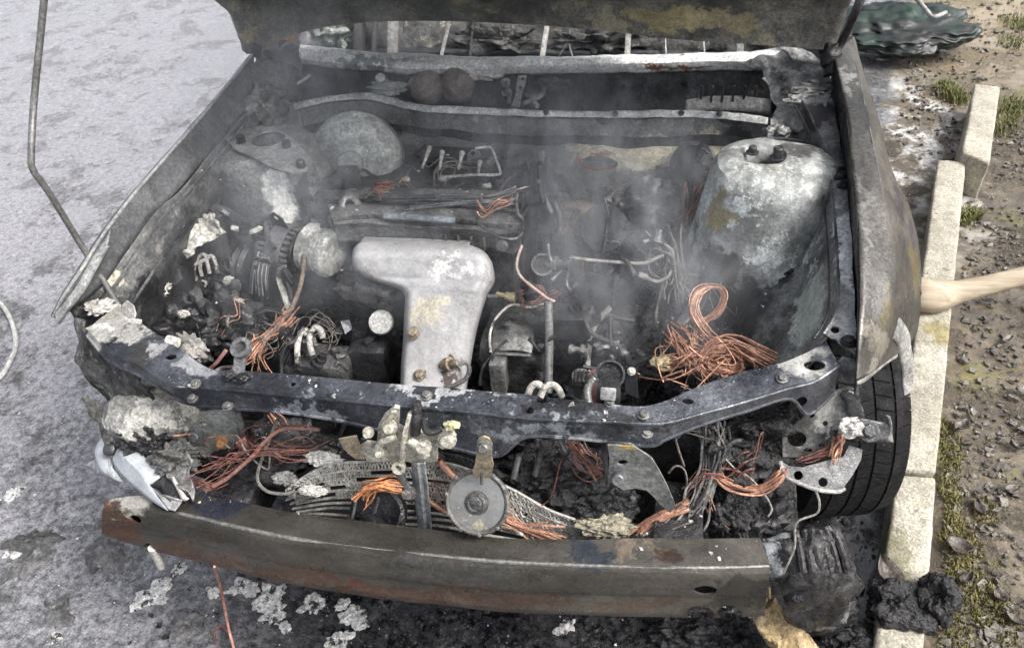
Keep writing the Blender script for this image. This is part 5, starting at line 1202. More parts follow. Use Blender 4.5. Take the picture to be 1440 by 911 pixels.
wires("smoky_loom", [(0.3773, 0.7821, 0.6900), (0.4019, 0.7572, 0.6600), (0.4137, 0.7248, 0.6350), (0.4229, 0.7059, 0.6200), (0.4323, 0.6936, 0.6000)], 22, .011, .0018, WIRE_GREY, CAR, seed=33, fray=1.3)
tube("hose", [(0.2754, 0.6297, 0.6250), (0.2521, 0.6135, 0.6000), (0.2385, 0.5920, 0.5800), (0.2347, 0.5677, 0.5550), (0.2346, 0.5371, 0.5300)], .007, CBL, CAR, seg=8)
tube("hose", [(0.2759, 0.6281, 0.6000), (0.2792, 0.5913, 0.5800), (0.2845, 0.5673, 0.5600)], .006, DGREY, CAR, seg=8)
lathe("threaded_stub", [(.006, -.02), (.012, -.018), (.012, -.010), (.008, -.008), (.008, .006), (.012, .008), (.012, .016)], V((0.2117, 0.5494, 0.5650)), (1, 0, 0), ALU, CAR, seg=14)
for pts in ([(0.2229, 0.5614, 0.5700), (0.2334, 0.5498, 0.5500), (0.2327, 0.5261, 0.5400)], [(0.2464, 0.5756, 0.5700), (0.2626, 0.5697, 0.5600), (0.2580, 0.5523, 0.5500)], [(0.2799, 0.5838, 0.5700), (0.2990, 0.5805, 0.5600), (0.3102, 0.5578, 0.5500)], [(0.2271, 0.5201, 0.5450), (0.2734, 0.5191, 0.5400), (0.3190, 0.5248, 0.5350)]):
    tube("small_pipe", pts, .0035, ALU, CAR, seg=6)
for i in range(20):
    p = V((0.2660, 0.5663, 0.5550)) + V((rnd.uniform(-.06, .06), rnd.uniform(-.03, .05), rnd.uniform(-.01, .015)))
    lump("fitting", p, (rnd.uniform(.006, .014), rnd.uniform(.005, .01), rnd.uniform(.005, .012)), (ALU, ALUD, ASH, GREY)[i % 4], CAR, seed=100 + i, amp=.6, sub=2)
cyl = lathe("filter_canister", [(.012, -.03), (.017, -.028), (.018, .028), (.012, .032)], V((0.2351, 0.4087, 0.6000)), (0, -.1, 1), ALU, CAR, seg=20)
lathe("reddish_drum", [(.015, -.02), (.03, -.018), (.033, 0), (.03, .015), (.01, .018)], V((0.2694, 0.3651, 0.6400)), (-.3, -.8, .3), burnt("reddish_drum_mat", (.12, .06, .055), (.18, .11, .10), s=12, rough=(.5, .8)), CAR, seg=24)
# little square bracket with a pale pad standing on the bar
sb = box("relay_box", V((0.3051, 0.2145, 0.7750)), (.040, .02, .034), DGREY, CAR, bevel=.003, rx=-.3)
box("pad", V((0.3054, 0.2095, 0.7850)) + V((0, -.011, .003)), (.026, .006, .022), burnt("pale_pad", (.36, .37, .37), (.24, .25, .25), s=20, rough=(.5, .8)), sb, bevel=.002, rx=-.3)
mesh("ring", *lathe_geo([(.022, -.003), (.026, -.003), (.026, .003), (.022, .003), (.022, -.003)], V((0.3050, 0.2427, 0.7900)), (0, -.6, .8), 26), GREY, sb)
bolt(V((0.3079, 0.1963, 0.7680)), (0, -.2, 1), .006, BOLT, sb)
plate("dark_plate", [(0.3188, 0.4598, 0.6000), (0.3432, 0.4581, 0.6100), (0.3499, 0.4207, 0.5600), (0.3245, 0.4345, 0.5600)], DGREY, CAR, thick=.004, holes=[((0.3336, 0.4550, 0.6000), .004)])
bolt(V((0.3337, 0.4518, 0.6050)), (0, -.6, .8), .006, ASH, CAR)

# reddish box and firewall clutter seen through the smoke
box("rusty_casing", V((0.1859, 0.9942, 0.6200)), (.15, .08, .07), burnt("rust_casing", (.22, .12, .09), (.2, .17, .13), s=7, rough=(.6, .9), bump=.4, ash=(.1, .1, .1), ash_t=.6), CAR, bevel=.02, dent=.012)
lathe("dark_pulley", [(.02, -.02), (.055, -.018), (.058, .01), (.04, .014), (.02, .016)], V((0.2374, 0.9191, 0.6400)), (0, -.8, .5), DGREY, CAR, seg=30)
lump("firewall_clutter", (0.2997, 1.0508, 0.6000), (.12, .08, .09), ALUD, CAR, seed=121, amp=.5, sub=5)
lump("firewall_clutter", (0.3779, 1.0118, 0.5200), (.15, .12, .10), SOOT, CAR, seed=122, amp=.5, sub=5)
lump("firewall_clutter", (0.0744, 1.0686, 0.6000), (.06, .08, .12), ALUD, CAR, seed=123, amp=.5, sub=5)
box("throttle_body", V((0.0959, 0.8787, 0.7000)), (.06, .07, .08), ALUD, CAR, bevel=.012, dent=.01)
tube("return_pipe", [(0.0783, 0.9909, 0.8000), (0.0843, 0.9233, 0.7900), (0.0871, 0.8771, 0.7750), (0.1073, 0.8469, 0.7500), (0.1202, 0.8335, 0.7300)], .008, ALU, CAR, seg=10)

cl0 = random.Random(3)
# battery corner: charred heap and the copper nest
lump("charred_battery", (0.3917, 0.7163, 0.4600), (.12, .12, .10), CHAR, CAR, seed=131, amp=.45, sub=6, oct=7)
lump("charred_battery", (0.5535, 0.6595, 0.4700), (.16, .14, .11), CHAR, CAR, seed=133, amp=.4, sub=6, oct=7)
lump("charred_battery", (0.4363, 0.7809, 0.5200), (.10, .10, .08), CHAR, CAR, seed=135, amp=.5, sub=5, oct=7)
lump("charred_battery", (0.6369, 0.7108, 0.6800), (.035, .03, .03), CHAR, CAR, seed=136, amp=.5, sub=4)
plate("torn_plate", [(0.4202, 0.5891, 0.6300), (0.4415, 0.6069, 0.6600), (0.4554, 0.6247, 0.6700), (0.4661, 0.6151, 0.6650), (0.4538, 0.6030, 0.6350), (0.4358, 0.5837, 0.6200)], GREY, CAR, thick=.003, dent=.006)
def strands(name, path, count, spread, r, mat, seed, **kw):
    """a coherent hank: every strand keeps its place in the bundle and only drifts slowly"""
    rr = random.Random(seed)
    out = []
    n = (len(path) - 1) * 7 + 1
    base = cr(path, n)
    for i in range(count):
        off = V((rr.gauss(0, 1), rr.gauss(0, 1), rr.gauss(0, .8))) * spread
        d1, d2 = V((rr.gauss(0, 1), rr.gauss(0, 1), rr.gauss(0, 1))) * spread * .8, rr.uniform(0, 6.3)
        f1 = rr.uniform(.6, 1.6)
        P = [p + off * (.6 + .5 * abs(2 * k / n - 1)) + d1 * math.sin(f1 * 6.3 * k / n + d2) for k, p in enumerate(base)]
        a_, b_ = int(rr.uniform(0, .10) * n), n - int(rr.uniform(0, .12) * n)
        tail = P[b_ - 1]
        dirn = (P[b_ - 1] - P[b_ - 4]).normalized()
        P = P[a_:b_] + [tail + (dirn + V((rr.gauss(0, .4), rr.gauss(0, .4), rr.gauss(0, .4)))) * rr.uniform(.004, .02)]
        out.append(tube_geo(P, r * rr.uniform(.7, 1.2), 5, n=len(P), cap=False))
    return mesh(name, *merge(out), mat, CAR, kind="stuff", **kw)
strands("copper_nest", [(0.4911, 0.5165, 0.6550), (0.4677, 0.5381, 0.6650), (0.4503, 0.5626, 0.6850), (0.4557, 0.5945, 0.7050), (0.4796, 0.6117, 0.7120), (0.5025, 0.6066, 0.7120), (0.5103, 0.5823, 0.7000), (0.4978, 0.5641, 0.6800), (0.4734, 0.5523, 0.6650), (0.4579, 0.5291, 0.6450), (0.4482, 0.5023, 0.6250)], 15, .0042, .0013, COPPER, 41, label="tangled nest of bare copper wire in the right of the bay")
strands("copper_nest", [(0.6183, 0.4666, 0.6350), (0.5793, 0.4775, 0.6480), (0.5434, 0.4945, 0.6560), (0.5091, 0.5008, 0.6550), (0.4810, 0.4889, 0.6400), (0.4700, 0.4713, 0.6200), (0.4811, 0.4570, 0.6050), (0.5067, 0.4567, 0.6000), (0.5240, 0.4689, 0.6100), (0.5159, 0.4834, 0.6250)], 30, .0078, .0014, COPPER, 43)
strands("copper_nest", [(0.3871, 0.4821, 0.6000), (0.4209, 0.4812, 0.6120), (0.4555, 0.4878, 0.6250), (0.4894, 0.4941, 0.6400), (0.5303, 0.4957, 0.6500), (0.5716, 0.4800, 0.6450), (0.6027, 0.4662, 0.6300)], 24, .0078, .0014, COPPER, 45)
strands("copper_nest", [(0.4110, 0.5315, 0.6350), (0.4278, 0.5010, 0.6320), (0.4459, 0.4794, 0.6220), (0.4709, 0.4632, 0.6100), (0.5006, 0.4550, 0.6050), (0.5365, 0.4660, 0.6100)], 14, .0075, .0015, COPPER, 47)
strands("copper_nest", [(0.4893, 0.4769, 0.6400), (0.5095, 0.4893, 0.6480), (0.5332, 0.4823, 0.6450), (0.5410, 0.4658, 0.6320), (0.5205, 0.4548, 0.6150), (0.4925, 0.4570, 0.6180), (0.4790, 0.4699, 0.6300), (0.4933, 0.4815, 0.6420), (0.5196, 0.4779, 0.6420)], 18, .0072, .0014, COPPER, 48)
strands("copper_nest", [(0.4172, 0.5500, 0.6450), (0.4355, 0.5192, 0.6400), (0.4546, 0.4983, 0.6350), (0.4790, 0.4869, 0.6300), (0.5050, 0.4750, 0.6200)], 12, .0085, .0015, COPPER, 49)
for i in range(16):
    p = V((0.4898, 0.4825, 0.6350)) + V((cl0.gauss(0, .05), cl0.gauss(0, .03), cl0.gauss(0, .012)))
    P = [p]
    for k in range(6): P.append(P[-1] + V((cl0.gauss(.004, .03), cl0.gauss(0, .022), cl0.gauss(-.004, .014))))
    tube("copper_strand", P, .0015, COPPER, CAR, seg=5)
lump("melted_plug", (0.3926, 0.4837, 0.6050), (.022, .016, .014), burnt("yellowed_plug", (.42, .36, .20), (.3, .27, .18), s=30, rough=(.6, .9)), CAR, seed=140, amp=.6, sub=3)
wires("fine_wire_nest", [(0.4680, 0.6843, 0.6400), (0.4912, 0.7252, 0.6400), (0.5072, 0.7008, 0.6300), (0.4925, 0.6617, 0.6200)], 10, .012, .0012, WIRE_GREY, CAR, seed=50)

# ------------------------------------------------------------------ front end below the support bar
LATM = burnt("latch_cast", (.34, .325, .27), (.47, .455, .40), s=16, rough=(.6, .9), bump=.5, coarse=.25, ash=(.16, .155, .13), ash_t=.64, ash_s=30)
la = plate("bonnet_latch", [(-0.0822, 0.1230, 0.7441), (-0.0679, 0.1230, 0.7688), (-0.0466, 0.1230, 0.7919), (-0.0382, 0.1230, 0.7895), (-0.0464, 0.1230, 0.7450), (-0.0372, 0.1230, 0.7390), (-0.0267, 0.1230, 0.7754), (-0.0138, 0.1230, 0.7872), (-0.0168, 0.1230, 0.7486), (-0.0070, 0.1230, 0.7374), (0.0076, 0.1230, 0.7339), (0.0266, 0.1230, 0.7451), (0.0304, 0.1230, 0.7349), (0.0168, 0.1230, 0.7061), (0.0129, 0.1230, 0.6645), (-0.0304, 0.1230, 0.6527), (-0.0497, 0.1230, 0.6558), (-0.0692, 0.1230, 0.6492), (-0.1206, 0.1230, 0.6460), (-0.1232, 0.1230, 0.6611), (-0.1274, 0.1230, 0.6815), (-0.1131, 0.1230, 0.6946), (-0.0936, 0.1230, 0.6935)], LATM, CAR, thick=.008, label="pale cast bonnet latch hanging from the middle of the bar")
sheet("latch_rib", [[(-0.0982, 0.1080, 0.6929), (-0.0807, 0.1060, 0.7232), (-0.0622, 0.1080, 0.7378), (-0.0498, 0.1130, 0.7375)], [(-0.0935, 0.1080, 0.6823), (-0.0743, 0.1040, 0.7117), (-0.0572, 0.1060, 0.7262), (-0.0452, 0.1100, 0.7288)]], 18, LATM, la, cross=2, thick=.008)
tube("latch_arm", [(-0.0460, 0.1080, 0.6699), (-0.0353, 0.1030, 0.7143), (-0.0278, 0.1030, 0.7476), (-0.0207, 0.1080, 0.7711), (-0.0143, 0.1130, 0.7906)], 0.0065, LATM, la, seg=8, flat=.5)
tube("latch_arm", [(-0.0230, 0.1030, 0.7376), (-0.0077, 0.1000, 0.7249), (0.0029, 0.1030, 0.6974)], 0.0072, LATM, la, seg=8, flat=.5)
tube("latch_arm", [(-0.0687, 0.1080, 0.7370), (-0.0582, 0.1100, 0.7662), (-0.0433, 0.1130, 0.7940)], 0.0058, LATM, la, seg=8, flat=.5)
tube("latch_pawl", [(-0.0077, 0.1280, 0.8048), (-0.0063, 0.1130, 0.7779), (-0.0116, 0.1080, 0.7477)], .010, SOOT, la, seg=8, flat=.7)
tube("latch_pawl", [(0.0047, 0.1180, 0.7774), (0.0067, 0.1100, 0.7584), (0.0183, 0.1100, 0.7529), (0.0316, 0.1180, 0.7564)], .006, DGREY, la, seg=8)
for p, r in (((-0.0572, 0.1130, 0.7543), .0095), ((-0.0023, 0.1060, 0.7207), .011), ((0.0415, 0.1130, 0.7348), .011), ((-0.1013, 0.1180, 0.7292), .007), ((-0.0842, 0.1080, 0.6910), .006)):
    bolt(V(p), (0, -1, .4), r, LATM, la, h=.010)
plate("latch_ear", [(0.0228, 0.1180, 0.7447), (0.0488, 0.1180, 0.7550), (0.0556, 0.1180, 0.7383), (0.0494, 0.1180, 0.7159), (0.0277, 0.1180, 0.7021), (0.0174, 0.1180, 0.7117)], LATM, la, thick=.006)
mesh("latch_eye", *lathe_geo([(.006, -.005), (.012, -.005), (.012, .005), (.006, .005), (.006, -.005)], V((-0.0524, 0.1030, 0.6615)), (0, -1, .5), 20), LATM, la)
tube("latch_tail", [(-0.0548, 0.1030, 0.6458), (-0.0511, 0.1030, 0.6267), (-0.0457, 0.1030, 0.6097), (-0.0448, 0.1030, 0.5978)], .007, GREY, la, seg=8)
bolt(V((-0.0431, 0.0980, 0.6002)), (0, -1, .4), .010, BOLT, la, h=.01)
lump("ash_scrap", (0.0542, 0.1130, 0.7715), (.012, .008, .008), burnt("yellow_crust", (.42, .40, .18), (.4, .4, .35), s=40, rough=(.7, 1)), la, seed=151, amp=.7, sub=3)
plate("tan_flap", [(-0.1608, 0.1180, 0.7052), (-0.1273, 0.1180, 0.7150), (-0.1230, 0.1180, 0.6820), (-0.1209, 0.1180, 0.6575), (-0.1388, 0.1180, 0.6551), (-0.1544, 0.1180, 0.6779)], burnt("tan_heat", (.28, .22, .15), (.18, .16, .13), s=16, rough=(.5, .8)), CAR, thick=.003, dent=.004)
# centre strut
ST = burnt("strut_zinc", (.24, .26, .27), (.38, .40, .41), s=9, rough=(.3, .55), metal=.35, bump=.25, ash=(.1, .1, .1), ash_t=.66)
sheet("centre_strut", [[(-0.0332, 0.1180, 0.6601), (-0.0428, 0.1230, 0.5937), (-0.0488, 0.1280, 0.5022), (-0.0585, 0.1330, 0.3791)], [(-0.0182, 0.1080, 0.6738), (-0.0260, 0.1130, 0.6084), (-0.0315, 0.1180, 0.5181), (-0.0419, 0.1230, 0.3964)], [(-0.0142, 0.1140, 0.6674), (-0.0200, 0.1180, 0.6032), (-0.0270, 0.1240, 0.5110), (-0.0366, 0.1280, 0.3902)], [(-0.0038, 0.1080, 0.6758), (-0.0111, 0.1130, 0.6106), (-0.0173, 0.1180, 0.5205), (-0.0284, 0.1230, 0.3988)]], 30, ST, CAR, cross=2, thick=.003, dent=.002)

# horn with bracket
hcen = V((0.0828, 0.1000, 0.5891))
hax = V((-.05, -.78, .62)).normalized()
ho = lathe("horn", [(.030, -.035), (.050, -.028), (.0575, -.012), (.060, -.004), (.060, .002), (.056, .005), (.051, .003), (.050, .0015), (.024, .004), (.020, .0045), (.0185, .008), (.012, .010), (.001, .010)], hcen, hax,
           burnt("horn_dark", (.06, .058, .055), (.12, .115, .105), s=14, rough=(.4, .7), bump=.3), CAR, seg=48, label="round grey horn disc hanging before the condenser")
lathe("horn_face", [(.0505, .0012), (.0505, .0035), (.0225, .0055), (.0225, .0012)], hcen, hax, burnt("horn_face_grey", (.125, .128, .13), (.17, .172, .172), s=8, rough=(.35, .55), bump=.12, var=.2, grime=.15, blobs=[(hcen + V((.005, -.03, -.045)), (.06, .05, .016), (.30, .28, .21))]), ho, seg=48)
lathe("horn_boss", [(.019, .005), (.018, .0095), (.014, .0115), (.012, .0095), (.008, .012), (.001, .012)], hcen, hax, burnt("horn_boss_mat", (.035, .036, .037), (.09, .09, .09), s=60, rough=(.4, .7), bump=.7), ho, seg=28)
TAN = burnt("bracket_tan", (.30, .25, .17), (.22, .19, .14), s=12, rough=(.5, .75), bump=.3, metal=.1)
plate("horn_bracket", [(0.0965, 0.1130, 0.7437), (0.1056, 0.1130, 0.7501), (0.1150, 0.1130, 0.7460), (0.1188, 0.1130, 0.7324), (0.1151, 0.1130, 0.7012), (0.1170, 0.1130, 0.6775), (0.1093, 0.1130, 0.6441), (0.0757, 0.1130, 0.6392), (0.0848, 0.1130, 0.6823), (0.0911, 0.1130, 0.7108), (0.0917, 0.1130, 0.7306)], TAN, ho, thick=.004)
bolt(V((0.1062, 0.1080, 0.7310)), (0, -1, .4), .009, BOLT, ho, h=.009)
tube("horn_pin", [(0.1010, 0.0900, 0.6856), (0.0984, 0.0900, 0.6551)], .0025, BOLT, ho, seg=8)
for a in range(10):
    an = a * .628 + .2
    u_ = hax.orthogonal().normalized(); w_ = hax.cross(u_)
    bolt(hcen + (u_ * math.cos(an) + w_ * math.sin(an)) * .0575 + hax * .003, hax, .0028, BOLT, ho, h=.003)
# second horn, half hidden behind the beam
h2 = V((-0.1213, 0.1150, 0.5030))
h2o = lathe("horn", [(.03, -.03), (.052, -.02), (.056, -.004), (.056, .006), (.050, .010), (.048, -.004), (.02, -.008), (.001, -.008)], h2, hax, SOOT, CAR, seg=40, label="sooty black horn half hidden behind the beam")
for a, b in (((-0.0981, 0.0900, 0.5855), (-0.1112, 0.0850, 0.5482)), ((-0.1437, 0.0900, 0.5742), (-0.1648, 0.0850, 0.5069)), ((-0.0612, 0.0900, 0.5456), (-0.0753, 0.0850, 0.5069))):
    tube("horn_pin", [a, b], .0028, GREY, h2o, seg=8, n=4)
wires("orange_wires", [(-0.0570, 0.1000, 0.6177), (-0.0773, 0.0950, 0.6227), (-0.0958, 0.0900, 0.6221), (-0.1183, 0.0880, 0.6052), (-0.1338, 0.0850, 0.5821)], 18, .004, .0018, burnt("orange_copper", (.50, .21, .085), (.36, .15, .07), s=20, rough=(.5, .7)), h2o, seed=61, fray=1.2)
wires("orange_wires", [(-0.1800, 0.1150, 0.4799), (-0.1878, 0.1120, 0.4646), (-0.1924, 0.1100, 0.4528)], 8, .003, .0016, COPPER, h2o, seed=62)

# condenser: bent tubes with rows of fins between them
top = [(-0.3181, 0.1170, 0.5300), (-0.2468, 0.1409, 0.5750), (-0.1975, 0.1516, 0.5900), (-0.1224, 0.1616, 0.5950), (-0.0423, 0.1729, 0.5950), (0.0312, 0.1764, 0.5850), (0.1244, 0.1697, 0.5450), (0.2255, 0.1576, 0.5000), (0.3543, 0.1537, 0.4550)]
bot = [(-0.3098, 0.1488, 0.3800), (-0.2485, 0.1393, 0.3600), (-0.2017, 0.1349, 0.3550), (-0.1336, 0.1368, 0.3550), (-0.0518, 0.1405, 0.3550), (0.0284, 0.1443, 0.3500), (0.1298, 0.1475, 0.3450), (0.2368, 0.1516, 0.3400), (0.3630, 0.1585, 0.3350)]
top, bot = cr(top, 90), cr(bot, 90)
CON = burnt("condenser_tube_alloy", (.34, .335, .315), (.50, .49, .47), s=12, ash=(.56, .55, .50), ash_t=.56, ash_s=12, rough=(.55, .85), bump=.4, rust=(.03, .03, .03), rust_t=.58, rust_s=14)
FIN = burnt("condenser_fin_alloy", (.30, .29, .26), (.52, .51, .46), s=9, rough=(.6, .95), bump=.3, ash=(.72, .70, .63), ash_t=.50, ash_s=7, rust=(.03, .03, .03), rust_t=.62, rust_s=9,
            blobs=[((0.2388, 0.1563, 0.4800), (.16, .10, .06), (.74, .72, .66)), ((0.1581, 0.1657, 0.5300), (.07, .07, .05), (.72, .71, .66)), ((-0.2498, 0.1334, 0.5500), (.08, .06, .05), (.50, .50, .47)), ((-0.0851, 0.1252, 0.5000), (.12, .08, .05), (.03, .03, .028))])
def ribbon(line, h, d):
    """flat extruded tube: h high, d deep"""
    vs, fs = [], []
    n = len(line)
    for p in line:
        p = V(p)
        for o in ((0, 0, h / 2), (0, d, h / 2 - d * .2), (0, d, -h / 2 - d * .2), (0, 0, -h / 2)):
            vs.append(p + V(o))
    for i in range(n - 1):
        for j in range(4):
            fs.append((i * 4 + j, i * 4 + (j + 1) % 4, (i + 1) * 4 + (j + 1) % 4, (i + 1) * 4 + j))
    fs += [(3, 2, 1, 0), tuple((n - 1) * 4 + j for j in range(4))]
    return vs, fs
con = thing("condenser", (0, 0, 0), "", "")
for k_ in ("label", "category"): del con[k_]
con.parent = CAR
con.matrix_parent_inverse = Matrix.Translation(-CAR_AT)
ROWS = 14
fins = []
lines_ = []
for r_ in range(ROWS):
    f = r_ / (ROWS - 1)
    lines_.append(cr([a.lerp(b, f) + V((0, .006 * noise.noise(a * 9 + V((0, 0, r_))), .005 * noise.noise(a * 8 + V((0, 0, r_ * .7))))) for a, b in zip(top, bot)], 200))
for r_ in range(ROWS):
    line = lines_[r_][(10 if r_ < 2 else 3 * (r_ % 3)):200 - 6 * (r_ % 4)]
    mesh("condenser_tube", *ribbon(line, .0032, .006), CON, con, smooth=None)
    if r_ == ROWS - 1: break
    A_, B_ = lines_[r_], lines_[r_ + 1]
    rr = random.Random(r_)
    v_, f_ = [], []
    for i in range(6, 196):
        x01 = i / 200
        hole = noise.noise(V((x01 * 9, r_ * .8, 2.2)))
        if x01 < .60:
            if r_ > 5 or hole < (-.25, -.2, .0, .05, .15, .2)[r_]: continue
        elif r_ > 7 or hole < -.5: continue
        a, b = A_[i], B_[i]
        d = b - a
        tng = (A_[i + 1] - A_[i - 1]) * .5
        sg = .55 if i % 2 else -.55
        sk = V((rr.gauss(0, .0006), rr.gauss(0, .0008), 0))
        p0 = a + d * .14 - tng * sg + sk
        p1 = a + d * (.86 if rr.random() < .85 else .5) + tng * sg + sk
        dep = V((0, .006, -.001))
        s0 = len(v_)
        v_ += [p0, p1, p1 + dep, p0 + dep]
        f_ += [(s0, s0 + 1, s0 + 2, s0 + 3)]
    fins.append((v_, f_))
fo = mesh("condenser_fins", *merge(fins), FIN, con, kind="stuff", smooth=None)
fm = fo.modifiers.new("thickness", 'SOLIDIFY'); fm.thickness = .0013
sheet("gap_shade_sheet", [[V(p) + V((0, .045, -.02)) for p in top], [V(p) + V((0, .05, -.01)) for p in bot]], 60, SOOT, con, cross=6, dent=.004)  # dark sheet added behind the tubes so the gaps look shaded
lump("ash_heap", (0.3060, 0.1525, 0.4900), (.050, .025, .020), burnt("tan_ash", (.36, .34, .26), (.24, .22, .17), s=24, rough=(.8, 1), bump=1.), con, seed=161, amp=.35, sc=4., sub=5)
lump("ash_heap", (-0.2252, 0.1555, 0.6000), (.034, .016, .009), burnt("foamy_ash", (.46, .46, .45), (.24, .24, .24), s=26, rough=(.8, 1.), bump=1., coarse=.8, rust=(.05, .05, .05), rust_t=.58, rust_s=40), con, seed=163, amp=.4, sc=4., sub=5)
lump("ash_heap", (-0.3049, 0.1324, 0.5600), (.022, .014, .008), burnt("grey_ash", (.24, .24, .23), (.12, .12, .12), s=26, rough=(.8, 1.), bump=1., coarse=.8, ash=(.5, .5, .48), ash_t=.58, ash_s=40), con, seed=165, amp=.4, sc=4., sub=5)
lump("ash_heap", (-0.2462, 0.1207, 0.5450), (.026, .010, .010), FIN, con, seed=166, amp=.35, sc=4., sub=5)
wires("red_wires", [(-0.0326, 0.1900, 0.5968), (-0.0095, 0.1900, 0.5591), (0.0024, 0.1800, 0.5201), (0.0241, 0.1700, 0.5035), (0.0385, 0.1600, 0.4858)], 22, .010, .0018, WIRE_RED, con, seed=63, fray=.6)
wires("copper_wires", [(0.1116, 0.1236, 0.5300), (0.1320, 0.1177, 0.5200), (0.1589, 0.1126, 0.5100), (0.1923, 0.1083, 0.5000), (0.2321, 0.1056, 0.5000)], 20, .005, .0020, COPPER, con, seed=64, fray=1.3)
tube("copper_cable", [(-0.0331, 0.1500, 0.5155), (-0.0016, 0.1400, 0.5009), (0.0251, 0.1300, 0.4944)], .005, COPPER, con, seg=8)
tube("copper_cable", [(-0.0015, 0.1700, 0.6080), (0.0114, 0.1650, 0.5916), (0.0271, 0.1600, 0.5754)], .006, COPPER, con, seg=8)

# dark mass behind the condenser and under the bar
lump("melted_fan", (0.2144, 0.2453, 0.5000), (.11, .07, .07), CHAR, CAR, seed=171, amp=.28, sc=3.4, sub=6, oct=7)
lump("melted_fan", (0.2811, 0.2040, 0.4900), (.08, .05, .05), CHAR, CAR, seed=173, amp=.28, sc=3.4, sub=5, oct=7)
lump("melted_fan", (-0.3914, 0.2321, 0.5000), (.12, .08, .06), SOOT, CAR, seed=175, amp=.4, sub=5)
box("radiator_panel", (.0, .36, .42), (1.10, .012, .22), SOOT, CAR, bevel=.002, dent=.012)
for a, b in (((0.2184, 0.2033, 0.6600), (0.2309, 0.1920, 0.6400)), ((0.2358, 0.2016, 0.6200), (0.2631, 0.1882, 0.6000)), ((0.1455, 0.1909, 0.6200), (0.1361, 0.1694, 0.5800)), ((0.1843, 0.1955, 0.6200), (0.1742, 0.1808, 0.5800))):
    tube("stub_pipe", [a, V(a).lerp(V(b), .5), b], .006, GREY, CAR, seg=8)
wires("dull_red_wires", [(0.2359, 0.2058, 0.6500), (0.2561, 0.1953, 0.6300), (0.2743, 0.1809, 0.6200), (0.2874, 0.1778, 0.6000)], 8, .006, .002, WIRE_RED, CAR, seed=66)

# left bracket plate with a rusty bolt, red loom
pl = plate("headlamp_bracket", [(-0.4852, 0.2000, 0.6490), (-0.4531, 0.2000, 0.6607), (-0.4083, 0.2000, 0.6619), (-0.4069, 0.2000, 0.6264), (-0.4268, 0.2000, 0.5787), (-0.4539, 0.2000, 0.5498), (-0.4828, 0.2000, 0.5417), (-0.5170, 0.2000, 0.5086), (-0.5232, 0.2000, 0.5188), (-0.5351, 0.2000, 0.5498), (-0.5134, 0.2000, 0.6052)], burnt("bracket_green_grey", (.20, .215, .20), (.33, .345, .33), s=14, rough=(.45, .75), bump=.4, ash=(.06, .06, .06), ash_t=.6, metal=.1), CAR, thick=.004, holes=[((-0.4906, 0.2000, 0.6141), .009)], dent=.004)
bolt(V((-0.4604, 0.1950, 0.5715)), (0, -1, .4), .010, burnt("orange_rust", (.34, .18, .08), (.24, .13, .07), s=40, rough=(.7, .9)), pl, h=.008)
bolt(V((-0.5128, 0.1950, 0.5858)), (0, -1, .4), .012, GREY, pl, h=.010)
tube("flange", [(-0.3959, 0.1900, 0.6737), (-0.3984, 0.1900, 0.6300), (-0.4154, 0.1900, 0.5871), (-0.4421, 0.1900, 0.5584)], .006, GREY, pl, seg=6)
wires("red_loom", [(-0.4869, 0.1401, 0.5500), (-0.4591, 0.1458, 0.5600), (-0.4277, 0.1530, 0.5750), (-0.3903, 0.1626, 0.5900), (-0.3527, 0.1673, 0.6000), (-0.2760, 0.1638, 0.6100), (-0.2267, 0.1688, 0.6150)], 16, .009, .0011, WIRE_RED, CAR, seed=71, fray=1., jit=.7)
wires("red_loom", [(-0.5083, 0.1264, 0.5200), (-0.4850, 0.1256, 0.5200), (-0.4618, 0.1249, 0.5200), (-0.4329, 0.1345, 0.5300)], 8, .004, .002, WIRE_RED, CAR, seed=72)
tube("red_cable", [(-0.2313, 0.1833, 0.6500), (-0.2706, 0.1777, 0.6550), (-0.3063, 0.1746, 0.6500), (-0.3359, 0.1641, 0.6300), (-0.3635, 0.1515, 0.6000), (-0.3918, 0.1393, 0.5750), (-0.4230, 0.1263, 0.5500), (-0.4551, 0.1176, 0.5300)], .0038, burnt("salmon_cable", (.29, .14, .11), (.22, .13, .11), s=9, rough=(.5, .7)), CAR, seg=8)
tube("grey_cable", [(-0.3117, 0.1900, 0.6700), (-0.3312, 0.1701, 0.6300), (-0.3515, 0.1581, 0.5900), (-0.3638, 0.1335, 0.5500), (-0.3446, 0.1206, 0.5300), (-0.3069, 0.1183, 0.5300), (-0.2859, 0.1238, 0.5350)], .0034, burnt("grey_cable_mat", (.16, .155, .145), (.10, .097, .09), rough=(.5, .7)), CAR, seg=6)
lump("red_tab", (-0.3972, 0.1712, 0.6000), (.012, .008, .018), WIRE_RED, CAR, seed=176, amp=.4, sub=3)

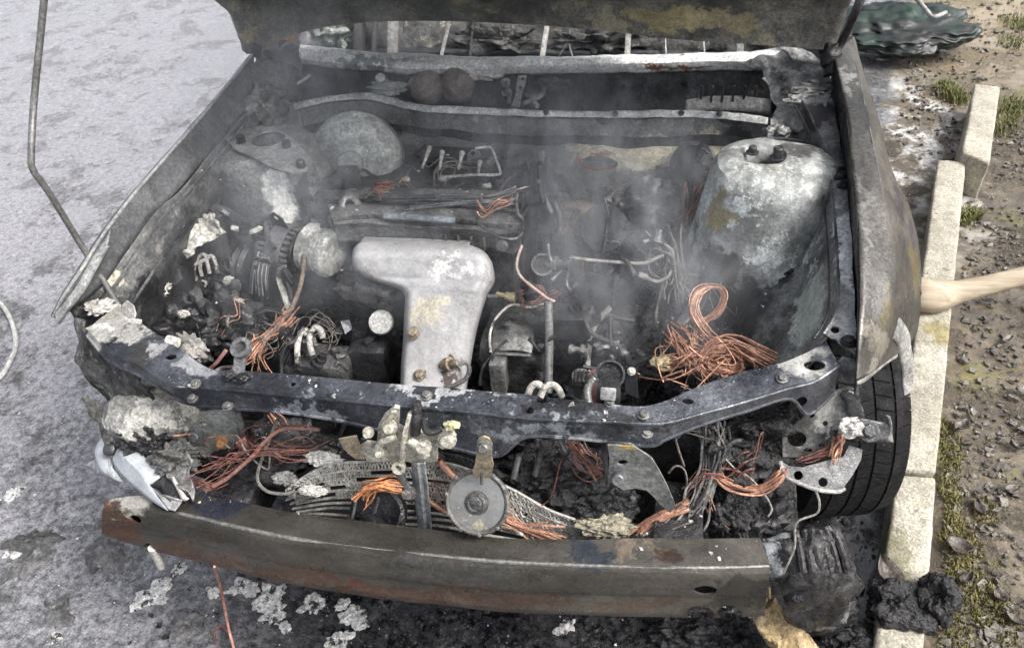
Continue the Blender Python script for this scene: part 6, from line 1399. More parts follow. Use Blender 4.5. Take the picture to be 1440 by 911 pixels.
# left headlamp remains
hl = lump("headlamp_bowl", (-0.6214, 0.2223, 0.5850), (.095, .075, .075), burnt("crusted_bowl", (.13, .13, .125), (.30, .30, .285), s=9, ash=(.56, .55, .51), ash_t=.50, ash_s=10, rough=(.7, 1.), bump=.9, coarse=.7, fleck=.3, rust=(.03, .03, .03), rust_t=.64), CAR, seed=181, amp=.16, sc=1.6, sub=6, oct=7, label="ash-crusted bowl of the left headlamp")
WPL = burnt("pale_blue_plastic", (.36, .39, .42), (.26, .28, .305), s=5, rough=(.45, .65), bump=.2, rust=(.2, .2, .21), rust_t=.68, var=.2, grime=.15)
sheet("lamp_shell", [[(-0.6451, 0.1605, 0.5900), (-0.6260, 0.1514, 0.5900), (-0.6049, 0.1435, 0.5850), (-0.5806, 0.1282, 0.5700), (-0.5511, 0.1084, 0.5550)], [(-0.6554, 0.1449, 0.5850), (-0.6289, 0.1259, 0.5850), (-0.6073, 0.1134, 0.5750), (-0.5860, 0.1012, 0.5650), (-0.5675, 0.0875, 0.5500)], [(-0.6632, 0.1293, 0.5700), (-0.6446, 0.1090, 0.5600), (-0.6103, 0.0899, 0.5450), (-0.5644, 0.0687, 0.5350), (-0.5164, 0.0514, 0.5300)]], 34, WPL, hl, cross=5, thick=.004, dent=.004, dsc=9, label="pale blue-grey melted lamp shell")
sheet("lamp_shell_edge", [[(-0.5713, 0.0911, 0.5450), (-0.5504, 0.0784, 0.5380), (-0.5181, 0.0545, 0.5300)], [(-0.5627, 0.0903, 0.5300), (-0.5303, 0.0774, 0.5250), (-0.5039, 0.0529, 0.5300)], [(-0.4943, 0.0700, 0.5400), (-0.4978, 0.0735, 0.5350), (-0.5016, 0.0600, 0.5300)]], 16, burnt("shell_grey", (.16, .16, .16), (.36, .37, .38), s=14, rough=(.5, .8)), hl, cross=3, thick=.003)
sheet("lamp_shell_edge", [[(-0.5357, 0.1114, 0.5600), (-0.5151, 0.0940, 0.5500), (-0.4976, 0.0765, 0.5400), (-0.4894, 0.0746, 0.5350)], [(-0.5257, 0.1110, 0.5620), (-0.5052, 0.0936, 0.5520), (-0.4890, 0.0804, 0.5450), (-0.4822, 0.0784, 0.5400)]], 16, ASH, hl, cross=2, thick=.003, dent=.003)
sheet("lamp_recess", [[(-0.5533, 0.1106, 0.5520), (-0.5381, 0.1170, 0.5530), (-0.4985, 0.0774, 0.5300)], [(-0.5736, 0.0933, 0.5420), (-0.5573, 0.0944, 0.5300), (-0.5229, 0.0669, 0.5220)]], 12, SOOT, hl, cross=3, thick=.003)
sheet("lamp_side", [[(-0.5503, 0.1389, 0.5850), (-0.5263, 0.1454, 0.5850), (-0.5032, 0.1510, 0.5900), (-0.4925, 0.1319, 0.5800)], [(-0.5375, 0.1124, 0.5650), (-0.5186, 0.1135, 0.5600), (-0.4986, 0.1030, 0.5500), (-0.4871, 0.1009, 0.5500)], [(-0.5329, 0.1118, 0.5600), (-0.5002, 0.0870, 0.5480), (-0.4833, 0.0764, 0.5380), (-0.4840, 0.0914, 0.5450)]], 24, CRM, hl, cross=5, dent=.012, dsc=26)
lump("char_crust", (-0.6042, 0.1653, 0.5900), (.055, .03, .03), CHAR, hl, seed=183, amp=.7, sub=5)
lump("char_crust", (-0.5393, 0.1489, 0.5750), (.045, .03, .03), burnt("mottled_crust", (.04, .04, .04), (.14, .14, .135), s=30, ash=(.5, .5, .47), ash_t=.6, ash_s=50, rough=(.7, 1), bump=1.), hl, seed=184, amp=.7, sub=5)
tube("lamp_loop", [(-0.6470, 0.1541, 0.5800), (-0.6759, 0.1659, 0.5800), (-0.6990, 0.1639, 0.5750), (-0.7076, 0.1528, 0.5650), (-0.6858, 0.1260, 0.5600), (-0.6668, 0.1142, 0.5550)], .012, WPL, hl, seg=8, flat=.35)
sheet("lamp_film", [[(-0.7086, 0.1412, 0.5500), (-0.6882, 0.1406, 0.5600), (-0.6682, 0.1281, 0.5600), (-0.6500, 0.1114, 0.5500)], [(-0.7503, 0.1403, 0.5300), (-0.7240, 0.1210, 0.5300), (-0.6839, 0.1107, 0.5350), (-0.6371, 0.0948, 0.5350)]], 18, burnt("greyish_film", (.26, .28, .29), (.34, .36, .37), s=8, rough=(.3, .5)), hl, cross=4, thick=.002, dent=.010, dsc=20)
lathe("lamp_screw", [(.008, -.02), (.012, -.018), (.012, .012), (.008, .016)], V((-0.6708, 0.1438, 0.5800)), (.1, -.6, .7), DGREY, hl, seg=16)
vb = sheet("charred_strip", [[(-0.7894, 0.2502, 0.6000), (-0.7533, 0.2166, 0.5900), (-0.7172, 0.1766, 0.5800), (-0.6987, 0.1582, 0.5750)], [(-0.7726, 0.2496, 0.6150), (-0.7214, 0.2118, 0.6050), (-0.6802, 0.1818, 0.6000), (-0.6443, 0.1598, 0.5950)], [(-0.7586, 0.2428, 0.6150), (-0.7122, 0.2161, 0.6100), (-0.6713, 0.1918, 0.6050), (-0.6376, 0.1790, 0.6000)]], 34, burnt("strip_mottled", (.05, .05, .045), (.18, .175, .16), s=18, ash=(.45, .44, .38), ash_t=.58, ash_s=26, rough=(.6, .95), bump=.9, rust=(.06, .035, .02), rust_t=.6), CAR, cross=5, dent=.010, dsc=24, thick=.005)

# right bracket hanging from the bar
rbp = plate("headlamp_bracket", [(0.3097, 0.1550, 0.7088), (0.3503, 0.1550, 0.7141), (0.3614, 0.1550, 0.7030), (0.3825, 0.1550, 0.6822), (0.4147, 0.1550, 0.6210), (0.4355, 0.1550, 0.5628), (0.4253, 0.1550, 0.5448), (0.4042, 0.1550, 0.5618), (0.3813, 0.1550, 0.5983), (0.3588, 0.1550, 0.5989), (0.3377, 0.1550, 0.5917), (0.3199, 0.1550, 0.6028), (0.3109, 0.1550, 0.6133)], burnt("bracket_grey", (.17, .18, .175), (.30, .31, .30), s=12, rough=(.35, .65), bump=.35, metal=.2, fleck=.2, ash=(.05, .05, .05), ash_t=.62, blobs=[((0.3254, 0.1550, 0.7072), (.03, .02, .02), (.42, .33, .12)), ((0.3294, 0.1550, 0.6257), (.025, .02, .02), (.10, .10, .095))]), CAR, thick=.004, holes=[((0.3323, 0.1550, 0.6679), .0085)], dent=.006)
bolt(V((0.3285, 0.1480, 0.6379)), (0, -1, .45), .011, GREY, rbp, h=.014)
sheet("bracket_flange", [[(0.2976, 0.1700, 0.6977), (0.2991, 0.1700, 0.6647), (0.3032, 0.1700, 0.6272), (0.3106, 0.1600, 0.6013)], [(0.3096, 0.1560, 0.7112), (0.3100, 0.1560, 0.6822), (0.3104, 0.1560, 0.6448), (0.3135, 0.1560, 0.6026)]], 10, GREY, rbp, cross=2)
tube("stay_rod", [(0.3549, 0.1980, 0.5200), (0.3531, 0.1934, 0.5000), (0.3497, 0.1778, 0.4700)], .006, GREY, CAR, seg=8)

# right corner: apron end with square hole, holed bracket, arm
ae = sheet("apron_end", [[(0.6920, 0.3403, 0.7000), (0.7116, 0.3468, 0.7100), (0.7320, 0.3502, 0.7000), (0.7526, 0.3338, 0.6700)], [(0.6490, 0.3086, 0.6600), (0.6805, 0.3252, 0.6650), (0.7126, 0.3378, 0.6650), (0.7529, 0.3247, 0.6500)], [(0.6217, 0.2954, 0.6200), (0.6531, 0.3021, 0.6300), (0.6920, 0.3112, 0.6250), (0.7362, 0.3122, 0.6200)], [(0.6230, 0.2782, 0.5850), (0.6533, 0.2862, 0.5800), (0.6949, 0.2971, 0.5850), (0.7351, 0.3078, 0.5900)]], 36, burnt("apron_end_steel", (.05, .052, .05), (.16, .162, .155), s=10, ash=(.36, .36, .34), ash_t=.62, rough=(.35, .7), metal=.15, bump=.5, coarse=.3, fleck=.3, blobs=[((0.6944, 0.3316, 0.6600), .05, (.30, .30, .285)), ((0.7354, 0.3204, 0.6300), .03, (.50, .50, .48))]), CAR, cross=6, dent=.008, dsc=16,
         cutters=[((0.6430, 0.2964, 0.6120), (0, -.7, .7), (.017, .014), .08), ((0.6912, 0.3195, 0.6350), (0, -.7, .7), .005, .08), ((0.6643, 0.3187, 0.6550), (0, -.7, .7), .005, .08), ((0.6899, 0.3015, 0.5950), (0, -.7, .7), (.007, .004), .08), ((0.6648, 0.2970, 0.5850), (0, -.7, .7), (.008, .004), .08)])
sheet("apron_lobe", [[(0.7190, 0.3385, 0.7100), (0.7377, 0.3381, 0.7000), (0.7461, 0.3268, 0.6800), (0.7569, 0.3257, 0.6550), (0.7486, 0.3219, 0.6450)], [(0.7059, 0.3346, 0.7000), (0.7166, 0.3279, 0.6900), (0.7233, 0.3202, 0.6750), (0.7311, 0.3139, 0.6550), (0.7279, 0.3125, 0.6450)]], 24, GREY, ae, cross=3, dent=.005)
hb = plate("holed_bracket", [(0.6148, 0.2609, 0.5900), (0.6312, 0.2537, 0.5850), (0.6546, 0.2574, 0.5800), (0.6909, 0.2709, 0.5850), (0.7271, 0.2828, 0.5900), (0.7360, 0.2980, 0.6050), (0.7599, 0.2949, 0.6000), (0.7589, 0.2841, 0.5850), (0.7454, 0.2617, 0.5700), (0.7297, 0.2433, 0.5500), (0.7188, 0.2395, 0.5470), (0.6859, 0.2363, 0.5500), (0.6524, 0.2389, 0.5600), (0.6280, 0.2434, 0.5670), (0.6180, 0.2513, 0.5800)], burnt("speckled_grey", (.14, .142, .145), (.22, .222, .225), s=9, rough=(.35, .6), bump=.4, metal=.25, fleck=.4), CAR, thick=.004, holes=[((0.6484, 0.2492, 0.5670), .0085), ((0.6936, 0.2439, 0.5600), .0085)])
tube("rolled_edge", [(0.6147, 0.2592, 0.5900), (0.6195, 0.2498, 0.5780), (0.6294, 0.2427, 0.5660), (0.6538, 0.2374, 0.5580), (0.6871, 0.2340, 0.5490), (0.7199, 0.2372, 0.5460), (0.7322, 0.2437, 0.5500)], .004, lipm, hb, seg=8)
arm = sheet("headlamp_arm", [[(0.7251, 0.3120, 0.6600), (0.7471, 0.3145, 0.6600), (0.7748, 0.3154, 0.6550), (0.7980, 0.3193, 0.6500)], [(0.7246, 0.3051, 0.6450), (0.7497, 0.3073, 0.6420), (0.7778, 0.3092, 0.6360), (0.7999, 0.3118, 0.6360)], [(0.7292, 0.2971, 0.6280), (0.7501, 0.2965, 0.6200), (0.7774, 0.2980, 0.6180), (0.7992, 0.3038, 0.6220)]], 20, GREY, CAR, cross=3, thick=.003)
sheet("arm_tip", [[(0.7893, 0.3165, 0.6720), (0.7978, 0.3175, 0.6500), (0.7969, 0.3019, 0.6200)], [(0.7984, 0.3162, 0.6680), (0.8044, 0.3115, 0.6480), (0.8118, 0.3021, 0.6180)]], 12, lipm, arm, cross=2, dent=.006)
bolt(V((0.7624, 0.2991, 0.6450)), (0, -.6, .8), .013, DGREY, arm, h=.012)
lump("pale_crust", (0.7292, 0.3010, 0.6500), (.022, .018, .016), ASH, arm, seed=190, amp=.4, sub=4)
wires("orange_wires", [(0.7141, 0.2912, 0.6400), (0.7136, 0.2843, 0.6250), (0.7106, 0.2769, 0.6100), (0.7063, 0.2665, 0.6000)], 12, .004, .0018, COPPER, arm, seed=81)
wires("orange_wires", [(0.7146, 0.2910, 0.6100), (0.6932, 0.2819, 0.6000), (0.6695, 0.2759, 0.5900), (0.6483, 0.2719, 0.5800)], 6, .003, .0016, WIRE_RED, arm, seed=82)
# fibrous stay, wire swags
wires("fibrous_stay", [(0.4860, 0.2812, 0.6600), (0.4949, 0.2663, 0.6300), (0.4962, 0.2500, 0.6000), (0.4903, 0.2283, 0.5650), (0.4778, 0.2053, 0.5300), (0.4584, 0.1772, 0.5000), (0.4366, 0.1568, 0.4850)], 26, .008, .0021, burnt("fibre_grey", (.06, .06, .06), (.20, .20, .197), s=24, rough=(.6, .9)), CAR, seed=83, fray=.3)
wires("copper_swag", [(0.5038, 0.2291, 0.5700), (0.5273, 0.2251, 0.5500), (0.5595, 0.2232, 0.5450), (0.5905, 0.2262, 0.5500), (0.6134, 0.2358, 0.5700), (0.6241, 0.2487, 0.5800)], 16, .004, .0018, COPPER, CAR, seed=84, fray=.5)
wires("copper_swag", [(0.3663, 0.1388, 0.4800), (0.3841, 0.1550, 0.5000), (0.4150, 0.1646, 0.5200), (0.4398, 0.1713, 0.5300), (0.4606, 0.1790, 0.5400)], 5, .004, .0045, COPPER, CAR, seed=85, fray=.5)
wires("copper_swag", [(0.3925, 0.1327, 0.4800), (0.4165, 0.1527, 0.5000), (0.4409, 0.1637, 0.5150), (0.4652, 0.1745, 0.5300)], 8, .006, .003, WIRE_GREY, CAR, seed=86)
tube("thin_wire", [(0.4168, 0.2236, 0.5700), (0.4286, 0.2293, 0.5850), (0.4443, 0.2270, 0.5800), (0.4514, 0.2151, 0.5550), (0.4459, 0.1850, 0.5300), (0.4457, 0.1676, 0.5000), (0.4417, 0.1462, 0.4700)], .0022, WIRE_GREY, CAR, seg=5)
tube("thin_wire", [(0.4203, 0.2204, 0.6800), (0.4317, 0.2157, 0.6400), (0.4431, 0.2183, 0.6000)], .002, WIRE_GREY, CAR, seg=5)
tube("thin_wire", [(0.5163, 0.2439, 0.6000), (0.5372, 0.2382, 0.5800), (0.5639, 0.2339, 0.5650), (0.5932, 0.2278, 0.5300), (0.6094, 0.2205, 0.5000), (0.6045, 0.2135, 0.4850)], .002, CBL, CAR, seg=5)
tube("thin_wire", [(0.6795, 0.2339, 0.5500), (0.6892, 0.2234, 0.5300), (0.6863, 0.2112, 0.5100), (0.6537, 0.2014, 0.4900), (0.6559, 0.1826, 0.4400), (0.6423, 0.1605, 0.3900)], .0022, CBL, CAR, seg=5)
wires("fine_wire_nest", [(0.4433, 0.2686, 0.6400), (0.4687, 0.2804, 0.6400), (0.4886, 0.2743, 0.6300), (0.5080, 0.2942, 0.6300)], 12, .014, .0014, WIRE_GREY, CAR, seed=88)
for pts in ([(0.5064, 0.2345, 0.5700), (0.5064, 0.2512, 0.6000), (0.5274, 0.2670, 0.6200), (0.5555, 0.2772, 0.6200)], ):
    tube("dark_hoop", pts, .006, DGREY, CAR, seg=8)
plate("dark_web", [(0.5647, 0.2670, 0.5700), (0.6182, 0.2717, 0.5800), (0.6221, 0.2518, 0.5600), (0.5845, 0.2447, 0.5550), (0.5690, 0.2505, 0.5600)], DGREY, CAR, thick=.003, dent=.006)
lump("melted_tank", (0.5469, 0.3455, 0.5800), (.11, .09, .08), CHAR, CAR, seed=191, amp=.5, sub=6, oct=7)
lump("melted_tank", (0.5325, 0.2250, 0.4600), (.045, .045, .06), CHAR, CAR, seed=193, amp=.4, sub=6, oct=7)
lump("melted_tank", (0.5924, 0.2868, 0.4000), (.06, .06, .06), SOOT, CAR, seed=194, amp=.4, sub=5)
box("chassis_rail", (.53, .55, .40), (.09, .55, .12), SOOT, CAR, bevel=.008, dent=.008)
box("chassis_rail", (-.50, .55, .40), (.09, .55, .12), SOOT, CAR, bevel=.008, dent=.008)

# ------------------------------------------------------------------ right front wheel, turned a little outwards
wc = V((.775, .755, .295)); rot = Matrix.Rotation(R(12), 3, 'Z')
RUB = burnt("tyre_rubber", (.007, .007, .008), (.017, .017, .018), s=9, rough=(.7, .95), bump=.5, fleck=.15, spec=.25, ash=(.06, .058, .055), ash_t=.64)
def tyre_pt(a, x, r):
    return wc + rot @ V((x, -r * math.cos(a), r * math.sin(a)))
prof = [(-.080, .185), (-.098, .205), (-.102, .24), (-.098, .272), (-.086, .289), (-.07, .295), (.07, .295), (.086, .289), (.098, .272), (.102, .24), (.098, .205), (.080, .185)]
tv, tf = [], []
S_ = 96
for i in range(S_):
    for (x, r) in prof:
        tv.append(tyre_pt(2 * math.pi * i / S_, x, r))
P_ = len(prof)
for i in range(S_):
    for j in range(P_):
        tf.append((i * P_ + j, i * P_ + (j + 1) % P_, ((i + 1) % S_) * P_ + (j + 1) % P_, ((i + 1) % S_) * P_ + j))
wheel = thing("front_wheel", wc, "", "")
for k_ in ("label", "category"): del wheel[k_]
wheel.parent = CAR; wheel.matrix_parent_inverse = Matrix.Translation(-CAR_AT)
def wpart(name, vs, fs, m, **kw):
    o = mesh(name, vs, fs, m, wheel, **kw); return o
wpart("tyre", tv, tf, RUB)
blocks = []
for i in range(62):
    a0 = 2 * math.pi * i / 62
    for col_, (x0, x1, sk) in enumerate(((-.097, -.062, .02), (-.056, -.020, -.03), (-.014, .014, .03), (.020, .056, -.03), (.062, .097, .02))):
        o0 = (.5 if col_ % 2 else 0) * 2 * math.pi / 62
        w_ = 2 * math.pi / 62 * .9
        k = []
        for rr_ in (.290, .299):
            for (aa, xx) in ((0, x0), (0, x1), (w_, x1), (w_, x0)):
                slant = sk * (xx - x0) / (x1 - x0) * 1.0
                r2 = rr_ - max(0, abs(xx) - .075) * .45
                k.append(tyre_pt(a0 + o0 + aa + slant, xx, r2) )
        blocks.append((k, [(3, 2, 1, 0), (4, 5, 6, 7), (0, 1, 5, 4), (1, 2, 6, 5), (2, 3, 7, 6), (3, 0, 4, 7)]))
wpart("tread_blocks", *merge(blocks), RUB, kind="stuff", smooth=None)
rim = lathe("rim", [(.06, -.03), (.17, -.04), (.186, -.075), (.19, -.08), (.19, .08), (.186, .085), (.17, .06), (.06, .05)], wc, rot @ V((1, 0, 0)), GREY, wheel, seg=40)
for sx_, yy in ((-.74, .80), (-.74, 3.35), (.74, 3.35)):
    o = wheel.copy(); COL.objects.link(o); o.location = (sx_, yy, .295)
    o.matrix_parent_inverse = Matrix.Translation(-CAR_AT)
    for ch in list(wheel.children):
        c_ = ch.copy(); COL.objects.link(c_); c_.parent = o; c_.matrix_parent_inverse = Matrix.Translation(-wc)
    if sx_ < 0: pass
wheel_kids = [c for c in wheel.children]

# ------------------------------------------------------------------ kerb stones
CONC = burnt("kerb_concrete", (.30, .282, .228), (.43, .41, .345), s=6, rough=(.75, .95), bump=.6, bs=160, coarse=.3, ash=(.19, .17, .115), ash_t=.60, ash_s=24, rust=(.09, .085, .06), rust_t=.70, rust_s=40, var=.35,
             blobs=[((0.9449, 0.4863, 0.0900), (.04, .14, .2), (.20, .19, .11), .7), ((1.2019, 1.2543, 0.0900), (.07, .07, .1), (.28, .245, .13)), ((0.9358, 0.3348, 0.0900), (.06, .10, .2), (.27, .25, .15)), ((1.0171, 0.6747, 0.0500), (.03, .3, .05), (.10, .10, .05))])
def kerb(name, tl, tr, bl, br, label, h=.13, seed=0):
    """block from the four corners of its top face"""
    T = [V(tl), V(tr), V(br), V(bl)]
    bm = bmesh.new()
    c = sum(T, V()) / 4
    lo = [V((p.x + (p.x - c.x) * .10, p.y, p.z - h)) for p in T]
    vt = [bm.verts.new(p) for p in T]; vb_ = [bm.verts.new(p) for p in lo]
    bm.faces.new(vt); bm.faces.new(list(reversed(vb_)))
    for i in range(4):
        bm.faces.new((vt[i], vb_[i], vb_[(i + 1) % 4], vt[(i + 1) % 4]))
    bmesh.ops.recalc_face_normals(bm, faces=bm.faces)
    bmesh.ops.bevel(bm, geom=list(bm.edges), offset=.010, segments=3, profile=.5, affect='EDGES')
    for _ in range(3):
        es = [e for e in bm.edges if e.calc_length() > .03]
        if es: bmesh.ops.subdivide_edges(bm, edges=es, cuts=2, use_grid_fill=True)
    for v in bm.verts:
        v.co = v.co + noise.turbulence_vector(v.co * 22 + V((seed, 0, 0)), 4, False) * .0022 + noise.turbulence_vector(v.co * 5, 2, False) * .001
    return bmesh_obj(name, bm, CONC, None, smooth=50, label=label, cat="kerb stone", group="kerb stones beside the car")
kerb("kerb_stone", (1.4060, 2.3039, 0.1000), (1.5073, 2.2989, 0.1000), (0.9970, 0.7021, 0.1000), (1.0911, 0.7042, 0.1000), "long pale concrete kerb stone running past the wheel, under the wooden handle")
kerb("kerb_stone", (0.9909, 0.6852, 0.1000), (1.0866, 0.6900, 0.1000), (0.8623, 0.1695, 0.1000), (0.9620, 0.1804, 0.1000), "mossy concrete kerb stone nearest the viewer with a dead leaf on it", seed=4)
kerb("kerb_stone", (1.6692, 2.9157, 0.1400), (1.7636, 2.8831, 0.1400), (1.4823, 2.2912, 0.1400), (1.5604, 2.2088, 0.1400), "short tilted kerb stone standing at the far end of the row", h=.17, seed=9)

# wooden tool handle lying across the kerb
WOOD = N("weathered_wood")
g1 = WOOD.noise(4, 6, .6)
gv_ = WOOD.vmath('MULTIPLY', WOOD.pos, (3., 60., 60.))
grain = WOOD.noise(1., 6, .65, vec=gv_)
wcol = WOOD.mix(WOOD.step(grain, .35, .7), (.30, .245, .175), (.46, .395, .30))
wcol = WOOD.mix(WOOD.step(g1, .55, .75), wcol, (.19, .15, .10))
WOODM = WOOD.bsdf(wcol, .7, 0., WOOD.bump(grain, .35, .004))
tube("wooden_handle", [(1.1303, 1.3856, 0.1550), (1.1647, 1.3669, 0.1500), (1.2063, 1.3666, 0.1450), (1.2676, 1.3870, 0.1500), (1.3370, 1.4022, 0.1650), (1.4563, 1.4333, 0.1900), (1.6141, 1.4788, 0.2250), (1.8483, 1.5524, 0.2800)], .034, WOODM, None, seg=20, n=60, taper=[1.3, 1.55, 1.45, 1.05, .9, .84, .82, .82], flat=.8, label="weathered wooden tool handle resting across the kerb", cat="handle")

# green and black tarpaulin bundle
TARP = burnt("tarpaulin", (.008, .030, .021), (.014, .015, .016), s=4, rough=(.35, .65), bump=.4, bs=40, ash=(.16, .17, .17), ash_t=.66, ash_s=14, var=.4)
tb = (1.4851, 3.6031, 0.1000)
tv_, tf_ = lump_geo(V(tb) + V((0, .02, 0)), (.36, .26, .075), 5, .28, 1.7, 6, 3, False, .15)
tv_ = [v + V((0, 0, .035 * abs(noise.noise(V((v.x * 5, v.y * 11, 2)))) + .015 * abs(noise.noise(v * 16)))) for v in tv_]
mesh("tarpaulin_bundle", tv_, tf_, TARP, None, smooth=80, label="crumpled dark green and black tarpaulin bundle lying behind the car", cat="tarpaulin")
tube("pale_stick", [(1.4885, 3.8582, 0.2600), (1.5228, 3.5693, 0.2700), (1.5287, 3.4070, 0.2800), (1.5423, 3.3158, 0.2800), (1.6084, 3.3701, 0.2800)], .010, burnt("pale_stick_mat", (.34, .34, .33), (.24, .24, .23), s=8, rough=(.5, .8)), None, seg=10, label="bent pale-grey tube lying on the tarpaulin bundle", cat="tube")

# thin pale hose at the left edge
tube("pale_hose", [(-2.2367, 1.3096, 0.0120), (-2.0762, 1.2584, 0.0120), (-1.9442, 1.1784, 0.0120), (-1.8407, 1.0848, 0.0120), (-1.7637, 0.9907, 0.0120), (-1.7258, 0.8982, 0.0120), (-1.7133, 0.8212, 0.0120), (-1.7446, 0.7362, 0.0120)], .008, burnt("hose_pale", (.42, .42, .41), (.34, .34, .33), s=6, rough=(.5, .7)), None, seg=8, n=60, label="thin pale hose curving on the wet ground at the left edge", cat="hose")

# ------------------------------------------------------------------ debris in front of the car
def ground_lump(name, px, r, mat, label, cat, seed, amp=.5, sub=4, sc=2.2, group=None, zoff=.2, rot=0., oct=6):
    c = V(px); c.z = r[2] * zoff + .002
    return lump(name, c, r, mat, None, seed=seed, amp=amp, sub=sub, sc=sc, oct=oct, rot=rot, floor=-.012, label=label, cat=cat, group=group)
# melted bumper corner leaning on the beam end
ba = [(0.6200, 0.2423, 0.4000), (0.6426, 0.2429, 0.4100), (0.6832, 0.2531, 0.4100), (0.7232, 0.2582, 0.4100), (0.7493, 0.2639, 0.4000), (0.7614, 0.2538, 0.3700)]
mb_rows = [[(0.6143, 0.2241, 0.4150), (0.6540, 0.2370, 0.4200), (0.7087, 0.2527, 0.4150), (0.7494, 0.2656, 0.4000)], [(0.6104, 0.1898, 0.4100), (0.6574, 0.1969, 0.4200), (0.7107, 0.2166, 0.4200), (0.7633, 0.2350, 0.3900)], [(0.6210, 0.1697, 0.3600), (0.6667, 0.1670, 0.3850), (0.7233, 0.1856, 0.3800), (0.7908, 0.2280, 0.3300)], [(0.6450, 0.1690, 0.2800), (0.6907, 0.1611, 0.3100), (0.7468, 0.1780, 0.3000), (0.8080, 0.2355, 0.2600)], [(0.6930, 0.1962, 0.1800), (0.7238, 0.1854, 0.2000), (0.7662, 0.1943, 0.2000), (0.8176, 0.2521, 0.1700)], [(0.7448, 0.2488, 0.0600), (0.7673, 0.2502, 0.0600), (0.8008, 0.2582, 0.0600), (0.8401, 0.2970, 0.0500)]]
MBM = burnt("melted_plastic", (.010, .010, .011), (.034, .034, .036), s=10, rough=(.18, .5), bump=.7, coarse=.6, fleck=.3, ash=(.30, .31, .32), ash_t=.63, ash_s=16, blobs=[((0.6293, 0.2003, 0.4100), (.03, .06, .06), (.30, .32, .34), .8), ((0.7756, 0.2253, 0.1500), (.04, .05, .06), (.30, .31, .32), .7)])
mbo = sheet("melted_bumper_corner", mb_rows, 70, MBM, None, cross=10, dent=.016, dsc=16, thick=.012, label="glossy black melted bumper corner slumped at the right end of the beam", cat="bumper corner")
for i in range(6):
    a = V((0.6631, 0.2296, 0.4250)).lerp(V((0.7367, 0.2463, 0.4150)), i / 5); b = V((0.6750, 0.1615, 0.3950)).lerp(V((0.7642, 0.1965, 0.3600)), i / 5)
    loc = mbo.location
    o = tube("rib", [a - loc + V((0, 0, .004)), a.lerp(b, .5) - loc + V((0, -.006, .010)), b - loc + V((0, 0, .004))], .008, MBM, mbo, seg=8)
ground_lump("charred_lump", (0.9425, 0.3040, 0.0500), (.075, .05, .05), CHAR, "big black charred lump lying on the near end of the kerb", "charred lump", 201, amp=.42, sub=6, sc=1.3, oct=6, rot=-.2, zoff=1.9)
ground_lump("charred_lump", (1.0098, 0.3254, 0.0500), (.045, .05, .06), CHAR, "knobbly black char lump at the right tip of the kerb debris", "charred lump", 203, amp=.42, sc=1.3, oct=6, sub=6, zoff=1.9)
ground_lump("charred_lump", (0.8614, 0.2481, 0.0300), (.11, .05, .06), CHAR, "low black charred heap below the melted bumper corner", "charred lump", 205, amp=.42, sc=1.3, oct=6, sub=6)
ground_lump("charred_lump", (0.5427, 0.2268, 0.0200), (.07, .04, .05), CHAR, "dark charred lump just under the beam beside the wood", "charred lump", 207, amp=.5, sub=5)
ground_lump("charred_lump", (0.5967, 0.2171, 0.0200), (.05, .05, .06), CHAR, "rounded black lump touching the broken wood", "charred lump", 208, amp=.4, sub=5)
ground_lump("charred_lump", (0.4564, 0.2236, 0.0200), (.045, .03, .04), CHAR, "small char lump below the beam hole", "charred lump", 209, amp=.5, sub=5)
# broken piece of timber
tw = thing("broken_timber", (0.6936, 0.2305, 0.0200), "splintered yellow broken timber end at the bottom of the picture", "timber")
TIM = burnt("splintered_timber", (.30, .22, .115), (.43, .34, .21), s=18, rough=(.7, .9), bump=.8, coarse=.5, rust=(.10, .05, .035), rust_t=.55, rust_s=14, stretch=(1, .4, 1))
def log_piece(pts, r, taper, seed, flat=1.):
    vs, fs = tube_geo(pts, r, 40, n=40, taper=taper, flat=flat)
    return [v + noise.turbulence_vector(V((v.x * 30, v.y * 9, v.z * 30)) + V((seed, 0, 0)), 4, False) * .013 for v in vs], fs
mesh("outer_wood", *log_piece([(0.6407, 0.2282, 0.1700), (0.6598, 0.2128, 0.1500), (0.6859, 0.1945, 0.1200), (0.7200, 0.1682, 0.0800), (0.7445, 0.1480, 0.0500)], .045, [.55, .95, 1., 1.05, 1.05], 3, .7), TIM, tw)
rnd2 = random.Random(5)
spl = []
for i in range(26):
    b = V((0.6597, 0.2383, 0.1300)) + V((rnd2.uniform(-.03, .04), rnd2.uniform(-.02, .03), rnd2.uniform(-.02, .02)))
    e = b + V((rnd2.uniform(-.03, .01), rnd2.uniform(.0, .03), rnd2.uniform(.0, .03)))
    spl.append(tube_geo([b, b.lerp(e, .5) + V((0, .003, .002)), e], .003, 5, taper=[1, .7, .15]))
mesh("splinters", *merge(spl), TIM, tw, kind="stuff")

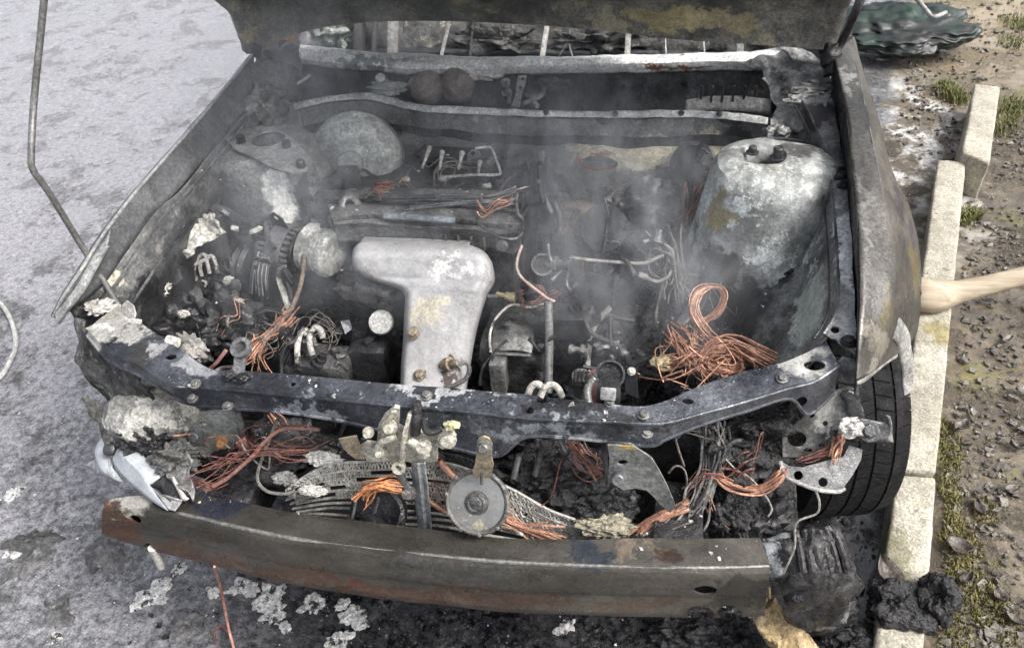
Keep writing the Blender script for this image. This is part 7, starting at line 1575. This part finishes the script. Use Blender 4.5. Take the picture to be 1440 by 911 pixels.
# white ash flakes on the burnt ground
FLK = burnt("ash_flake", (.62, .62, .61), (.42, .42, .42), s=18, rough=(.8, 1.), bump=1., bs=120, coarse=.6, rust=(.045, .045, .045), rust_t=.53, rust_s=34)
flk = [((-0.7797, 0.2422, 0.0000), (.018, .012), "small ash flake right under the left part of the beam"), ((-0.8090, 0.1606, 0.0000), (.045, .024), "wide ragged ash flake left of the dangling pink wire"), ((-0.7979, 0.1943, 0.0000), (.03, .016), "thin ash flake just above the wide ragged one"),
       ((-0.6582, 0.1928, -0.0000), (.020, .011), "small pale ash flake touching the dangling pink wire"), ((-0.5917, 0.2137, -0.0000), (.035, .018), "ash flake just right of the dangling pink wire"), ((-0.5144, 0.2002, 0.0000), (.040, .028), "upper white ash flake of the large middle pair"),
       ((-0.4839, 0.1578, -0.0000), (.028, .020), "lower white ash flake of the large middle pair"), ((-0.3983, 0.1963, 0.0000), (.028, .02), "ragged ash flake right of the large middle pair"), ((-0.2835, 0.1775, 0.0000), (.032, .022), "pale ash flake second from the right of the group"),
       ((-0.3276, 0.2020, -0.0000), (.022, .010), "narrow ash flake at the far right of the group, close to the beam"), ((-1.3711, 0.4133, 0.0000), (.028, .016), "white ash scrap at the left edge level with the lamp shell"), ((-1.2319, 0.2325, -0.0000), (.014, .012), "tiny white chip on the tarmac left of the beam end"),
       ((-0.9853, 0.0274, 0.0000), (.015, .010), "small white chip near the bottom left corner"), ((-0.4451, 0.1294, 0.0000), (.012, .012), "small white crumb below the large middle pair"), ((-0.3007, 0.1128, 0.0000), (.03, .02), "white ash smear at the bottom edge"), ((0.2142, 0.2197, 0.0000), (.02, .02), "lone ash flake on the black ground below the beam centre"), ((-1.2626, 0.2219, 0.0000), (.01, .008), "white speck at the far left edge")]
def flake_geo(c, rx, ry, h, seed, rot, nr=10, na=44):
    """thin crusty flake: ragged outline, lumpy top"""
    vs, fs = [], []
    for i in range(nr + 1):
        t = i / nr
        for j in range(na):
            an = 2 * math.pi * j / na
            o = 1 + .62 * noise.fractal(V((math.cos(an) * 1.2 + seed, math.sin(an) * 1.3, seed * .3)), .7, 2.1, 5)
            x, y = math.cos(an) * t * o * rx, math.sin(an) * t * o * ry
            p = V((x * math.cos(rot) - y * math.sin(rot), x * math.sin(rot) + y * math.cos(rot), 0))
            z = h * (1 - t ** 3) * (.45 + .9 * noise.fractal(V((x * 38 + seed, y * 38, 1)), .8, 2.1, 4)) - (.012 if t == 1 else 0)
            vs.append(V(c) + p + V((0, 0, max(z, -.004))))
    for i in range(nr):
        for j in range(na):
            fs.append((i * na + j, i * na + (j + 1) % na, (i + 1) * na + (j + 1) % na, (i + 1) * na + j))
    return vs, fs
for i, (c, (a, b), lab) in enumerate(flk):
    vs, fs = flake_geo((c[0], c[1], .001), a, b * 1.5, .006, i + 300, i * .8)
    mesh("ash_flake", vs, fs, FLK, None, smooth=70, label=lab, cat="ash flake", group="white ash flakes on the ground")
# dark slabs of burnt tar on the left
SLB = burnt("tar_slab", (.05, .05, .052), (.12, .12, .123), s=9, rough=(.35, .7), bump=.8, coarse=.5, fleck=.3, ash=(.34, .34, .35), ash_t=.60, ash_s=14)
for i, (c, r, lab) in enumerate((((-1.2188, 0.2722, 0.0000), (.07, .035, .020), "leaning grey slab of burnt tar at the left edge"), ((-1.1869, 0.2100, 0.0000), (.06, .04, .012), "flat grey slab below the leaning one"), ((-1.0017, 0.2779, 0.0000), (.07, .05, .014), "broad grey slab left of the hollow ash flake"),
                                 ((-1.0158, 0.0895, 0.0000), (.05, .03, .012), "small flat slab near the bottom left corner"), ((-0.6862, 0.0964, 0.0000), (.05, .04, .016), "rounded dark slab near the bottom edge"))):
    vs, fs = flake_geo((c[0], c[1], .003), r[0], r[1], r[2], i + 340, i * .7 + .4)
    mesh("tar_slab", vs, fs, SLB, None, smooth=60, label=lab, cat="tar slab", group="slabs of burnt tar on the left")
# loose pinkish wire hanging to the ground
tube("loose_wire", [(-0.4429, 0.0185, 0.4100), (-0.5203, 0.0840, 0.2200), (-0.5546, 0.1007, 0.1000), (-0.5589, 0.0872, 0.0300), (-0.5340, 0.0494, 0.0080)], .0032, burnt("pink_wire", (.48, .26, .22), (.36, .14, .10), s=14, rough=(.5, .8)), None, seg=6, n=40, label="pinkish bare wire dangling from the beam to the ground", cat="wire")
tube("loose_wire", [(-0.5860, 0.0588, 0.0100), (-0.6003, 0.0864, 0.0120), (-0.5853, 0.0985, 0.0200), (-0.5577, 0.0812, 0.0250)], .003, WIRE_RED, None, seg=6, n=24, label="short red wire loop at the foot of the dangling wire", cat="wire")

# crumbs and grit: uncountable
gr = random.Random(99)
parts = []
for _ in range(5200):
    x, y = gr.uniform(-.85, .95), gr.uniform(-.15, .9)
    if gr.random() > min(1., .2 + .8 * (x + .85)): continue
    shards(parts, (x, y, ground_height(x, y)), (0, 0, 0), 1, .002 + .008 * gr.random() ** 4, gr)
mesh("burnt_grit", *merge(parts), CHAR, None, kind="stuff", smooth=None, label="black burnt grit strewn under the beam", cat="grit")
parts = []
for _ in range(1900):
    x, y = gr.uniform(-1.9, .9), gr.uniform(-.1, 1.6)
    shards(parts, (x, y, ground_height(x, y)), (0, 0, 0), 1, .0015 + .004 * gr.random() ** 4, gr)
mesh("ash_specks", *merge(parts), FLK, None, kind="stuff", smooth=None, label="white ash specks strewn over the tarmac", cat="ash")
# stones on the muddy verge
STN = burnt("verge_stone", (.055, .049, .042), (.17, .155, .135), s=25, rough=(.3, .7), bump=.4, ash=(.34, .33, .31), ash_t=.64)
def verge(y): return .80 + (y - .67) * .255
parts = []
for _ in range(30000):
    y = .25 + 4.6 * gr.random() ** 1.25
    x = verge(y) + gr.uniform(.02, 1.0 + .25 * y)
    if x < verge(y) + .33 and y < 1.5: continue
    clump = noise.noise(V((x * 2.2, y * 2.2, 5)))
    if clump < gr.uniform(-.6, .45): continue
    on_kerb = .14 < x - verge(y) < .33 and y < 2.4
    if on_kerb: continue
    shards(parts, (x, y, ground_height(x, y) + .001), (0, 0, 0), 1, .0025 + .013 * gr.random() ** 4, gr)
mesh("verge_gravel", *merge(parts), STN, None, kind="stuff", smooth=None, label="wet gravel and mud crumbs on the verge", cat="gravel")
# wet dead leaves on the mud, each a thing
LEAF = burnt("dead_leaf", (.035, .029, .025), (.11, .092, .078), s=30, rough=(.2, .5), bump=.5, var=.6)
def leaf_geo(L, W, curl, seed):
    vs, fs = [], []
    for i in range(7):
        t = i / 6
        w = W * math.sin(math.pi * min(.97, t * .92 + .06)) ** .8
        for j in range(5):
            s = j / 2 - 1
            vs.append(V((L * (t - .5), w * s, curl * (s * s) * W + .25 * curl * L * (2 * t - 1) ** 2 + .003 * noise.noise(V((t * 4, s * 2, seed))))))
    for i in range(6):
        for j in range(4):
            fs.append((i * 5 + j, i * 5 + j + 1, (i + 1) * 5 + j + 1, (i + 1) * 5 + j))
    return vs, fs
def put_leaf(p, L, W, rz, seed, label, curl=.5, tilt=0., group=None):
    m = Matrix.Rotation(rz, 3, 'Z') @ Matrix.Rotation(tilt, 3, 'X')
    vs, fs = leaf_geo(L, W, curl, seed)
    o = mesh("dead_leaf", [V(p) + m @ v for v in vs], fs, LEAF, None, smooth=80, label=label, cat="leaf", group=group)
    md = o.modifiers.new("thickness", 'SOLIDIFY'); md.thickness = .0015
    return o
put_leaf(V((0.9235, 0.3756, 0.1080)), .085, .026, R(110), 1, "dark dead leaf lying on the near kerb stone", curl=.6)
put_leaf(V((1.1298, 0.5454, 0.0120)), .06, .024, R(-20), 2, "purplish dead leaf on the moss beside the kerb", curl=.5)
put_leaf(V((1.2228, 0.9543, 0.0120)) , .05, .02, R(40), 3, "dark wet leaf against the kerb above the moss", curl=.5)
for i in range(46):
    y = .35 + 1.25 * gr.random()
    x = verge(y) + .38 + .75 * gr.random() * (.6 + .4 * y)
    put_leaf((x, y, ground_height(x, y) + .006), gr.uniform(.03, .055), gr.uniform(.010, .018), gr.uniform(0, 6.3), i + 5, "small wet curled leaf in the mud right of the kerb", curl=gr.uniform(.3, .9), tilt=gr.uniform(-.5, .5), group="wet curled leaves in the mud")
# moss and grass
def blades(name, spots, per, hgt, mat, label):
    parts = []
    for (x, y, rad) in spots:
        for _ in range(per):
            a, r = gr.uniform(0, 6.3), rad * gr.random() ** .6
            px, py = x + r * math.cos(a), y + r * math.sin(a) * 1.3
            h = hgt * gr.uniform(.4, 1.2); w = .0022 * gr.uniform(.6, 1.3)
            b = gr.uniform(0, 6.3); ln = V((math.cos(b), math.sin(b), 0)) * h * gr.uniform(.2, .9)
            s = V((-math.sin(b), math.cos(b), 0)) * w
            p = V((px, py, ground_height(px, py) - .003))
            m_ = p + ln * .4 + V((0, 0, h * .7)); e = p + ln + V((0, 0, h))
            parts.append(([p - s, p + s, m_ + s * .7, m_ - s * .7, e], [(0, 1, 2, 3), (3, 2, 4)]))
    return mesh(name, *merge(parts), mat, None, kind="stuff", smooth=None, label=label, cat="grass")
GRS = burnt("grass_green", (.09, .11, .03), (.19, .19, .07), s=9, rough=(.5, .8), bump=.0)
MOS = burnt("moss_yellow", (.13, .12, .04), (.24, .21, .09), s=7, rough=(.6, .9), bump=.0)
def W2(pts): return [(p[0], p[1]) for p in pts]
blades("grass_tuft", [(*p, r) for p, r in zip(W2([(1.6374, 3.0888, 0.0000), (1.6601, 3.0525, 0.0000), (1.6329, 3.1416, 0.0000)]), (.06, .05, .05))], 200, .04, GRS, "bright green grass tuft left of the tilted kerb stone")
blades("grass_tuft", [(*p, r) for p, r in zip(W2([(1.8358, 2.9519, 0.0000), (1.8415, 2.8829, 0.0000), (1.7872, 2.7799, 0.0000), (1.8979, 2.9899, 0.0000), (2.1673, 4.0002, 0.0000), (2.0727, 3.7268, 0.0000), (2.1775, 3.9598, -0.0000)]), (.08, .08, .07, .06, .10, .08, .08))], 130, .035, GRS, "yellow-green grass growing right of the tilted kerb stone")
blades("grass_tuft", [(*p, r) for p, r in zip(W2([(1.4928, 2.0668, 0.0000), (1.5161, 2.0832, 0.0000), (1.4700, 2.0409, 0.0000)]), (.035, .03, .03))], 160, .035, GRS, "short grass wisp beside the long kerb stone")
ms = W2([(1.1850, 0.9612, 0.0000), (1.1833, 0.9079, 0.0000), (1.1816, 0.8563, 0.0000), (1.1566, 0.8037, 0.0000), (1.1505, 0.7314, -0.0000), (1.1543, 0.7088, 0.0000), (1.1460, 0.6298, 0.0000), (1.1446, 0.6625, -0.0000), (1.1474, 0.5978, 0.0000), (1.1177, 0.5730, 0.0000), (1.1168, 0.4918, 0.0000), (1.0883, 0.4303, 0.0000), (1.1039, 0.3953, 0.0000), (1.0843, 0.3389, 0.0000), (1.1491, 0.4961, 0.0000), (1.1517, 0.4388, 0.0000), (1.1421, 0.3644, 0.0000), (1.0710, 0.3110, 0.0000), (1.1837, 0.3525, 0.0000), (1.1865, 0.4248, 0.0000), (1.2218, 0.6722, 0.0000), (1.1547, 0.5570, -0.0000)])
blades("moss", [(*p, .018 + .03 * gr.random()) for p in ms], 190, .013, MOS, "yellow moss strip along the right of the kerb")

# ------------------------------------------------------------------ clutter dropped onto what is already in the bay
bpy.context.view_layer.update()
dgr = bpy.context.evaluated_depsgraph_get()
dgr.update()
SKIP = ("heat_shield", "suspension", "windscreen", "cowl", "bonnet", "radiator_support", "front_wing", "copper", "horn", "brake_booster", "pale", "crumpled", "prop", "bumper", "ground", "kerb", "shield", "lip", "crease")
def drop(x, y, top=.84):
    ok, loc, nrm, i, o, m = scene.ray_cast(dgr, V((x, y, top)), V((0, 0, -1)))
    if not ok or loc.z < .28: return None, None, ""
    return loc.copy(), nrm.copy(), o.name
cl = random.Random(17)
CLM = (ALU, ALUD, DGREY, GREY, SOOT, ALUD, DGREY, SOOT)
def greeble(p, nrm, k, m):
    t = V((cl.gauss(0, 1), cl.gauss(0, 1), cl.gauss(0, .25))).normalized()
    if k < .18:       # angle bracket with a hole
        w, h = cl.uniform(.012, .024), cl.uniform(.018, .045)
        s_ = V((-t.y, t.x, 0)).normalized()
        base = p + V((0, 0, -.004))
        plate("angle_bracket", [base - s_ * w, base + s_ * w, base + s_ * w * .8 + t * .006 + V((0, 0, h * .7)), base + t * .01 + V((0, 0, h)), base - s_ * w * .8 + t * .006 + V((0, 0, h * .7))], m, CAR, thick=.003, holes=[(base + t * .006 + V((0, 0, h * .62)), w * .3)])
    elif k < .42:     # bent pipe or corrugated hose lying on the surface
        L = cl.uniform(.05, .12)
        r = cl.uniform(.003, .008)
        P = [p + V((0, 0, r))]
        for q_ in range(3):
            t = (t + V((cl.gauss(0, .45), cl.gauss(0, .45), cl.gauss(0, .2)))).normalized()
            e = P[-1] + t * L / 3
            l2, n2, on2 = drop(e.x, e.y)
            if any(on2.startswith(z_) for z_ in SKIP): return
            if l2 is not None: e.z = max(l2.z + r * .6, e.z - .02)
            P.append(e)
        if cl.random() < .4:
            tube("corrugated_hose", P, r * 1.3, m, CAR, seg=10, n=46, taper=[1, .78] * 22 + [1])
        else:
            tube("bent_pipe", P, r, m, CAR, seg=8, n=22)
    elif k < .58:     # connector block with fins
        bm = bmesh.new()
        rot_ = Matrix.Rotation(cl.uniform(0, 3), 3, 'Z') @ Matrix.Rotation(cl.uniform(-.4, .4), 3, 'X')
        sx, sy, sz = cl.uniform(.015, .04), cl.uniform(.012, .03), cl.uniform(.012, .03)
        box_bm(bm, p + V((0, 0, sz * .3)), (sx, sy, sz), rot_, .002)
        for q_ in range(4):
            box_bm(bm, p + V((0, 0, sz * .3)) + rot_ @ V(((q_ - 1.5) * sx * .25, 0, sz * .5)), (sx * .09, sy * 1.05, .006), rot_, 0)
        bmesh_obj("finned_block", bm, m, CAR)
    elif k < .76:     # hex fitting on a flange
        r = cl.uniform(.006, .013)
        ax = (nrm + t * .6).normalized()
        lathe("flanged_fitting", [(r * 1.7, -r * .8), (r * 1.7, 0), (r * 1.1, r * .1), (r * 1.1, r), (r * .75, r * 1.05), (r * .75, r * 2), (r * .45, r * 2.1)], p, ax, m, CAR, seg=12)
    elif k < .88:     # clamp ring
        r = cl.uniform(.010, .02)
        mesh("clamp_ring", *lathe_geo([(r * .8, -.004), (r, -.004), (r, .004), (r * .8, .004), (r * .8, -.004)], p + V((0, 0, r * .4)), (t + V((0, 0, .5))).normalized(), 24), m, CAR)
    else:             # torn strip
        s_ = V((-t.y, t.x, .2)) * cl.uniform(.006, .012)
        e = p + t * cl.uniform(.03, .07) + V((0, 0, cl.uniform(.005, .03)))
        mid = p.lerp(e, .5) + V((0, 0, .012))
        sheet("torn_strip", [[p - s_, mid - s_, e - s_ * .6], [p + s_, mid + s_, e + s_ * .4]], 10, m, CAR, cross=2, dent=.005, dsc=30, thick=.002)
made = 0
for _ in range(900):
    if made >= 210: break
    zone = cl.random()
    if zone < .30: x, y = cl.uniform(-.64, -.42), cl.uniform(.38, .76)
    elif zone < .48: x, y = cl.uniform(-.45, -.16), cl.uniform(.34, .56)
    elif zone < .74: x, y = cl.uniform(.03, .40), cl.uniform(.36, .76)
    elif zone < .90: x, y = cl.uniform(.04, .46), cl.uniform(.74, 1.04)
    else: x, y = cl.uniform(-.36, .04), cl.uniform(.90, 1.05)
    p, nr_, on = drop(x, y)
    if p is None or any(on.startswith(s_) for s_ in SKIP) or p.z > .80: continue
    greeble(p, nr_, cl.random(), CLM[cl.randrange(8)])
    made += 1
def drape(name, x, y, n, step_, r, count, mat, seed, top=.84, spread=.004):
    rr = random.Random(seed)
    d = rr.uniform(0, 6.3)
    P = []
    for k in range(n):
        p, nr_, on = drop(x, y, top)
        if on.startswith(("heat_shield", "shield", "bumper", "headlamp", "lamp")): return
        if p is None: break
        P.append(p + V((0, 0, r * 2 + rr.uniform(0, .012))))
        d += rr.gauss(0, .55)
        x += math.cos(d) * step_; y += math.sin(d) * step_
    if len(P) >= 3:
        for a_, b_ in zip(P, P[1:]):
            if abs(a_.z - b_.z) > .09: return
        wires(name, P, count, spread, r, mat, CAR, seed=seed, fray=.8)
for i in range(70):
    z_ = i % 5
    x, y = ((cl.uniform(-.62, -.40), cl.uniform(.40, .75)), (cl.uniform(.05, .40), cl.uniform(.42, .75)), (cl.uniform(-.42, -.18), cl.uniform(.34, .55)), (cl.uniform(.05, .42), cl.uniform(.75, 1.0)), (cl.uniform(-.35, .05), cl.uniform(.66, .98)))[z_]
    drape("draped_wires", x, y, cl.randrange(5, 10), .028, cl.choice((.0011, .0014, .0022)), cl.choice((1, 2, 4, 7)), cl.choice((WIRE_GREY, WIRE_GREY, DGREY, WIRE_RED, CBL, COPPER)), 700 + i)
for i in range(34):
    drape("draped_wires", cl.uniform(-.55, .60), cl.uniform(.14, .27), cl.randrange(5, 10), .026, cl.choice((.0010, .0013, .0017)), cl.choice((1, 3, 5)), cl.choice((WIRE_GREY, COPPER, WIRE_RED, COPPER, CBL)), 800 + i, top=.64)
# flecks of white ash lying on everything in the bay
parts = []
for i in range(1500):
    if i % 3: x, y, tp = cl.uniform(-.66, .62), cl.uniform(.30, 1.05), .90
    else: x, y, tp = cl.uniform(-.62, .62), cl.uniform(.08, .32), .80
    if noise.noise(V((x * 7, y * 7, 3))) < cl.uniform(-.5, .4): continue
    p, nr_, on = drop(x, y, tp)
    if p is None: continue
    shards(parts, p, (0, 0, 0), 1, .0012 + .0045 * cl.random() ** 4, cl)
mesh("ash_flecks", *merge(parts), FLK, CAR, kind="stuff", smooth=None)

# ------------------------------------------------------------------ smoke drifting out of the bay
def smoke(name, lo, hi, puffs, nscale, dens, label):
    k = N(name + "_volume")
    k.t.nodes.remove([n for n in k.t.nodes if n.type == 'NEW_GEOMETRY'][0])
    tc_ = k.t.nodes.new("ShaderNodeNewGeometry").outputs["Position"]
    k.pos = tc_
    tot = None
    for c, r, a in puffs:
        d = k.vmath('LENGTH', k.vmath('DIVIDE', k.vmath('SUBTRACT', tc_, c), r), out=1)
        m = k.math('MULTIPLY', k.step(d, 1., .1), a)
        tot = m if tot is None else k.math('ADD', tot, m)
    w = k.noise(nscale, 4, .62, vec=k.vmath('MULTIPLY', tc_, (1.25, .8, .55)), dist=1.1)
    tot = k.math('MULTIPLY', tot, k.step(w, .42, .62, .10, 1.9))
    n = k.t.nodes.new("ShaderNodeVolumePrincipled")
    n.inputs["Color"].default_value = (.84, .88, .95, 1)
    n.inputs["Anisotropy"].default_value = 0.
    k.link(k.math('MULTIPLY', tot, dens), n.inputs["Density"])
    k.link(n.outputs[0], k.out.inputs["Volume"])
    bm = bmesh.new()
    c = (V(lo) + V(hi)) / 2
    bmesh.ops.create_cube(bm, size=1, matrix=Matrix.Translation(c) @ Matrix.Diagonal((*(V(hi) - V(lo)), 1)))
    o = bmesh_obj(name, bm, k.m, None, smooth=None, kind="stuff", label=label, cat="smoke")
    return o
smoke("smoke", (-1.0, .30, .42), (.70, 1.50, 1.25), [((.28, .76, .76), (.42, .38, .34), .46), ((.10, .92, .82), (.44, .36, .34), .30), ((-.45, .95, .95), (.55, .50, .40), .42), ((.36, .60, .70), (.32, .28, .28), .42), ((-.45, .60, .80), (.45, .34, .30), .25), ((-.1, .6, .72), (.4, .25, .25), .20)], 6., 1.8, "thin grey smoke drifting over the engine bay")
